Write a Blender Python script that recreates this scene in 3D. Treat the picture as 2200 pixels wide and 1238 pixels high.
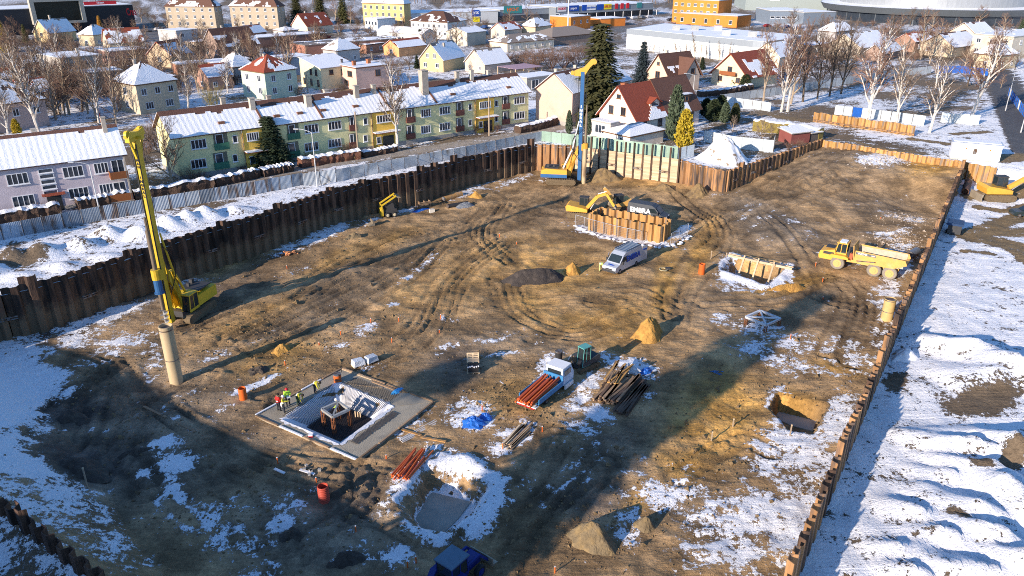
import bpy, bmesh, math, random
import numpy as np
from mathutils import Vector, Matrix
for o in list(bpy.data.objects): bpy.data.objects.remove(o)
R = math.radians
scene = bpy.context.scene
COL = scene.collection
random.seed(7)

# ---------------------------------------------------------------- camera, sky, sun, exposure
F, CX, CY, HC = 1640.0, 1100.0, 619.0, 37.2          # photograph pixels and the drone's height in metres
PITCH = math.atan((CY + 100) / F)
SP, CP = math.sin(PITCH), math.cos(PITCH)
cam = bpy.data.cameras.new('camera'); cam_o = bpy.data.objects.new('camera', cam); COL.objects.link(cam_o)
cam.sensor_width = 36; cam.lens = 36 * F / 2200; cam.clip_start = .5; cam.clip_end = 6000
cam_o.location = (0, 0, HC); cam_o.rotation_euler = (math.pi/2 - PITCH, 0, 0)
scene.camera = cam_o
SUN_EL, SUN_AZ = 17.6, 45.5                            # the light travels towards 45 deg in plan (+x +y)
world = bpy.data.worlds.new('World'); scene.world = world; world.use_nodes = True
wn = world.node_tree.nodes; wl = world.node_tree.links
sky = wn.new('ShaderNodeTexSky'); sky.sky_type = 'NISHITA'; sky.sun_disc = False
sky.sun_elevation = R(SUN_EL); sky.sun_rotation = R(90 - SUN_AZ + 180)
sky.ozone_density = 6.0; sky.air_density = 1.0; sky.dust_density = 0.3
wl.new(sky.outputs[0], wn['Background'].inputs[0]); wn['Background'].inputs[1].default_value = 0.135
sl = bpy.data.lights.new('sun', 'SUN'); sl.energy = 4.5; sl.angle = R(.53); sl.color = (1, .85, .70)
sun = bpy.data.objects.new('sun', sl); COL.objects.link(sun)
sd = Vector((math.cos(R(SUN_AZ))*math.cos(R(SUN_EL)), math.sin(R(SUN_AZ))*math.cos(R(SUN_EL)), -math.sin(R(SUN_EL))))
sun.rotation_euler = sd.to_track_quat('-Z', 'Y').to_euler(); sun.location = (-80, -80, 60)
scene.view_settings.view_transform = 'Standard'; scene.view_settings.look = 'None'
scene.view_settings.gamma = 1; scene.view_settings.use_curve_mapping = False
scene.view_settings.exposure = 0.8
scene.cycles.use_denoising = False; scene.cycles.filter_width = 1.0
scene.cycles.max_bounces = 5; scene.cycles.diffuse_bounces = 3; scene.cycles.transparent_max_bounces = 6

# ---------------------------------------------------------------- helpers
def at(x, y, z=0.0):
    "photograph pixel -> point of the place at height z"
    u = (x-CX)/F; v = (y-CY)/F
    t = (HC-z)/(SP+v*CP)
    return Vector((u*t, (CP-v*SP)*t, z))
def px(X, Y, Z):
    zc = Y*CP-(Z-HC)*SP; yc = -(Y*SP+(Z-HC)*CP)
    zc = np.maximum(zc, 1.0) if isinstance(zc, np.ndarray) else max(zc, 1.0)
    return CX+F*X/zc, CY+F*yc/zc

_h = {}
def vnoise(x, y, seed=0):
    xi = np.floor(x).astype(np.int64); yi = np.floor(y).astype(np.int64)
    fx = x-xi; fy = y-yi; fx = fx*fx*(3-2*fx); fy = fy*fy*(3-2*fy)
    def h(a, b):
        n = (a*374761393 + b*668265263 + seed*982451653) & 0x7fffffff
        n = ((n ^ (n >> 13))*1274126177) & 0x7fffffff
        return ((n ^ (n >> 16)) & 0xffff)/65535.0
    return (h(xi, yi)*(1-fx)+h(xi+1, yi)*fx)*(1-fy)+(h(xi, yi+1)*(1-fx)+h(xi+1, yi+1)*fx)*fy
def fbm(x, y, s, oct=4, seed=0):
    r = 0; a = .5; t = 0
    for i in range(oct):
        r = r+a*vnoise(x/s+17.3*i, y/s-9.1*i, seed+i); t += a; a *= .5; s *= .5
    return r/t
def sst(a, b, x):
    t = np.clip((x-a)/(b-a), 0, 1); return t*t*(3-2*t)

class MB:
    "collects faces; build() links them as ONE mesh object"
    def __init__(s): s.v = []; s.f = []; s.mi = []; s.k = 0; s.M = None
    def add(s, vs, fs):
        n = len(s.v)
        if s.M is not None: vs = [s.M @ Vector(p) for p in vs]
        s.v += [tuple(p) for p in vs]; s.f += [tuple(i+n for i in f) for f in fs]; s.mi += [s.k]*len(fs); return s
    def box(s, x0, x1, y0, y1, z0, z1):
        return s.add([(x0,y0,z0),(x1,y0,z0),(x1,y1,z0),(x0,y1,z0),(x0,y0,z1),(x1,y0,z1),(x1,y1,z1),(x0,y1,z1)],
                     [(0,3,2,1),(4,5,6,7),(0,1,5,4),(1,2,6,5),(2,3,7,6),(3,0,4,7)])
    def cbox(s, c, d): return s.box(c[0]-d[0]/2, c[0]+d[0]/2, c[1]-d[1]/2, c[1]+d[1]/2, c[2]-d[2]/2, c[2]+d[2]/2)
    def beam(s, a, b, w, h=None, up=(0,0,1)):
        a = Vector(a); b = Vector(b); h = h or w; d = (b-a).normalized(); up = Vector(up)
        if abs(d.dot(up)) > .98: up = Vector((1,0,0))
        x = d.cross(up).normalized()*w/2; y = x.cross(d).normalized()*h/2
        return s.add([a-x-y, a+x-y, a+x+y, a-x+y, b-x-y, b+x-y, b+x+y, b-x+y],
                     [(0,1,2,3),(7,6,5,4),(0,4,5,1),(1,5,6,2),(2,6,7,3),(3,7,4,0)])
    def tube(s, a, b, r0, r1=None, n=10, caps=True, inner=None):
        a = Vector(a); b = Vector(b); r1 = r0 if r1 is None else r1; d = (b-a).normalized()
        u = Vector((0,0,1)) if abs(d.z) < .9 else Vector((1,0,0))
        x = d.cross(u).normalized(); y = d.cross(x)
        c = [(math.cos(2*math.pi*i/n), math.sin(2*math.pi*i/n)) for i in range(n)]
        vs = [a+x*p*r0+y*q*r0 for p, q in c]+[b+x*p*r1+y*q*r1 for p, q in c]
        fs = [(i, n+i, n+(i+1) % n, (i+1) % n) for i in range(n)]
        if inner:
            e = b-d*inner[1]
            vs += [b+x*p*inner[0]+y*q*inner[0] for p, q in c]+[e+x*p*inner[0]+y*q*inner[0] for p, q in c]
            fs += [(n+i, 2*n+i, 2*n+(i+1) % n, n+(i+1) % n) for i in range(n)]
            fs += [(2*n+i, 3*n+i, 3*n+(i+1) % n, 2*n+(i+1) % n) for i in range(n)]
            fs += [tuple(range(4*n-1, 3*n-1, -1)), tuple(range(n))]
        elif caps: fs += [tuple(range(n)), tuple(range(2*n-1, n-1, -1))]
        return s.add(vs, fs)
    def prism(s, pts, y0, y1):
        "outline in the xz plane, extruded along y"
        n = len(pts)
        return s.add([(p[0],y0,p[1]) for p in pts]+[(p[0],y1,p[1]) for p in pts],
                     [(i,(i+1) % n,n+(i+1) % n,n+i) for i in range(n)]+[tuple(range(n-1,-1,-1)), tuple(range(n,2*n))])
    def slab(s, pts, z0, z1):
        "outline in plan, extruded upwards"
        n = len(pts)
        return s.add([(p[0],p[1],z0) for p in pts]+[(p[0],p[1],z1) for p in pts],
                     [(i,(i+1) % n,n+(i+1) % n,n+i) for i in range(n)]+[tuple(range(n-1,-1,-1)), tuple(range(n,2*n))])
    def loft(s, rings, caps=True):
        n = len(rings[0]); vs = [p for r in rings for p in r]; fs = []
        for k in range(len(rings)-1):
            fs += [(k*n+i, k*n+(i+1) % n, (k+1)*n+(i+1) % n, (k+1)*n+i) for i in range(n)]
        if caps: fs += [tuple(range(n-1,-1,-1)), tuple(range(len(vs)-n, len(vs)))]
        return s.add(vs, fs)
    def ball(s, c, r, n=8, m=5, sc=(1,1,1), jit=0, rng=random):
        vs = []; fs = []
        for j in range(m+1):
            t = math.pi*j/m
            for i in range(n):
                a = 2*math.pi*i/n; k = r*(1+jit*(rng.random()-.5)*2)
                vs.append((c[0]+k*sc[0]*math.sin(t)*math.cos(a), c[1]+k*sc[1]*math.sin(t)*math.sin(a), c[2]+k*sc[2]*math.cos(t)))
        for j in range(m):
            fs += [(j*n+i, (j+1)*n+i, (j+1)*n+(i+1) % n, j*n+(i+1) % n) for i in range(n)]
        return s.add(vs, fs)
    def mesh(s, name, mat, smooth=False):
        me = bpy.data.meshes.new(name); me.from_pydata(s.v, [], s.f)
        for m in (mat if isinstance(mat, (list, tuple)) else [mat]): me.materials.append(m)
        if isinstance(mat, (list, tuple)): me.polygons.foreach_set('material_index', s.mi)
        if smooth:
            me.polygons.foreach_set('use_smooth', [True]*len(me.polygons))
            try: me.set_sharp_from_angle(angle=R(38))
            except Exception: pass
        me.update(); return me
    def build(s, name, mat, parent=None, loc=None, rz=0, smooth=False):
        return link(name, s.mesh(name, mat, smooth), parent, loc, rz)

def link(name, me, parent=None, loc=None, rz=0, rot=None):
    o = bpy.data.objects.new(name, me); COL.objects.link(o)
    if parent is not None: o.parent = parent
    if loc is not None: o.location = loc
    if rot is not None: o.rotation_euler = rot
    elif rz: o.rotation_euler = (0, 0, rz)
    return o
def tag(o, label=None, cat=None, group=None, kind=None):
    for k, v in (('label', label), ('category', cat), ('group', group), ('kind', kind)):
        if v: o[k] = v
    return o
def thing(name, label, cat, loc=(0,0,0), rz=0, group=None):
    return tag(link(name, None, None, loc, rz), label, cat, group)
def copy_tree(o, parent=None):
    c = o.copy(); COL.objects.link(c)
    if parent is not None: c.parent = parent
    for ch in list(o.children): copy_tree(ch, c)
    return c

# ---------------------------------------------------------------- materials
MATS = {}
def mat(name, col, rough=.8, metal=0, var=.18, scale=2.0, bump=.0, col2=None, thr=(.4,.62), stretch=(1,1,1), orand=.12, spec=.3, bscale=None, subs=None):
    if name in MATS: return MATS[name]
    m = bpy.data.materials.new(name); m.use_nodes = True; nt = m.node_tree; N = nt.nodes; L = nt.links
    b = N['Principled BSDF']; b.inputs['Roughness'].default_value = rough; b.inputs['Metallic'].default_value = metal
    b.inputs['Specular IOR Level'].default_value = spec
    tc = N.new('ShaderNodeTexCoord'); mp = N.new('ShaderNodeMapping'); mp.inputs['Scale'].default_value = stretch
    oi = N.new('ShaderNodeObjectInfo'); ad = N.new('ShaderNodeVectorMath'); ad.operation = 'ADD'
    cm = N.new('ShaderNodeCombineXYZ'); sc = N.new('ShaderNodeMath'); sc.operation = 'MULTIPLY'; sc.inputs[1].default_value = 37.0
    L.new(oi.outputs['Random'], sc.inputs[0]); L.new(sc.outputs[0], cm.inputs[0]); L.new(sc.outputs[0], cm.inputs[1])
    L.new(tc.outputs['Object'], ad.inputs[0]); L.new(cm.outputs[0], ad.inputs[1]); L.new(ad.outputs[0], mp.inputs[0])
    nz = N.new('ShaderNodeTexNoise'); nz.inputs['Scale'].default_value = scale; nz.inputs['Detail'].default_value = 6; nz.inputs['Roughness'].default_value = .65
    L.new(mp.outputs[0], nz.inputs['Vector'])
    rgb = N.new('ShaderNodeRGB'); rgb.outputs[0].default_value = (*col, 1); base = rgb.outputs[0]
    if col2:
        mr = N.new('ShaderNodeMapRange'); mr.inputs[1].default_value = thr[0]; mr.inputs[2].default_value = thr[1]; mr.interpolation_type = 'SMOOTHSTEP'
        n2 = N.new('ShaderNodeTexNoise'); n2.inputs['Scale'].default_value = scale*.7; n2.inputs['Detail'].default_value = 5
        L.new(mp.outputs[0], n2.inputs['Vector']); L.new(n2.outputs[0], mr.inputs[0])
        mx = N.new('ShaderNodeMix'); mx.data_type = 'RGBA'; L.new(mr.outputs[0], mx.inputs[0]); L.new(base, mx.inputs[6]); mx.inputs[7].default_value = (*col2, 1); base = mx.outputs[2]
    # brightness: 1 + var*(noise-.5)*2 + orand*(random-.5)*2
    a = N.new('ShaderNodeMath'); a.operation = 'MULTIPLY_ADD'; a.inputs[1].default_value = 2*var*1.6; a.inputs[2].default_value = 1-var*1.6
    L.new(nz.outputs[0], a.inputs[0])
    c = N.new('ShaderNodeMath'); c.operation = 'MULTIPLY_ADD'; c.inputs[1].default_value = 2*orand; c.inputs[2].default_value = -orand
    L.new(oi.outputs['Random'], c.inputs[0])
    d = N.new('ShaderNodeMath'); d.operation = 'ADD'; L.new(a.outputs[0], d.inputs[0]); L.new(c.outputs[0], d.inputs[1])
    ml = N.new('ShaderNodeVectorMath'); ml.operation = 'SCALE'; L.new(base, ml.inputs[0]); L.new(d.outputs[0], ml.inputs['Scale'])
    L.new(ml.outputs[0], b.inputs['Base Color'])
    if bump:
        bp = N.new('ShaderNodeBump'); bp.inputs['Strength'].default_value = min(1, bump); bp.inputs['Distance'].default_value = .12*max(1, bump)
        n3 = N.new('ShaderNodeTexNoise'); n3.inputs['Scale'].default_value = bscale or scale*3; n3.inputs['Detail'].default_value = 5
        L.new(mp.outputs[0], n3.inputs['Vector']); L.new(n3.outputs[0], bp.inputs['Height']); L.new(bp.outputs[0], b.inputs['Normal'])
    MATS[name] = m; return m
SNOW = mat('snow', (.86,.87,.89), .6, var=.05, scale=1.2, bump=.5, orand=.03, bscale=4)
# ---------------------------------------------------------------- lines of the site (plan, metres)
ST = 5.0                                                # street level above the pit floor
ZT = 5.7
LEFT = [(-62,57)]+[at(*p).to_2d()[:] for p in [(31,729),(109,711),(201,678),(288,645),(370,613),(460,580),(560,548),(619,525),(710,489),(810,461),(901,440),(998,408),(1105,384),(1148,374)]]
CORN = at(1235,314,5.4).to_2d()[:]
LAGE = at(1460,343,5.3).to_2d()[:]
S2E = at(1560,368,5.3).to_2d()[:]
FARL = at(1766,299,5.3).to_2d()[:]
FARR = at(2072,347,5.3).to_2d()[:]
RWN = at(1690,1235,5.3).to_2d()[:]
_d = (Vector(RWN)-Vector(FARR)).normalized()
RWX = (Vector(RWN)+_d*20)[:]
NLA = at(0,1070,5.6).to_2d()[:]; NLB = at(232,1238,5.6).to_2d()[:]
PIT = LEFT+[CORN, LAGE, S2E, FARL, FARR, RWN, RWX, (-9,23), NLB, NLA]
STUBR = at(2142,360,5.3).to_2d()[:]

def poly_dist(x, y, poly, closed=True):
    d = np.full(x.shape, 1e9); n = len(poly)
    for i in range(n if closed else n-1):
        ax, ay = poly[i][0], poly[i][1]; bx, by = poly[(i+1) % n][0], poly[(i+1) % n][1]
        vx, vy = bx-ax, by-ay; t = np.clip(((x-ax)*vx+(y-ay)*vy)/(vx*vx+vy*vy+1e-9), 0, 1)
        d = np.minimum(d, np.hypot(x-ax-t*vx, y-ay-t*vy))
    return d
def inside(x, y, poly):
    r = np.zeros(x.shape, bool); n = len(poly)
    for i in range(n):
        ax, ay = poly[i][0], poly[i][1]; bx, by = poly[(i+1) % n][0], poly[(i+1) % n][1]
        c = ((ay > y) != (by > y)) & (x < (bx-ax)*(y-ay)/((by-ay) if by != ay else 1e-9)+ax)
        r ^= c
    return r
def blob(U, V, cx, cy, rx, ry, rot=0):
    c, s = math.cos(R(rot)), math.sin(R(rot)); dx, dy = U-cx, V-cy
    a = (dx*c+dy*s)/rx; b = (-dx*s+dy*c)/ry
    return np.exp(-(a*a+b*b)**1.5*.9)
def curve(pts, n=8):
    "Catmull-Rom through plan points"
    P = [np.array(p[:2], float) for p in pts]; P = [2*P[0]-P[1]]+P+[2*P[-1]-P[-2]]; out = []
    for i in range(1, len(P)-2):
        for t in np.linspace(0, 1, n, endpoint=False):
            out.append(.5*(2*P[i]+(P[i+1]-P[i-1])*t+(2*P[i-1]-5*P[i]+4*P[i+1]-P[i+2])*t*t+(3*P[i]-P[i-1]-3*P[i+1]+P[i+2])*t**3))
    out.append(P[-2]); return out

# ---- heights of the pit floor
EXC = [  # excavated pits: rim in pixels, depth, width of the side slope (m)
    ([(606,905),(727,826),(845,876),(730,958)], 1.2, 1.5),
    ([(858,1085),(905,1010),(985,1000),(1055,1045),(1020,1105),(955,1150),(890,1135)], 1.5, 1.1),
    ([(1652,872),(1672,842),(1782,868),(1748,930),(1700,925)], 1.9, .35),
    ([(1548,583),(1572,556),(1690,578),(1652,616)], 1.5, 1.3),
]
CTRL = [(100,760,.2),(300,800,0),(500,700,0),(300,1000,0),(600,1000,0),(900,900,0),(900,600,0),(1200,700,0),(1300,500,.1),(1200,430,.3),
        (1100,420,.3),(1000,470,0),(1500,700,0),(1700,800,0),(1700,620,0),(1900,700,0),(1600,1000,0),(1500,1180,0),(1200,1200,0),(700,1200,0),
        (1250,400,.7),(1350,410,1.0),(1460,392,1.3),(1560,408,1.7),(1480,450,.4),(1600,430,1.5),(1660,366,2.6),(1765,331,3.0),(1860,343,3.6),(1935,350,3.9),(2057,362,4.2),
        (1900,366,3.7),(2020,378,3.9),(1780,380,2.8),(1850,440,1.3),(1950,440,.9),(2000,460,.8),(1800,500,.5),(1950,540,.3),(1700,480,1.2),(1700,420,2.2),(1600,540,.2),(1450,560,0)]
_cp = [at(*c) for c in CTRL]
def pit_h(X, Y):
    w = np.zeros(X.shape); h = np.zeros(X.shape)
    for c in _cp:
        k = 1/((X-c.x)**2+(Y-c.y)**2+4)**1.6; w += k; h += k*c.z
    h = h/w
    # bank of snow-covered earth in the near left corner
    a = at(128,900); b = at(345,1238); dx, dy = b.x-a.x, b.y-a.y; l = math.hypot(dx, dy)
    d = ((X-a.x)*dy-(Y-a.y)*dx)/l
    side = np.where(d < 0, -d, 0) if dy*(-60-a.x)-dx*(50-a.y) < 0 else np.where(d > 0, d, 0)
    h = h+np.minimum(side*.52, 4.6)*sst(62, 48, Y+.15*X)
    return h
TRK = []   # wheel tracks, drawn where the photograph shows them
for pts, n in [([(450,690),(700,595),(1000,475),(1230,405)],5),([(500,725),(760,605),(1020,505),(1200,440)],6),([(1462,432),(1540,505),(1490,560),(1440,640),(1445,690)],4),
    ([(1075,600),(1110,670),(1220,715),(1345,672)],4),([(1490,480),(1620,432),(1760,383),(1900,352)],6),([(1520,520),(1640,462),(1790,410)],4),([(1490,650),(1650,645),(1770,605),(1850,640),(1790,765)],4),
    ([(590,870),(780,785),(900,720),(985,600),(1080,520)],5),([(775,1000),(765,1070),(850,1140),(950,1178)],3),([(230,1010),(330,880),(430,815)],3),([(95,940),(130,840),(240,770)],3),
    ([(1080,560),(1030,500),(1070,440)],5),([(560,760),(700,690),(860,600),(960,520)],5),([(1350,650),(1250,640),(1150,650)],3),([(1640,480),(1720,540),(1780,640),(1850,660)],3),
    ([(1440,1010),(1540,940),(1640,930)],1),([(110,770),(215,790),(190,880),(150,985)],4),([(330,860),(420,930),(560,1000),(740,1040)],4),([(250,780),(290,880),(270,960),(330,1050)],4),([(430,960),(520,1060),(560,1170)],3),([(640,1180),(760,1090),(800,1010)],3),([(1000,1230),(1100,1150),(1180,1060),(1240,960)],4),([(1130,1230),(1180,1120),(1290,1000)],3),([(1330,560),(1450,520),(1560,470)],3),([(640,640),(760,560),(900,500)],4),([(1250,640),(1330,620),(1420,650)],2)]:
    TRK.append((pts, n))

def build_pit():
    rng = np.random.default_rng(3)
    xs = np.arange(-63, 84, .27); ys = np.concatenate([np.arange(22, 80, .2), np.arange(80, 152, .36)])
    X, Y = np.meshgrid(xs, ys)
    inn = inside(X, Y, PIT) | (poly_dist(X, Y, PIT) < .7)
    Z = pit_h(X, Y)
    U, V = px(X, Y, 0*X)
    # lumps and wheel ruts
    clod = fbm(X, Y, 2.2, 5, 11)-.5
    calm = sst(0, 1, fbm(X, Y, 14, 2, 5)*1.6-.3)
    Z += clod*.35*(.35+.65*(1-calm))+(fbm(X, Y, .8, 2, 21)-.5)*.26*(.4+1.2*fbm(X, Y, 8, 2, 23))+(fbm(X, Y, 9, 2, 3)-.5)*.5
    rut = np.zeros(X.shape)
    for pts, n in TRK:
        w = [at(*p) for p in pts]
        for k in range(n):
            off = rng.normal(0, 1.1); jit = [Vector((p.x+rng.normal(0,.5)+off*.7, p.y+rng.normal(0,.5)-off*.7, 0)) for p in w]
            c = curve(jit, 7); c = np.array(c); lo = c.min(0)-2; hi = c.max(0)+2
            m = (X > lo[0]) & (X < hi[0]) & (Y > lo[1]) & (Y < hi[1])
            d = poly_dist(X[m], Y[m], c, False); br = .55+.9*vnoise(X[m]*.25, Y[m]*.25, 40+k)
            g = (-np.exp(-((d-.95)/.2)**2)*.13+np.exp(-((d-1.35)/.2)**2)*.08+np.exp(-((d-.5)/.2)**2)*.05)
            Z[m] += g*np.clip(br-.3, 0, 1); rut[m] += np.exp(-((d-.95)/.28)**2)*np.clip(br-.3, 0, 1)
    yl = np.interp(U, [1600,1690,1740,1850,1940,2060,2200], [470,440,412,388,380,388,400])   # edge of the ramp
    Z += .95*sst(1640, 1800, U)*sst(20, -4, V-yl+(n_sc := (fbm(X, Y, 3, 3, 91)-.5)*14))
    flat = blob(U, V, 1550, 905, 115, 85, -40); Z -= flat*clod*.3; Z += flat*.05*np.sin((X*.9+Y*.5)*9+fbm(X, Y, 3, 2, 8)*14)
    cm = np.zeros(X.shape)                              # smooth concrete floors and snow rims of the excavations
    rim = np.zeros(X.shape)
    for k, (r, dep, sw) in enumerate(EXC):
        w = [at(*p) for p in r]; ins = inside(X, Y, w); d = poly_dist(X, Y, w)
        t = sst(0, sw, np.where(ins, d, 0)); Z = Z*(1-t)+t*(-dep+clod*.06)
        rim = np.maximum(rim, np.where(ins, 0, np.exp(-(d/1.2)**2)))
        if k in (1, 3): Z += np.where(ins, 0, np.exp(-((d-.7)/.8)**2)*.35)
    # slab apron is level
    sl_ = [at(*p) for p in [(548,896),(735,794),(932,866),(768,992)]]
    ins = inside(X, Y, sl_) & (poly_dist(X, Y, sl_) > .3); ex0 = inside(X, Y, [at(*p) for p in EXC[0][0]])
    Z = np.where(ins & ~ex0, np.minimum(Z, .0), Z)
    # ---- colours: brown mud, ochre sand, grey and dark wet soil, painted tree shade by the pallets
    n1 = fbm(X, Y, 6, 4, 51); n2 = fbm(X, Y, 1.3, 4, 61)
    def m(lst):
        r = np.zeros(X.shape)
        for b in lst: r = np.maximum(r, blob(U, V, *b[:5])*b[5])
        return r
    och = m([(1540,900,120,95,-40,1.0),(1430,600,26,95,12,.8),(1505,545,26,70,25,.7),(1690,612,90,16,-10,1.1),(1200,585,110,52,0,.7),(1240,690,80,24,0,.7),(1130,560,160,60,0,.45),(530,690,130,30,-25,.5),(590,770,90,38,-15,.6),(1100,850,80,50,0,.55),
        (1700,850,60,16,10,.8),(1800,790,60,16,10,.7),(1990,405,60,22,0,1.1),(820,525,90,18,-22,.5),(1330,700,90,60,0,.6),(1150,660,90,50,30,.5),(1470,980,70,60,-40,.8),(1610,560,60,12,10,.3),(900,620,80,40,-30,.4),(480,560,100,25,-30,.5),(720,560,90,18,-30,.45),(1350,400,140,16,8,.5),(1000,590,150,70,-20,.35),(1390,1060,60,30,-40,.7)])
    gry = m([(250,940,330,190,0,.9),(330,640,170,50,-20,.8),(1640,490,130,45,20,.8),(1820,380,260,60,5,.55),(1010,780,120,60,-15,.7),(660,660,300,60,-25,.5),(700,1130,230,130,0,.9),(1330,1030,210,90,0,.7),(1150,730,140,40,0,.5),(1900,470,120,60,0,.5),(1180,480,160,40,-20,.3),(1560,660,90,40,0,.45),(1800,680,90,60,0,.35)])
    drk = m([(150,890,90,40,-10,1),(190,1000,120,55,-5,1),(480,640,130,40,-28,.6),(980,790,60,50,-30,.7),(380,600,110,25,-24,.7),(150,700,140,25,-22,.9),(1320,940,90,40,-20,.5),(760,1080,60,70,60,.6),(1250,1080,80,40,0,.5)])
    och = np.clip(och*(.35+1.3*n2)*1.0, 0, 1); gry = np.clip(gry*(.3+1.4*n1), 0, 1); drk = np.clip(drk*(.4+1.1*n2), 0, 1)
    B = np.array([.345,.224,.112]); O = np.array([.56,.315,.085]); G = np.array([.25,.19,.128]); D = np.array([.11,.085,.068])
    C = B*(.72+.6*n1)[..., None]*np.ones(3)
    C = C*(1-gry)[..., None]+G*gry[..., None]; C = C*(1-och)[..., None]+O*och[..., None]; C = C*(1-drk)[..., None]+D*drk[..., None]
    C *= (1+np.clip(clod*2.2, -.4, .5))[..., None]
    # ---- snow
    S = m([(20,860,135,150,0,1.25),(150,722,190,26,-23,.66),(90,775,120,60,-20,.74),(230,755,110,30,-25,.55),(0,1010,140,110,0,.92),(110,1110,150,130,35,.66),(250,1200,110,60,35,.56),(360,1030,130,75,10,.80),(420,1110,70,40,20,.75),(470,1150,60,40,0,.55),(560,1200,70,60,0,.55),(600,1130,50,20,-20,.55),(660,1140,20,30,0,.6),
        (965,1075,118,95,15,.95),(1035,1085,52,75,15,1.15),(990,1010,75,36,20,.92),(940,1165,60,20,15,.7),(985,985,100,20,15,.6),(1010,893,58,40,0,.82),(1100,945,70,32,-30,.75),(1240,925,70,45,-20,.6),(1175,800,28,48,20,.75),(1250,850,26,60,40,.8),(1290,895,60,22,15,.8),(1350,785,70,24,15,.85),(1385,875,22,48,28,.62),
        (1700,975,130,75,20,.85),(1590,1110,130,75,-25,.75),(1700,1120,110,110,0,.86),(1560,1190,120,55,0,.72),(1620,950,60,30,0,.3),(1655,850,40,35,0,.7),(1810,900,40,70,20,.85),(1690,735,120,26,8,.62),(1640,705,70,22,10,.6),(1830,765,70,40,15,.66),(1630,755,70,40,10,.62),(1720,795,130,24,15,.68),(1900,650,55,60,0,.66),(1930,565,36,60,20,.72),(1890,720,40,40,0,.6),
        (1350,1135,34,44,0,.78),(1450,1085,70,30,30,.6),(1200,1040,60,24,-30,.55),(1260,1000,50,18,-40,.45),(1575,588,34,40,-30,1.0),(1595,607,72,9,17,.95),(1672,600,40,24,-25,1.0),(1700,590,30,8,-20,.6),(1610,628,90,7,10,.58),(930,550,50,16,-35,.66),(880,585,40,16,-35,.55),(845,655,16,9,0,.66),(957,683,26,11,10,.72),(785,707,36,14,-15,.66),(912,697,15,13,0,.6),(735,740,60,9,-18,.5),
        (690,508,80,18,-24,.78),(620,535,60,12,-24,.6),(870,452,40,9,-20,.72),(790,480,40,9,-25,.55),(1020,413,60,9,-20,.6),(560,822,66,8,-27,.85),(800,790,40,22,0,.55),(885,905,60,24,-40,.55),(460,770,40,14,-20,.45),(260,740,40,26,-30,.7),(330,760,24,30,0,.6),(1545,685,26,12,-10,.6),(1310,508,80,11,13,1.0),(1385,522,80,9,8,1.0),(1462,508,36,12,-30,.95),(1250,492,20,9,0,.8),
        (1000,740,120,6,-8,.42),(1090,760,60,5,-5,.45),(640,580,40,7,-20,.45),(1190,395,50,5,0,.5),(1400,392,60,5,10,.55),(1880,392,60,12,0,.50),(1930,520,60,12,10,.45),(1950,485,50,10,5,.48),(1960,555,30,10,5,.55),(1880,575,30,10,5,.5),(1850,560,60,30,0,.33),(1560,700,40,16,0,.4),(1100,395,60,7,-15,.6),(1480,1040,40,40,0,.45),(1090,1100,60,30,-20,.5),(1160,1060,30,40,20,.45),(850,1190,60,40,0,.5),(760,1190,60,30,0,.42)])
    S -= m([(435,1035,48,34,10,1.0),(290,1060,44,34,0,1.0),(388,1100,52,11,38,1.2),(165,890,75,34,0,1.2),(200,1000,110,45,-5,1.1),(1770,815,60,12,10,.6),(1850,830,30,14,0,.6),(120,735,20,10,0,.5),(140,770,50,14,-20,.55),(1700,1010,40,16,0,.3),(1540,890,110,75,-40,1.1),(1360,905,60,30,-30,.6),(260,830,20,70,10,.7),(1650,1050,50,8,30,.4)])
    S += np.where(S > .3, rim*.25, 0)
    S *= 1-sst(.15, .7, cm)
    steep = np.hypot(*np.gradient(Z, ys, xs)); S -= np.clip(steep-.75, 0, 1)*.5
    S += np.clip(gry*.6-.06, 0, .46)*sst(.40, .6, fbm(X*.7+Y*.7, (Y-X)*2.2, 4.5, 3, 77))
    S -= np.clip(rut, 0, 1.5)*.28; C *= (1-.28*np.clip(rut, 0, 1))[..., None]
    idx = -np.ones(X.shape, int); idx[inn] = np.arange(inn.sum())
    q = inn[:-1,:-1] & inn[1:,:-1] & inn[:-1,1:] & inn[1:,1:]
    f = np.stack([idx[:-1,:-1][q], idx[:-1,1:][q], idx[1:,1:][q], idx[1:,:-1][q]], 1)
    global PZ; PZ = (xs, ys, Z)
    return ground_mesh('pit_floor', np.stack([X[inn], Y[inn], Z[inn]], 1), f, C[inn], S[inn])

def ground_mesh(name, v, f, c, s):
    me = bpy.data.meshes.new(name)
    me.vertices.add(len(v)); me.vertices.foreach_set('co', v.astype(np.float32).ravel())
    me.loops.add(len(f)*4); me.loops.foreach_set('vertex_index', f.astype(np.int32).ravel())
    me.polygons.add(len(f)); me.polygons.foreach_set('loop_start', np.arange(0, len(f)*4, 4, dtype=np.int32))
    me.polygons.foreach_set('use_smooth', np.ones(len(f), bool))
    me.update(calc_edges=True); me.validate()
    a = me.attributes.new('soil', 'FLOAT_COLOR', 'POINT'); a.data.foreach_set('color', np.concatenate([np.clip(c, 0, 1), np.ones((len(c), 1))], 1).astype(np.float32).ravel())
    a = me.attributes.new('snow', 'FLOAT', 'POINT'); a.data.foreach_set('value', s.astype(np.float32))
    me.materials.append(GROUND()); o = link(name, me); tag(o, kind='structure'); return o

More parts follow.
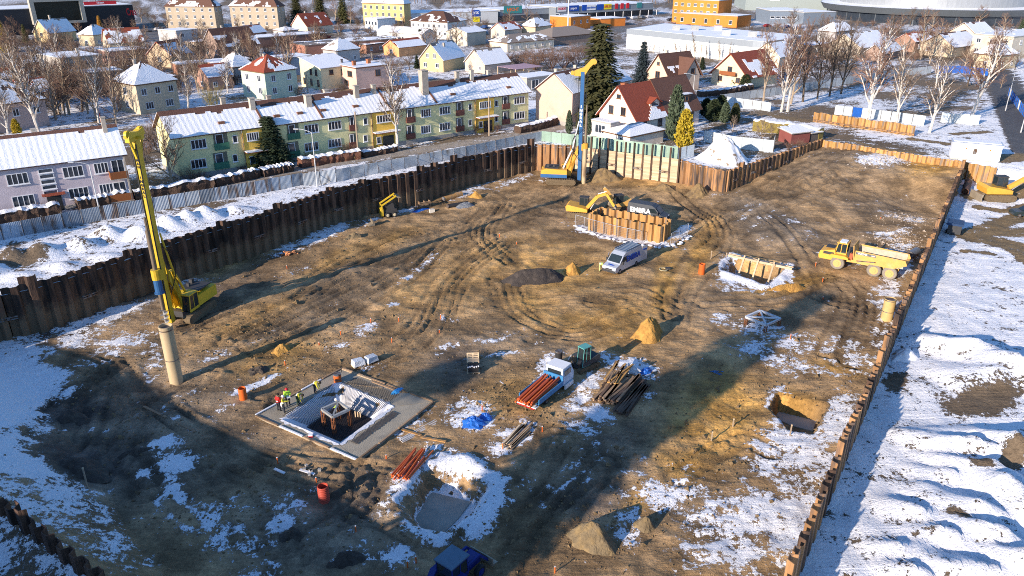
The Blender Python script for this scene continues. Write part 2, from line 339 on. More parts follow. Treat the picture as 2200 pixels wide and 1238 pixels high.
def GROUND():
    if 'ground' in MATS: return MATS['ground']
    m = bpy.data.materials.new('ground'); m.use_nodes = True; nt = m.node_tree; N = nt.nodes; L = nt.links; b = N['Principled BSDF']
    geo = N.new('ShaderNodeNewGeometry')
    def noise(sc, det, stretch=None, rough=.6):
        n = N.new('ShaderNodeTexNoise'); n.inputs['Scale'].default_value = sc; n.inputs['Detail'].default_value = det; n.inputs['Roughness'].default_value = rough
        if stretch:
            mp = N.new('ShaderNodeMapping'); mp.inputs['Rotation'].default_value = (0, 0, R(stretch[0])); mp.inputs['Scale'].default_value = stretch[1]
            L.new(geo.outputs['Position'], mp.inputs[0]); L.new(mp.outputs[0], n.inputs['Vector'])
        else: L.new(geo.outputs['Position'], n.inputs['Vector'])
        return n.outputs[0]
    def math_(op, a, b_=None, c=None):
        n = N.new('ShaderNodeMath'); n.operation = op
        for i, x in enumerate((a, b_, c)):
            if x is None: continue
            if isinstance(x, (int, float)): n.inputs[i].default_value = x
            else: L.new(x, n.inputs[i])
        return n.outputs[0]
    n1 = noise(.8, 5, (-42, (.45,1,1))); n2 = noise(3.2, 6, None, .7); n3 = noise(14, 3)
    sA = noise(1.0, 5, (-45, (.12,2.6,1)), .7); sB = noise(1.0, 5, (20, (.12,2.6,1)), .7); sM = noise(.07, 2)
    selm = N.new('ShaderNodeMapRange'); selm.inputs[1].default_value = .47; selm.inputs[2].default_value = .55; L.new(sM, selm.inputs[0])
    smx = N.new('ShaderNodeMix'); L.new(selm.outputs[0], smx.inputs[0]); L.new(sA, smx.inputs[2]); L.new(sB, smx.inputs[3]); strk = smx.outputs[0]
    at1 = N.new('ShaderNodeAttribute'); at1.attribute_name = 'soil'; at2 = N.new('ShaderNodeAttribute'); at2.attribute_name = 'snow'
    n0 = noise(1.5, 4, (30, (1,.6,1)), .7)
    k = math_('MULTIPLY_ADD', n1, 1.7, -.85); k = math_('MULTIPLY_ADD', n2, 1.7, math_('ADD', k, -.85)); k = math_('MULTIPLY_ADD', n3, .7, math_('ADD', k, -.35)); k = math_('MULTIPLY_ADD', n0, 1.3, math_('ADD', k, -.65))
    k = math_('ADD', at2.outputs['Fac'], k)
    mr = N.new('ShaderNodeMapRange'); mr.interpolation_type = 'SMOOTHSTEP'; mr.inputs[1].default_value = .48; mr.inputs[2].default_value = .60; L.new(k, mr.inputs[0]); mask = mr.outputs[0]
    br = math_('MULTIPLY_ADD', n2, 1.4, .28); br = math_('MULTIPLY_ADD', n3, .55, math_('ADD', br, -.275)); br = math_('MULTIPLY_ADD', n0, .7, math_('ADD', br, -.35)); br = math_('MULTIPLY_ADD', strk, 1.05, math_('ADD', br, -.525)); br = math_('MAXIMUM', br, .25)
    sc = N.new('ShaderNodeVectorMath'); sc.operation = 'SCALE'; L.new(at1.outputs['Color'], sc.inputs[0]); L.new(br, sc.inputs['Scale'])
    mx = N.new('ShaderNodeMix'); mx.data_type = 'RGBA'; L.new(mask, mx.inputs[0]); L.new(sc.outputs[0], mx.inputs[6]); mx.inputs[7].default_value = (.86,.87,.89,1)
    L.new(mx.outputs[2], b.inputs['Base Color']); b.inputs['Roughness'].default_value = .85; b.inputs['Specular IOR Level'].default_value = .25
    hgt = math_('MULTIPLY_ADD', n2, .5, math_('MULTIPLY', n3, .14)); hgt = math_('MULTIPLY_ADD', mask, .18, hgt); hgt = math_('MULTIPLY_ADD', strk, .45, hgt)
    bp = N.new('ShaderNodeBump'); bp.inputs['Strength'].default_value = 1.0; bp.inputs['Distance'].default_value = .32; L.new(hgt, bp.inputs['Height']); L.new(bp.outputs[0], b.inputs['Normal'])
    MATS['ground'] = m; return m

# ---- heights outside the pit
_w = (Vector(FARR)-Vector(RWN)).normalized(); _wn = Vector((_w.y, -_w.x))            # along and outward of the right wall
_sb = (Vector(STUBR)-Vector(FARR)); _sl = _sb.length; _sb = _sb.normalized(); _sn = Vector((-_sb.y, _sb.x))
if _sn.y < 0: _sn = -_sn
YARD = 2.3
HEAPS = []  # (px, py, length, width, height, angle) of the tipped heaps in the yard
for a in [(2080,745,7,2.6,1.7,-28),(2165,790,6,3.0,2.0,-60),(2120,800,5,3,1.2,-20),(2010,905,2.4,1.6,.6,0),(2075,950,6,1.9,1.3,-35),(2180,965,5,2.2,1.9,-60),(2120,1010,5,1.7,1.3,-38),(2030,1015,3.2,1.5,.7,-25),(2190,1075,5,2.2,1.9,-60),(2100,1085,5,1.6,1.4,-35),(1985,1085,3,1.5,.8,-20),(2150,1150,5,1.7,1.5,-45),(2050,1140,4,1.5,1.1,-25),(1960,1160,3,1.6,.8,-10),(2185,1215,4,2,1.7,-50),(2080,1210,4,1.6,1.2,-25),(1900,1120,3,2,.3,0),(1990,1225,3,1.6,.9,-20),(1850,760,2,1,.3,-30)]:
    p = at(a[0], a[1], YARD+.8); HEAPS.append((p.x, p.y, *a[2:]))
LHEAPS = []
for a in [(505,440,3,2.2,.8),(440,452,2.6,2.1,1.5),(400,462,2.4,2.1,1.6),(360,472,2.6,2.1,1.5),(300,490,3,2.4,1.2),(230,495,2.6,2.2,1.6),(170,515,2.6,2.2,1.2),(90,530,3,2.6,1.4),(20,540,3,2.6,1.3),(-60,570,4,3,1.4),(130,560,3,2.2,.7),(230,540,3,2,.6),(40,580,3,2,.6)]:
    p = at(a[0], a[1], ST+.8); LHEAPS.append((p.x, p.y, *a[2:]))
SNOWPILE = at(1560,345,ST+1)
def out_h(X, Y):
    Z = np.full(X.shape, ST)+(fbm(X, Y, 30, 2, 9)-.5)*.5
    dr = (X-RWN[0])*_wn.x+(Y-RWN[1])*_wn.y                       # outward of the right wall
    ds = (X-FARR[0])*_sn.x+(Y-FARR[1])*_sn.y                     # behind the short return wall
    al = (X-FARR[0])*_sb.x+(Y-FARR[1])*_sb.y
    sharp = sst(.3, .9, ds); soft = sst(-9, 6, ds); mixk = sst(_sl-.5, _sl+5, al)
    up = sharp*(1-mixk)+soft*mixk
    al2 = (X-RWN[0])*_w.x+(Y-RWN[1])*_w.y
    yard = (dr > -.6) & (ds < 12)
    yz = YARD+(fbm(X, Y, 5, 3, 31)-.5)*.35
    X0, Y0 = X, Y; X = X+(fbm(X, Y, 5, 3, 61)-.5)*3.2; Y = Y+(fbm(X0, Y, 5, 3, 71)-.5)*3.2
    for hx, hy, l, w_, h, an in HEAPS:
        c, s = math.cos(R(an)), math.sin(R(an)); a = ((X-hx)*c+(Y-hy)*s)/l; b = (-(X-hx)*s+(Y-hy)*c)/w_
        r = np.sqrt(a*a+b*b); yz = np.maximum(yz, YARD-.1+h*(1.2-r*1.05)*(1+.5*(fbm(X, Y, 1.6, 4, 5)-.5)))
    X, Y = X0, Y0
    Z = np.where(yard, yz*(1-up)+Z*up, Z)
    # strip of tipped spoil between hoarding and left wall
    for hx, hy, l, w_, h in LHEAPS:
        r = np.hypot((X-hx)/l, (Y-hy)/w_); Z = np.maximum(Z, ST-.2+h*(1.2-r)*(1+.2*(vnoise(X*1.2, Y*1.2, 15)-.5)))
    # ground in front of the near left wall lies lower
    near = sst(3, -3, (Y-NLA[1])+(X-NLA[0])*.62)*(X < 6)
    Z = Z-near*1.5
    Z += (fbm(X, Y, 1.3, 4, 41)-.5)*.30*((dr > -.6) & (Y < 140) & (X > 0))+(fbm(X, Y, 1.6, 3, 41)-.5)*.16
    return Z
ROADS = [  # centre line in pixels, half width, colour, snow
    ([(-60,508),(230,458),(560,378),(760,344),(1160,283),(1300,255)], 1.9, (.36,.31,.25), .22),
    ([(1230,330),(1300,300),(1240,262),(1180,245)], 2.0, (.2,.19,.18), .45),
    ([(1530,207),(1650,190),(1800,162),(1960,142),(2090,128)], 2.6, (.17,.16,.155), .28),
    ([(2230,330),(2185,240),(2150,170),(2110,110),(2090,60)], 4.0, (.10,.10,.105), -.1),
    ([(1130,95),(1400,86),(1330,60),(1660,62),(1900,50)], 5.0, (.16,.155,.15), .2),
    ([(300,30),(360,90),(560,60),(900,58),(1200,30)], 3.5, (.15,.145,.14), .2),
    ([(0,330),(280,255),(560,215),(840,200),(1160,150)], 2.0, (.2,.18,.16), .4)]
YMUD = [([(2230,415),(2150,428),(2085,424)], 1.6), ([(2230,440),(2160,452),(2105,448)], .9), ([(2085,505),(2130,487),(2230,455)], 1.6), ([(2085,505),(2120,515),(2230,540)], 2.4), ([(2120,498),(2180,500),(2230,498)], 1.6), ([(2070,540),(2130,545)], .6),([(2150,520),(2230,580)],.7),
        ([(1790,310),(1850,322),(1960,325)], .5), ([(1830,303),(1900,320),(1990,330)], .5), ([(1960,300),(2030,310)], 1.2), ([(2050,290),(2120,285)], 1.0), ([(2130,375),(2200,372)], 2.5), ([(1640,247),(1740,262)], 1.2)]
def build_outer():
    pts = []
    n = len(PIT)
    for i in range(n):
        a = Vector(PIT[i]); b = Vector(PIT[(i+1) % n]); L_ = (b-a).length
        vis = 1.2 if i in (0,) or i >= n-4 else .42
        k = max(1, int(L_/vis))
        pts += [a.lerp(b, t/k) for t in range(k)]
    bd = np.array([p[:] for p in pts]); c = np.array([5.0, 80.0])
    dv = bd-c; dv = dv/np.linalg.norm(dv, axis=1)[:, None]
    t = list(np.arange(0, 34, .34)); st = .34
    while t[-1] < 2600: st *= 1.085; t.append(t[-1]+st)
    t = np.array(t)
    X = bd[:, 0][:, None]+dv[:, 0][:, None]*t; Y = bd[:, 1][:, None]+dv[:, 1][:, None]*t
    Z = out_h(X, Y); Z[:, 0] -= .0
    U, V = px(X, Y, np.full(X.shape, ST)); behind = Y < 20
    n1 = fbm(X, Y, 7, 4, 151); n2 = fbm(X, Y, 1.5, 3, 161); n3 = fbm(X, Y, 40, 3, 171)
    C = (np.array([.17,.125,.08])[None, None]*(.7+.6*n1)[..., None])
    S = .47+.5*n3-1.0*np.clip(n1-.45, 0, 1)*2
    far = sst(90, 330, np.hypot(X, Y)-60); S = S-far*.12
    dr = (X-RWN[0])*_wn.x+(Y-RWN[1])*_wn.y; yard = (dr > -.6) & (X > 0)
    S = np.where(yard, .90+.45*(n1-.5)+.3*(n2-.5), S)
    strip = (poly_dist(X, Y, LEFT, False) < 9); S = np.where(strip, .80+.25*(n1-.5), S)
    for pxs, hw, col, sn in ROADS:
        w = curve([at(*p, ST) for p in pxs], 6); d = poly_dist(X, Y, w, False); k = sst(hw+.5, hw-.3, d)
        C = C*(1-k)[..., None]+np.array(col)*k[..., None]; S = S*(1-k)+(sn+.3*(n2-.5))*k
    for pxs, hw in YMUD:
        w = curve([at(*p, YARD if p[1] > 365 else ST) for p in pxs], 6); d = poly_dist(X, Y, w, False); k = sst(hw*1.4, hw*.6, d+(n2-.5)*.8)
        C = C*(1-k)[..., None]+np.array((.235,.165,.085))*k[..., None]; S = S*(1-k)+(.05+.35*(n2-.4))*k
    for b in [(2130,805,70,26,-10,1.4),(2190,935,26,16,0,1.3),(2115,950,26,8,20,1.1),(2075,1052,40,10,20,.75),(1825,1180,40,14,-20,.7),(1935,765,30,18,-20,.8),(1700,300,60,8,10,.5),(1660,345,30,8,0,.3),(60,560,40,14,-15,.75),(30,530,20,10,0,.5),(1850,305,80,9,8,.40),(1950,318,80,9,8,.36),(1720,252,50,6,8,.5),(1790,240,60,12,5,.5),(1980,215,80,30,0,.3)]:
        S -= blob(U, V, *b[:5])*b[5]*(.55+.9*n2)
    idx = np.arange(X.size).reshape(X.shape); nx = np.roll(idx, -1, 0)
    f = np.stack([idx[:, :-1], idx[:, 1:], nx[:, 1:], nx[:, :-1]], -1).reshape(-1, 4)
    return ground_mesh('town_ground', np.stack([X, Y, Z], -1).reshape(-1, 3), f, C.reshape(-1, 3), S.ravel())
build_pit(); build_outer()
def gz(x, y):
    "height of the pit floor"
    xs, ys, Z = PZ; i = int(np.clip(np.searchsorted(xs, x), 1, len(xs)-1)); j = int(np.clip(np.searchsorted(ys, y), 1, len(ys)-1))
    return float(Z[j-1:j+1, i-1:i+1].mean())
def oz(x, y): return float(out_h(np.array([[x]], float), np.array([[y]], float))[0, 0])
def pit_at(x, y, dz=0):
    p = at(x, y, 0)
    for _ in range(4): p = at(x, y, gz(p.x, p.y))
    p.z += dz; return p
def out_at(x, y, dz=0):
    p = at(x, y, ST)
    for _ in range(4): p = at(x, y, oz(p.x, p.y))
    p.z += dz; return p
# ---------------------------------------------------------------- sheet pile walls
def rust(name, dark, mid, light, lowz=None):
    if name in MATS: return MATS[name]
    m = mat(name, mid, .75, var=.38, scale=1.6, col2=dark, thr=(.42,.62), stretch=(1.6,1.6,.22), orand=.22, bump=.3, bscale=6, spec=.2)
    nt = m.node_tree; N = nt.nodes; L = nt.links; b = N['Principled BSDF']; src = b.inputs['Base Color'].links[0].from_socket
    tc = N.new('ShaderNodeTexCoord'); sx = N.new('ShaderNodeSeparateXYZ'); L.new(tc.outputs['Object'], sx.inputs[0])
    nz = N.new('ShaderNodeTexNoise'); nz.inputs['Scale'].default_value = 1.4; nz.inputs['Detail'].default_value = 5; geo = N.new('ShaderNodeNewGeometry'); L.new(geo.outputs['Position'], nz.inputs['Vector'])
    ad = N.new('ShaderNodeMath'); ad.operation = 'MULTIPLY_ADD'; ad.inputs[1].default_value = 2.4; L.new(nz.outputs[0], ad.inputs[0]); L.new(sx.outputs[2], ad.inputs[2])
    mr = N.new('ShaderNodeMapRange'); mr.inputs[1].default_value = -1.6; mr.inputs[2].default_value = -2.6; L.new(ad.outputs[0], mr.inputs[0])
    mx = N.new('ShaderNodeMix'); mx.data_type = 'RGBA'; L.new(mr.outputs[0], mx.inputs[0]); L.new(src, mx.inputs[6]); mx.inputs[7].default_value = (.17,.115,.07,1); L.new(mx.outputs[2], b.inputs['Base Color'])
    return m
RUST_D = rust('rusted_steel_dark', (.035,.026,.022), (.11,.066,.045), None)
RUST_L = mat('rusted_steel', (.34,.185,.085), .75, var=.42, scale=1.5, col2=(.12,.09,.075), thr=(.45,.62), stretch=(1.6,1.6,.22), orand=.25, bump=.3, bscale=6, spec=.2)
RUST_O = mat('rusted_steel_orange', (.44,.24,.085), .75, var=.4, scale=1.5, col2=(.26,.2,.15), thr=(.5,.66), stretch=(1.6,1.6,.22), orand=.25, bump=.3, bscale=6, spec=.2)
STEEL = mat('grey_steel', (.2,.2,.2), .5, .4, col2=(.12,.07,.045), scale=3)
_pm = {}
def pile_mesh(w, amp, L_, m):
    k = (w, amp, L_, m.name)
    if k in _pm: return _pm[k]
    P = [(0,amp),(.36*w,amp),(.5*w,-amp),(.86*w,-amp),(w,amp)]; th = .05; b = MB()
    out = []
    for i, (s, t) in enumerate(P):
        a = P[max(0,i-1)]; c = P[min(len(P)-1,i+1)]; dx, dy = c[0]-a[0], c[1]-a[1]; l = math.hypot(dx, dy)
        out.append((s-dy/l*th, t+dx/l*th))
    ring = P+out[::-1]
    b.slab(ring, -L_, 0); me = b.mesh('sheet_pile', m); _pm[k] = me; return me
ANC = MB(); ANC.box(-.85,.85,.0,.12,-.18,-.06).box(-.85,.85,.0,.12,.06,.18).box(-.12,.12,-.06,.2,-.14,.14)
ANCM = ANC.mesh('anchor_beam', STEEL)
def pile_wall(name, label, pts, ztop, L_, m, w=1.5, amp=.2, tall=.05, jit=.07, anchors=None, step=None, seed=1, rust2=None, flip=1):
    rng = random.Random(seed); W = thing(name, label, 'sheet piling', (pts[0][0], pts[0][1], 0))
    o0 = Vector((pts[0][0], pts[0][1], 0)); s = 0; k = 0
    for a, b in zip(pts, pts[1:]):
        a = Vector(a); b = Vector(b); L2 = (b-a).length; n = max(1, round(L2/w)); d = (b-a)/n; ang = math.atan2(d.y, d.x)
        for i in range(n):
            p = a+d*i; z = ztop+rng.uniform(-jit, jit)+(rng.uniform(.35, .9) if rng.random() < tall else 0)
            mm = rust2 if (rust2 and rng.random() < .3) else m
            o = link('sheet_pile', pile_mesh(w, amp, L_, mm), W, (p.x-o0.x, p.y-o0.y, z), ang); o.scale = ((d.length)/w, flip, 1)
            if anchors and k % anchors[0] == anchors[0]//2:
                q = p+Vector((-d.y, d.x)).normalized()*anchors[2]
                link('anchor_beam', ANCM, W, (q.x-o0.x, q.y-o0.y, anchors[1]+rng.uniform(-.15,.15)), ang)
            k += 1
    return W
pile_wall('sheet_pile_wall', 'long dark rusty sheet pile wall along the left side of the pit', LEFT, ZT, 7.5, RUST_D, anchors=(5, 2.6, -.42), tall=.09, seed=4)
pile_wall('sheet_pile_wall', 'short brown sheet pile wall behind the blue and yellow drilling rig', [LEFT[-1], CORN], 5.5, 6, RUST_L, seed=5, tall=.15)
pile_wall('sheet_pile_wall', 'rusty sheet piles with cement stains between plank wall and pit corner', [LAGE, S2E], 5.3, 6, RUST_L, seed=6, w=1.3)
pile_wall('sheet_pile_wall', 'stepped sheet pile wall climbing beside the ramp below the snow heap', [S2E, FARL], 5.3, 6, RUST_L, seed=7, w=1.4, anchors=(4, 3.6, -.42), tall=.06)
pile_wall('sheet_pile_wall', 'low ochre sheet pile wall at the far end of the ramp', [FARL, FARR], 5.2, 3.5, RUST_O, seed=8, w=1.4, tall=0)
pile_wall('sheet_pile_wall', 'long rusty sheet pile wall between pit and snowy yard at right', [(Vector(FARR)).lerp(Vector(RWX), t)[:] for t in (0, .999)], 5.3, 6.5, RUST_L, seed=9, w=1.45, amp=.22, tall=.1, jit=.12, rust2=RUST_D)
pile_wall('sheet_pile_wall', 'short sunlit rusty sheet pile return wall beside the white container', [FARR, STUBR], 5.2, 5, RUST_O, seed=10, w=1.5)
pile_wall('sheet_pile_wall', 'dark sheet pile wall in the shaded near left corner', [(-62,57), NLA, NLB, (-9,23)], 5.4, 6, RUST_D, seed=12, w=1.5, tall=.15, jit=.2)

# free-standing raised piles in the snow beyond the ramp
a = out_at(1745,262); b = out_at(1962,293)
W = pile_wall('sheet_pile_row', 'row of tall rusty sheet piles standing in snow before the grey fence', [a.to_2d()[:], b.to_2d()[:]], ST+2.1, 3, RUST_O, seed=13, w=1.3, tall=.04, jit=.12)
o = MB().beam((0,-.35,0), ((b-a).x, (b-a).y-.35, 0), .25, .3).build('guide_beam', RUST_L, W, (0,0,ST+.5))
# cofferdam round the inner shaft
cp = [pit_at(1250,470), pit_at(1262,497), pit_at(1420,522), pit_at(1468,503)]
cw = [Vector(p[:2]) for p in cp]; top = 1.9
d12 = (cw[2]-cw[1]).normalized(); n12 = Vector((-d12.y, d12.x)); q = [cw[1]+n12*3.6+d12*.2, cw[1]+d12*.2, cw[2], cw[2]+n12*3.4]
pile_wall('cofferdam', 'box of ochre rusty sheet piles in the middle of the pit', [q[0][:], q[1][:], q[2][:], q[3][:], q[0][:]], gz(*q[1])+2.75, 4.6, RUST_O, w=1.25, tall=.02, seed=14)

# ---------------------------------------------------------------- soldier pile wall with planks
WOOD = mat('pale_timber', (.55,.42,.27), .8, var=.22, scale=1.2, stretch=(.3,2,2), orand=.25, bump=.2)
WOODO = mat('weathered_timber', (.3,.2,.12), .85, var=.3, scale=1.5, stretch=(.3,2,2), orand=.3, bump=.2)
A = Vector(CORN); B = Vector(LAGE); d = (B-A); n = 12; ang = math.atan2(d.y, d.x); bay = d.length/n
LW = thing('plank_wall', 'pale timber plank wall held by steel posts below the green fence', 'retaining wall', (A.x, A.y, 0), ang)
rng = random.Random(3)
bm = MB().box(0, bay-.16, -.05, .05, 0, .25).mesh('plank', WOOD)
pm = MB().box(-.14,.14,-.16,-.13,0,7).box(-.14,.14,.13,.16,0,7).box(-.015,.015,-.13,.13,0,7).mesh('steel_post', RUST_D)
for i in range(n+1):
    link('steel_post', pm, LW, (i*bay, -.05, .3-i*.0+rng.uniform(-.15,.15)))
    if i == n: break
    for j in range(17):
        o = link('plank', bm, LW, (i*bay+.08+rng.uniform(-.03,.03), rng.uniform(-.03,.03), .9+j*.262), rot=(0, rng.uniform(-.008,.008), 0))
    if i % 3 == 1: link('anchor_beam', ANCM, LW, (i*bay+bay/2, -.25, 2.9), 0)

# ---------------------------------------------------------------- hoardings and fences
GALV = mat('galvanised_sheet', (.42,.46,.5), .45, .35, var=.25, scale=1.2, col2=(.24,.22,.2), thr=(.55,.75), stretch=(1,1,.3), orand=.18)
GALVO = mat('old_galvanised_sheet', (.30,.35,.41), .55, .2, var=.35, scale=1.2, col2=(.14,.10,.08), thr=(.46,.66), stretch=(1.5,1.5,.3), orand=.25)
GALVW = mat('pale_grey_sheet', (.55,.6,.62), .5, .15, var=.15, scale=1.0, orand=.15)
GREENS = mat('pale_green_sheet', (.34,.47,.38), .5, .05, var=.18, scale=1, orand=.15)
BLUES = mat('blue_sheet', (.02,.11,.42), .45, 0, var=.15, orand=.1)
_fm = {}
def panel_mesh(w, h, m):
    k = (round(w,2), h, m.name)
    if k in _fm: return _fm[k]
    b = MB(); n = max(8, int(w/.09)//2*2); vs = []; fs = []
    for i in range(n+1):
        x = w*i/n; y = .03 if (i//1) % 2 else -.03; vs += [(x,y,0),(x,y,h)]
    for i in range(n): fs.append((2*i,2*i+2,2*i+3,2*i+1))
    b.add(vs, fs); b.box(0, w, .04, .08, .3, .36).box(0, w, .04, .08, h-.4, h-.34)
    me = b.mesh('fence_panel', m); _fm[k] = me; return me
POSTM = MB().box(-.035,.035,-.035,.035,-.2,2.15).mesh('fence_post', STEEL)
def fence(name, label, pts, mats, w=2.1, h=2.0, seed=0, lean=.02, skip=(), brace=None):
    rng = random.Random(seed); W = thing(name, label, 'fence', (pts[0].x, pts[0].y, 0)); o0 = W.location.copy(); k = 0
    for a, b in zip(pts, pts[1:]):
        v = b-a; L2 = v.to_2d().length; n = max(1, round(L2/w)); ang = math.atan2(v.y, v.x)
        for i in range(n):
            p = a.lerp(b, i/n); m = mats[k % len(mats)] if isinstance(mats, list) else mats(k, rng)
            if k not in skip:
                o = link('fence_panel', panel_mesh(L2/n-.02, h, m), W, (p.x-o0.x, p.y-o0.y, p.z-.05), rot=(rng.uniform(-lean,lean), 0, ang))
                link('fence_post', POSTM, W, (p.x-o0.x-math.sin(ang)*-.1, p.y-o0.y-math.cos(ang)*-.1, p.z))
                if brace and rng.random() < brace:
                    nrm = Vector((math.sin(ang), -math.cos(ang), 0)); q = p-o0
                    q = Vector((p.x-o0.x, p.y-o0.y, p.z))
                    MB().beam(q+Vector((0,0,1.5)), q+nrm*1.1, .06).build('brace', STEEL, W)
            k += 1
    return W
zf = ST-.1
fence('hoarding', 'weathered grey sheet metal hoarding along the street behind the spoil heaps', [at(-40,524,zf), at(219,474,zf), at(400,443,zf), at(550,418,zf), at(652,398,zf)], lambda k, r: GALVO if r.random() < .8 else GALV, seed=1, lean=.03)
fence('hoarding', 'clean corrugated grey hoarding in front of the yellow-green apartments', [at(652,400,zf), at(722,391,zf), at(1000,339,zf), at(1105,316,zf), at(1163,305,zf)], lambda k, r: BLUES if k == 24 else GALV, seed=2, w=2.4, brace=.6)
g0 = at(1163,305,zf); g1 = A+Vector((0,.8)); g2 = B+Vector((-.2,.9))
fence('hoarding', 'pale green corrugated hoarding standing above the plank wall', [g0, Vector((g1.x+1.5,g1.y+.2,ST+.1)), Vector((g2.x,g2.y,ST+.2))], lambda k, r: GREENS if k < 16 else GALVW, seed=3, w=2.0, h=2.1)
fence('hoarding', 'short grey corrugated hoarding turning back beside the golden conifer', [Vector((g2.x,g2.y,ST+.1)), out_at(1490,335)], [GALVW], seed=4)
fence('hoarding', 'pale grey corrugated hoarding around the garden behind the snow heap', [out_at(1512,305), out_at(1570,318), out_at(1660,328), out_at(1662,315)], [GALVW], seed=5, w=1.8, h=2.2)
fence('hoarding', 'pale corrugated hoarding in the snow left of the birches', [out_at(1560,226), out_at(1655,240)], [GALVW], seed=6)
fence('hoarding', 'broken run of pale and blue sheets leaning in the snow behind the raised piles', [out_at(1792,246), out_at(1850,252), out_at(1935,263), out_at(2010,274)], lambda k, r: BLUES if k == 2 else GALVW, seed=7, lean=.12, skip=(9,))
fence('hoarding', 'pale corrugated hoarding in snow between the birches at right', [out_at(2020,262), out_at(2060,266), out_at(2102,268)], [GALVW], seed=8, lean=.06)
fence('hoarding', 'long grey hoarding along the road behind the row of bare trees', [at(1545,222,ST), at(1640,209,ST), at(1760,190,ST), at(1900,168,ST), at(2000,157,ST)], [GALV], seed=9, w=2.4)
fence('hoarding', 'bright blue hoarding on the snowy slope at upper right', [at(2012,157,ST), at(2060,156,ST), at(2122,163,ST)], [BLUES], seed=10, w=2.4)
fence('hoarding', 'blue hoarding running along the dark road at the right edge', [at(2165,205,ST), at(2195,245,ST), at(2230,290,ST)], lambda k, r: BLUES if r.random() < .7 else GALVW, seed=11, w=2.4)
# ---------------------------------------------------------------- houses
GLASS = mat('window_glass', (.035,.045,.06), .12, var=.3, scale=.7, orand=.5, spec=.6)
FRAME = mat('white_window_frame', (.72,.73,.75), .5, var=.05, orand=.05)
FRAMEB = mat('brown_window_frame', (.16,.08,.04), .5, var=.1)
TILE_BR = mat('brown_tiles', (.13,.065,.045), .75, var=.22, scale=2.5, bump=.6, bscale=7)
TILE_RD = mat('red_tiles', (.30,.07,.035), .7, var=.22, scale=2.5, bump=.6, bscale=7)
TILE_DK = mat('dark_roofing', (.10,.085,.08), .8, var=.2, bump=.3)
TILE_GB = mat('grey_brown_roofing', (.24,.2,.17), .8, var=.2, bump=.3)
CONC = mat('grey_concrete', (.36,.34,.31), .85, var=.15, bump=.3)
CHIM = mat('chimney_render', (.44,.38,.31), .85, var=.25, scale=1.5)
METAL = mat('roof_flashing', (.2,.09,.05), .6, var=.2)
def plaster(name, c): return mat('plaster_'+name, c, .9, var=.09, scale=.6, col2=tuple(x*.82 for x in c), thr=(.5,.8), orand=.04, bump=.15, bscale=8)
REFS = []   # (point, phrase) of the buildings, used to say which tree is which
_wm = {}
def win_mesh(w, h, n, fm):
    k = (round(w,2), round(h,2), n, fm.name)
    if k in _wm: return _wm[k]
    f = MB(); t = .09
    f.box(-w/2,w/2,-.09,.0,-h/2,-h/2+t).box(-w/2,w/2,-.09,.0,h/2-t,h/2)
    for i in range(n+1):
        x = -w/2+(w-t)*i/n; f.box(x, x+t, -.09, .0, -h/2+t, h/2-t)
    f.box(-w/2-.08,w/2+.08,-.2,-.0,-h/2-.09,-h/2)
    p = MB().box(-w/2+.02,w/2-.02,-.045,-.005,-h/2+.02,h/2-.02)
    _wm[k] = (f.mesh('window', fm), p.mesh('pane', GLASS)); return _wm[k]
def put_window(par, x, y, z, w, h, n=1, face=0, fm=None):
    a, b = win_mesh(w, h, n, fm or FRAME); r = {0: 0, 'l': -math.pi/2, 'r': math.pi/2, 'b': math.pi}[face]
    o = link('window', a, par, (x, y, z), r); link('pane', b, o)
def snow_sheet(par, q, cov=.95, ridge=.12, cor=0, seed=0, off=.07, cell=.55):
    "snow lying on a roof slope; q = eave left, eave right, ridge right, ridge left"
    q = [Vector(p) for p in q]; w = (q[1]-q[0]).length; l = (q[3]-q[0]).length
    nu = max(2, int(w/cell)); nv = max(2, int(l/cell)); nrm = (q[1]-q[0]).cross(q[3]-q[0]).normalized()
    u = np.linspace(0, 1, nu+1)[None, :]; v = np.linspace(0, 1, nv+1)[:, None]
    nz = fbm(u*w+seed*7.7+0*v, v*l+seed*3.1+0*u, 2.6, 3, seed)+.0
    keep = (nz < .32+.5*cov) if cov < .97 else np.ones(nz.shape, bool)
    keep &= (v+(nz-.5)*.35) < 1-ridge
    vs = []; fs = []
    for j in range(nv+1):
        a = q[0].lerp(q[3], j/nv); b = q[1].lerp(q[2], j/nv)
        for i in range(nu+1):
            vs.append(a.lerp(b, i/nu)+nrm*(off+(cor if i % 2 else 0)+.04*(nz[j,i]-.5)))
    for j in range(nv):
        for i in range(nu):
            if keep[j,i] and keep[j+1,i+1] and (keep[j,i+1] or keep[j+1,i]):
                fs.append((j*(nu+1)+i, j*(nu+1)+i+1, (j+1)*(nu+1)+i+1, (j+1)*(nu+1)+i))
    if not fs: return
    b = MB(); b.add(vs, fs)
    # turned-down edge so the sheet has thickness
    ed = {}
    for f in fs:
        for k in range(4):
            e = (f[k], f[(k+1) % 4]); ed[tuple(sorted(e))] = None if tuple(sorted(e)) in ed else e
    for e in ed.values():
        if e:
            p0, p1 = vs[e[0]], vs[e[1]]; b.add([p0, p1, p1-nrm*off, p0-nrm*off], [(1,0,3,2)])
    tag(b.build('snow_cover', SNOW, par), kind='stuff' if cov < .97 else None)
def slope(par, q, m, th=.16, name='roof'):
    q = [Vector(p) for p in q]; n = (q[1]-q[0]).cross(q[-1]-q[0]).normalized()*th; k = len(q)
    return MB().add([p-n for p in q]+q, [tuple(range(k-1,-1,-1)), tuple(range(k,2*k))]+[(i,(i+1) % k,k+(i+1) % k,k+i) for i in range(k)]).build(name, m, par)
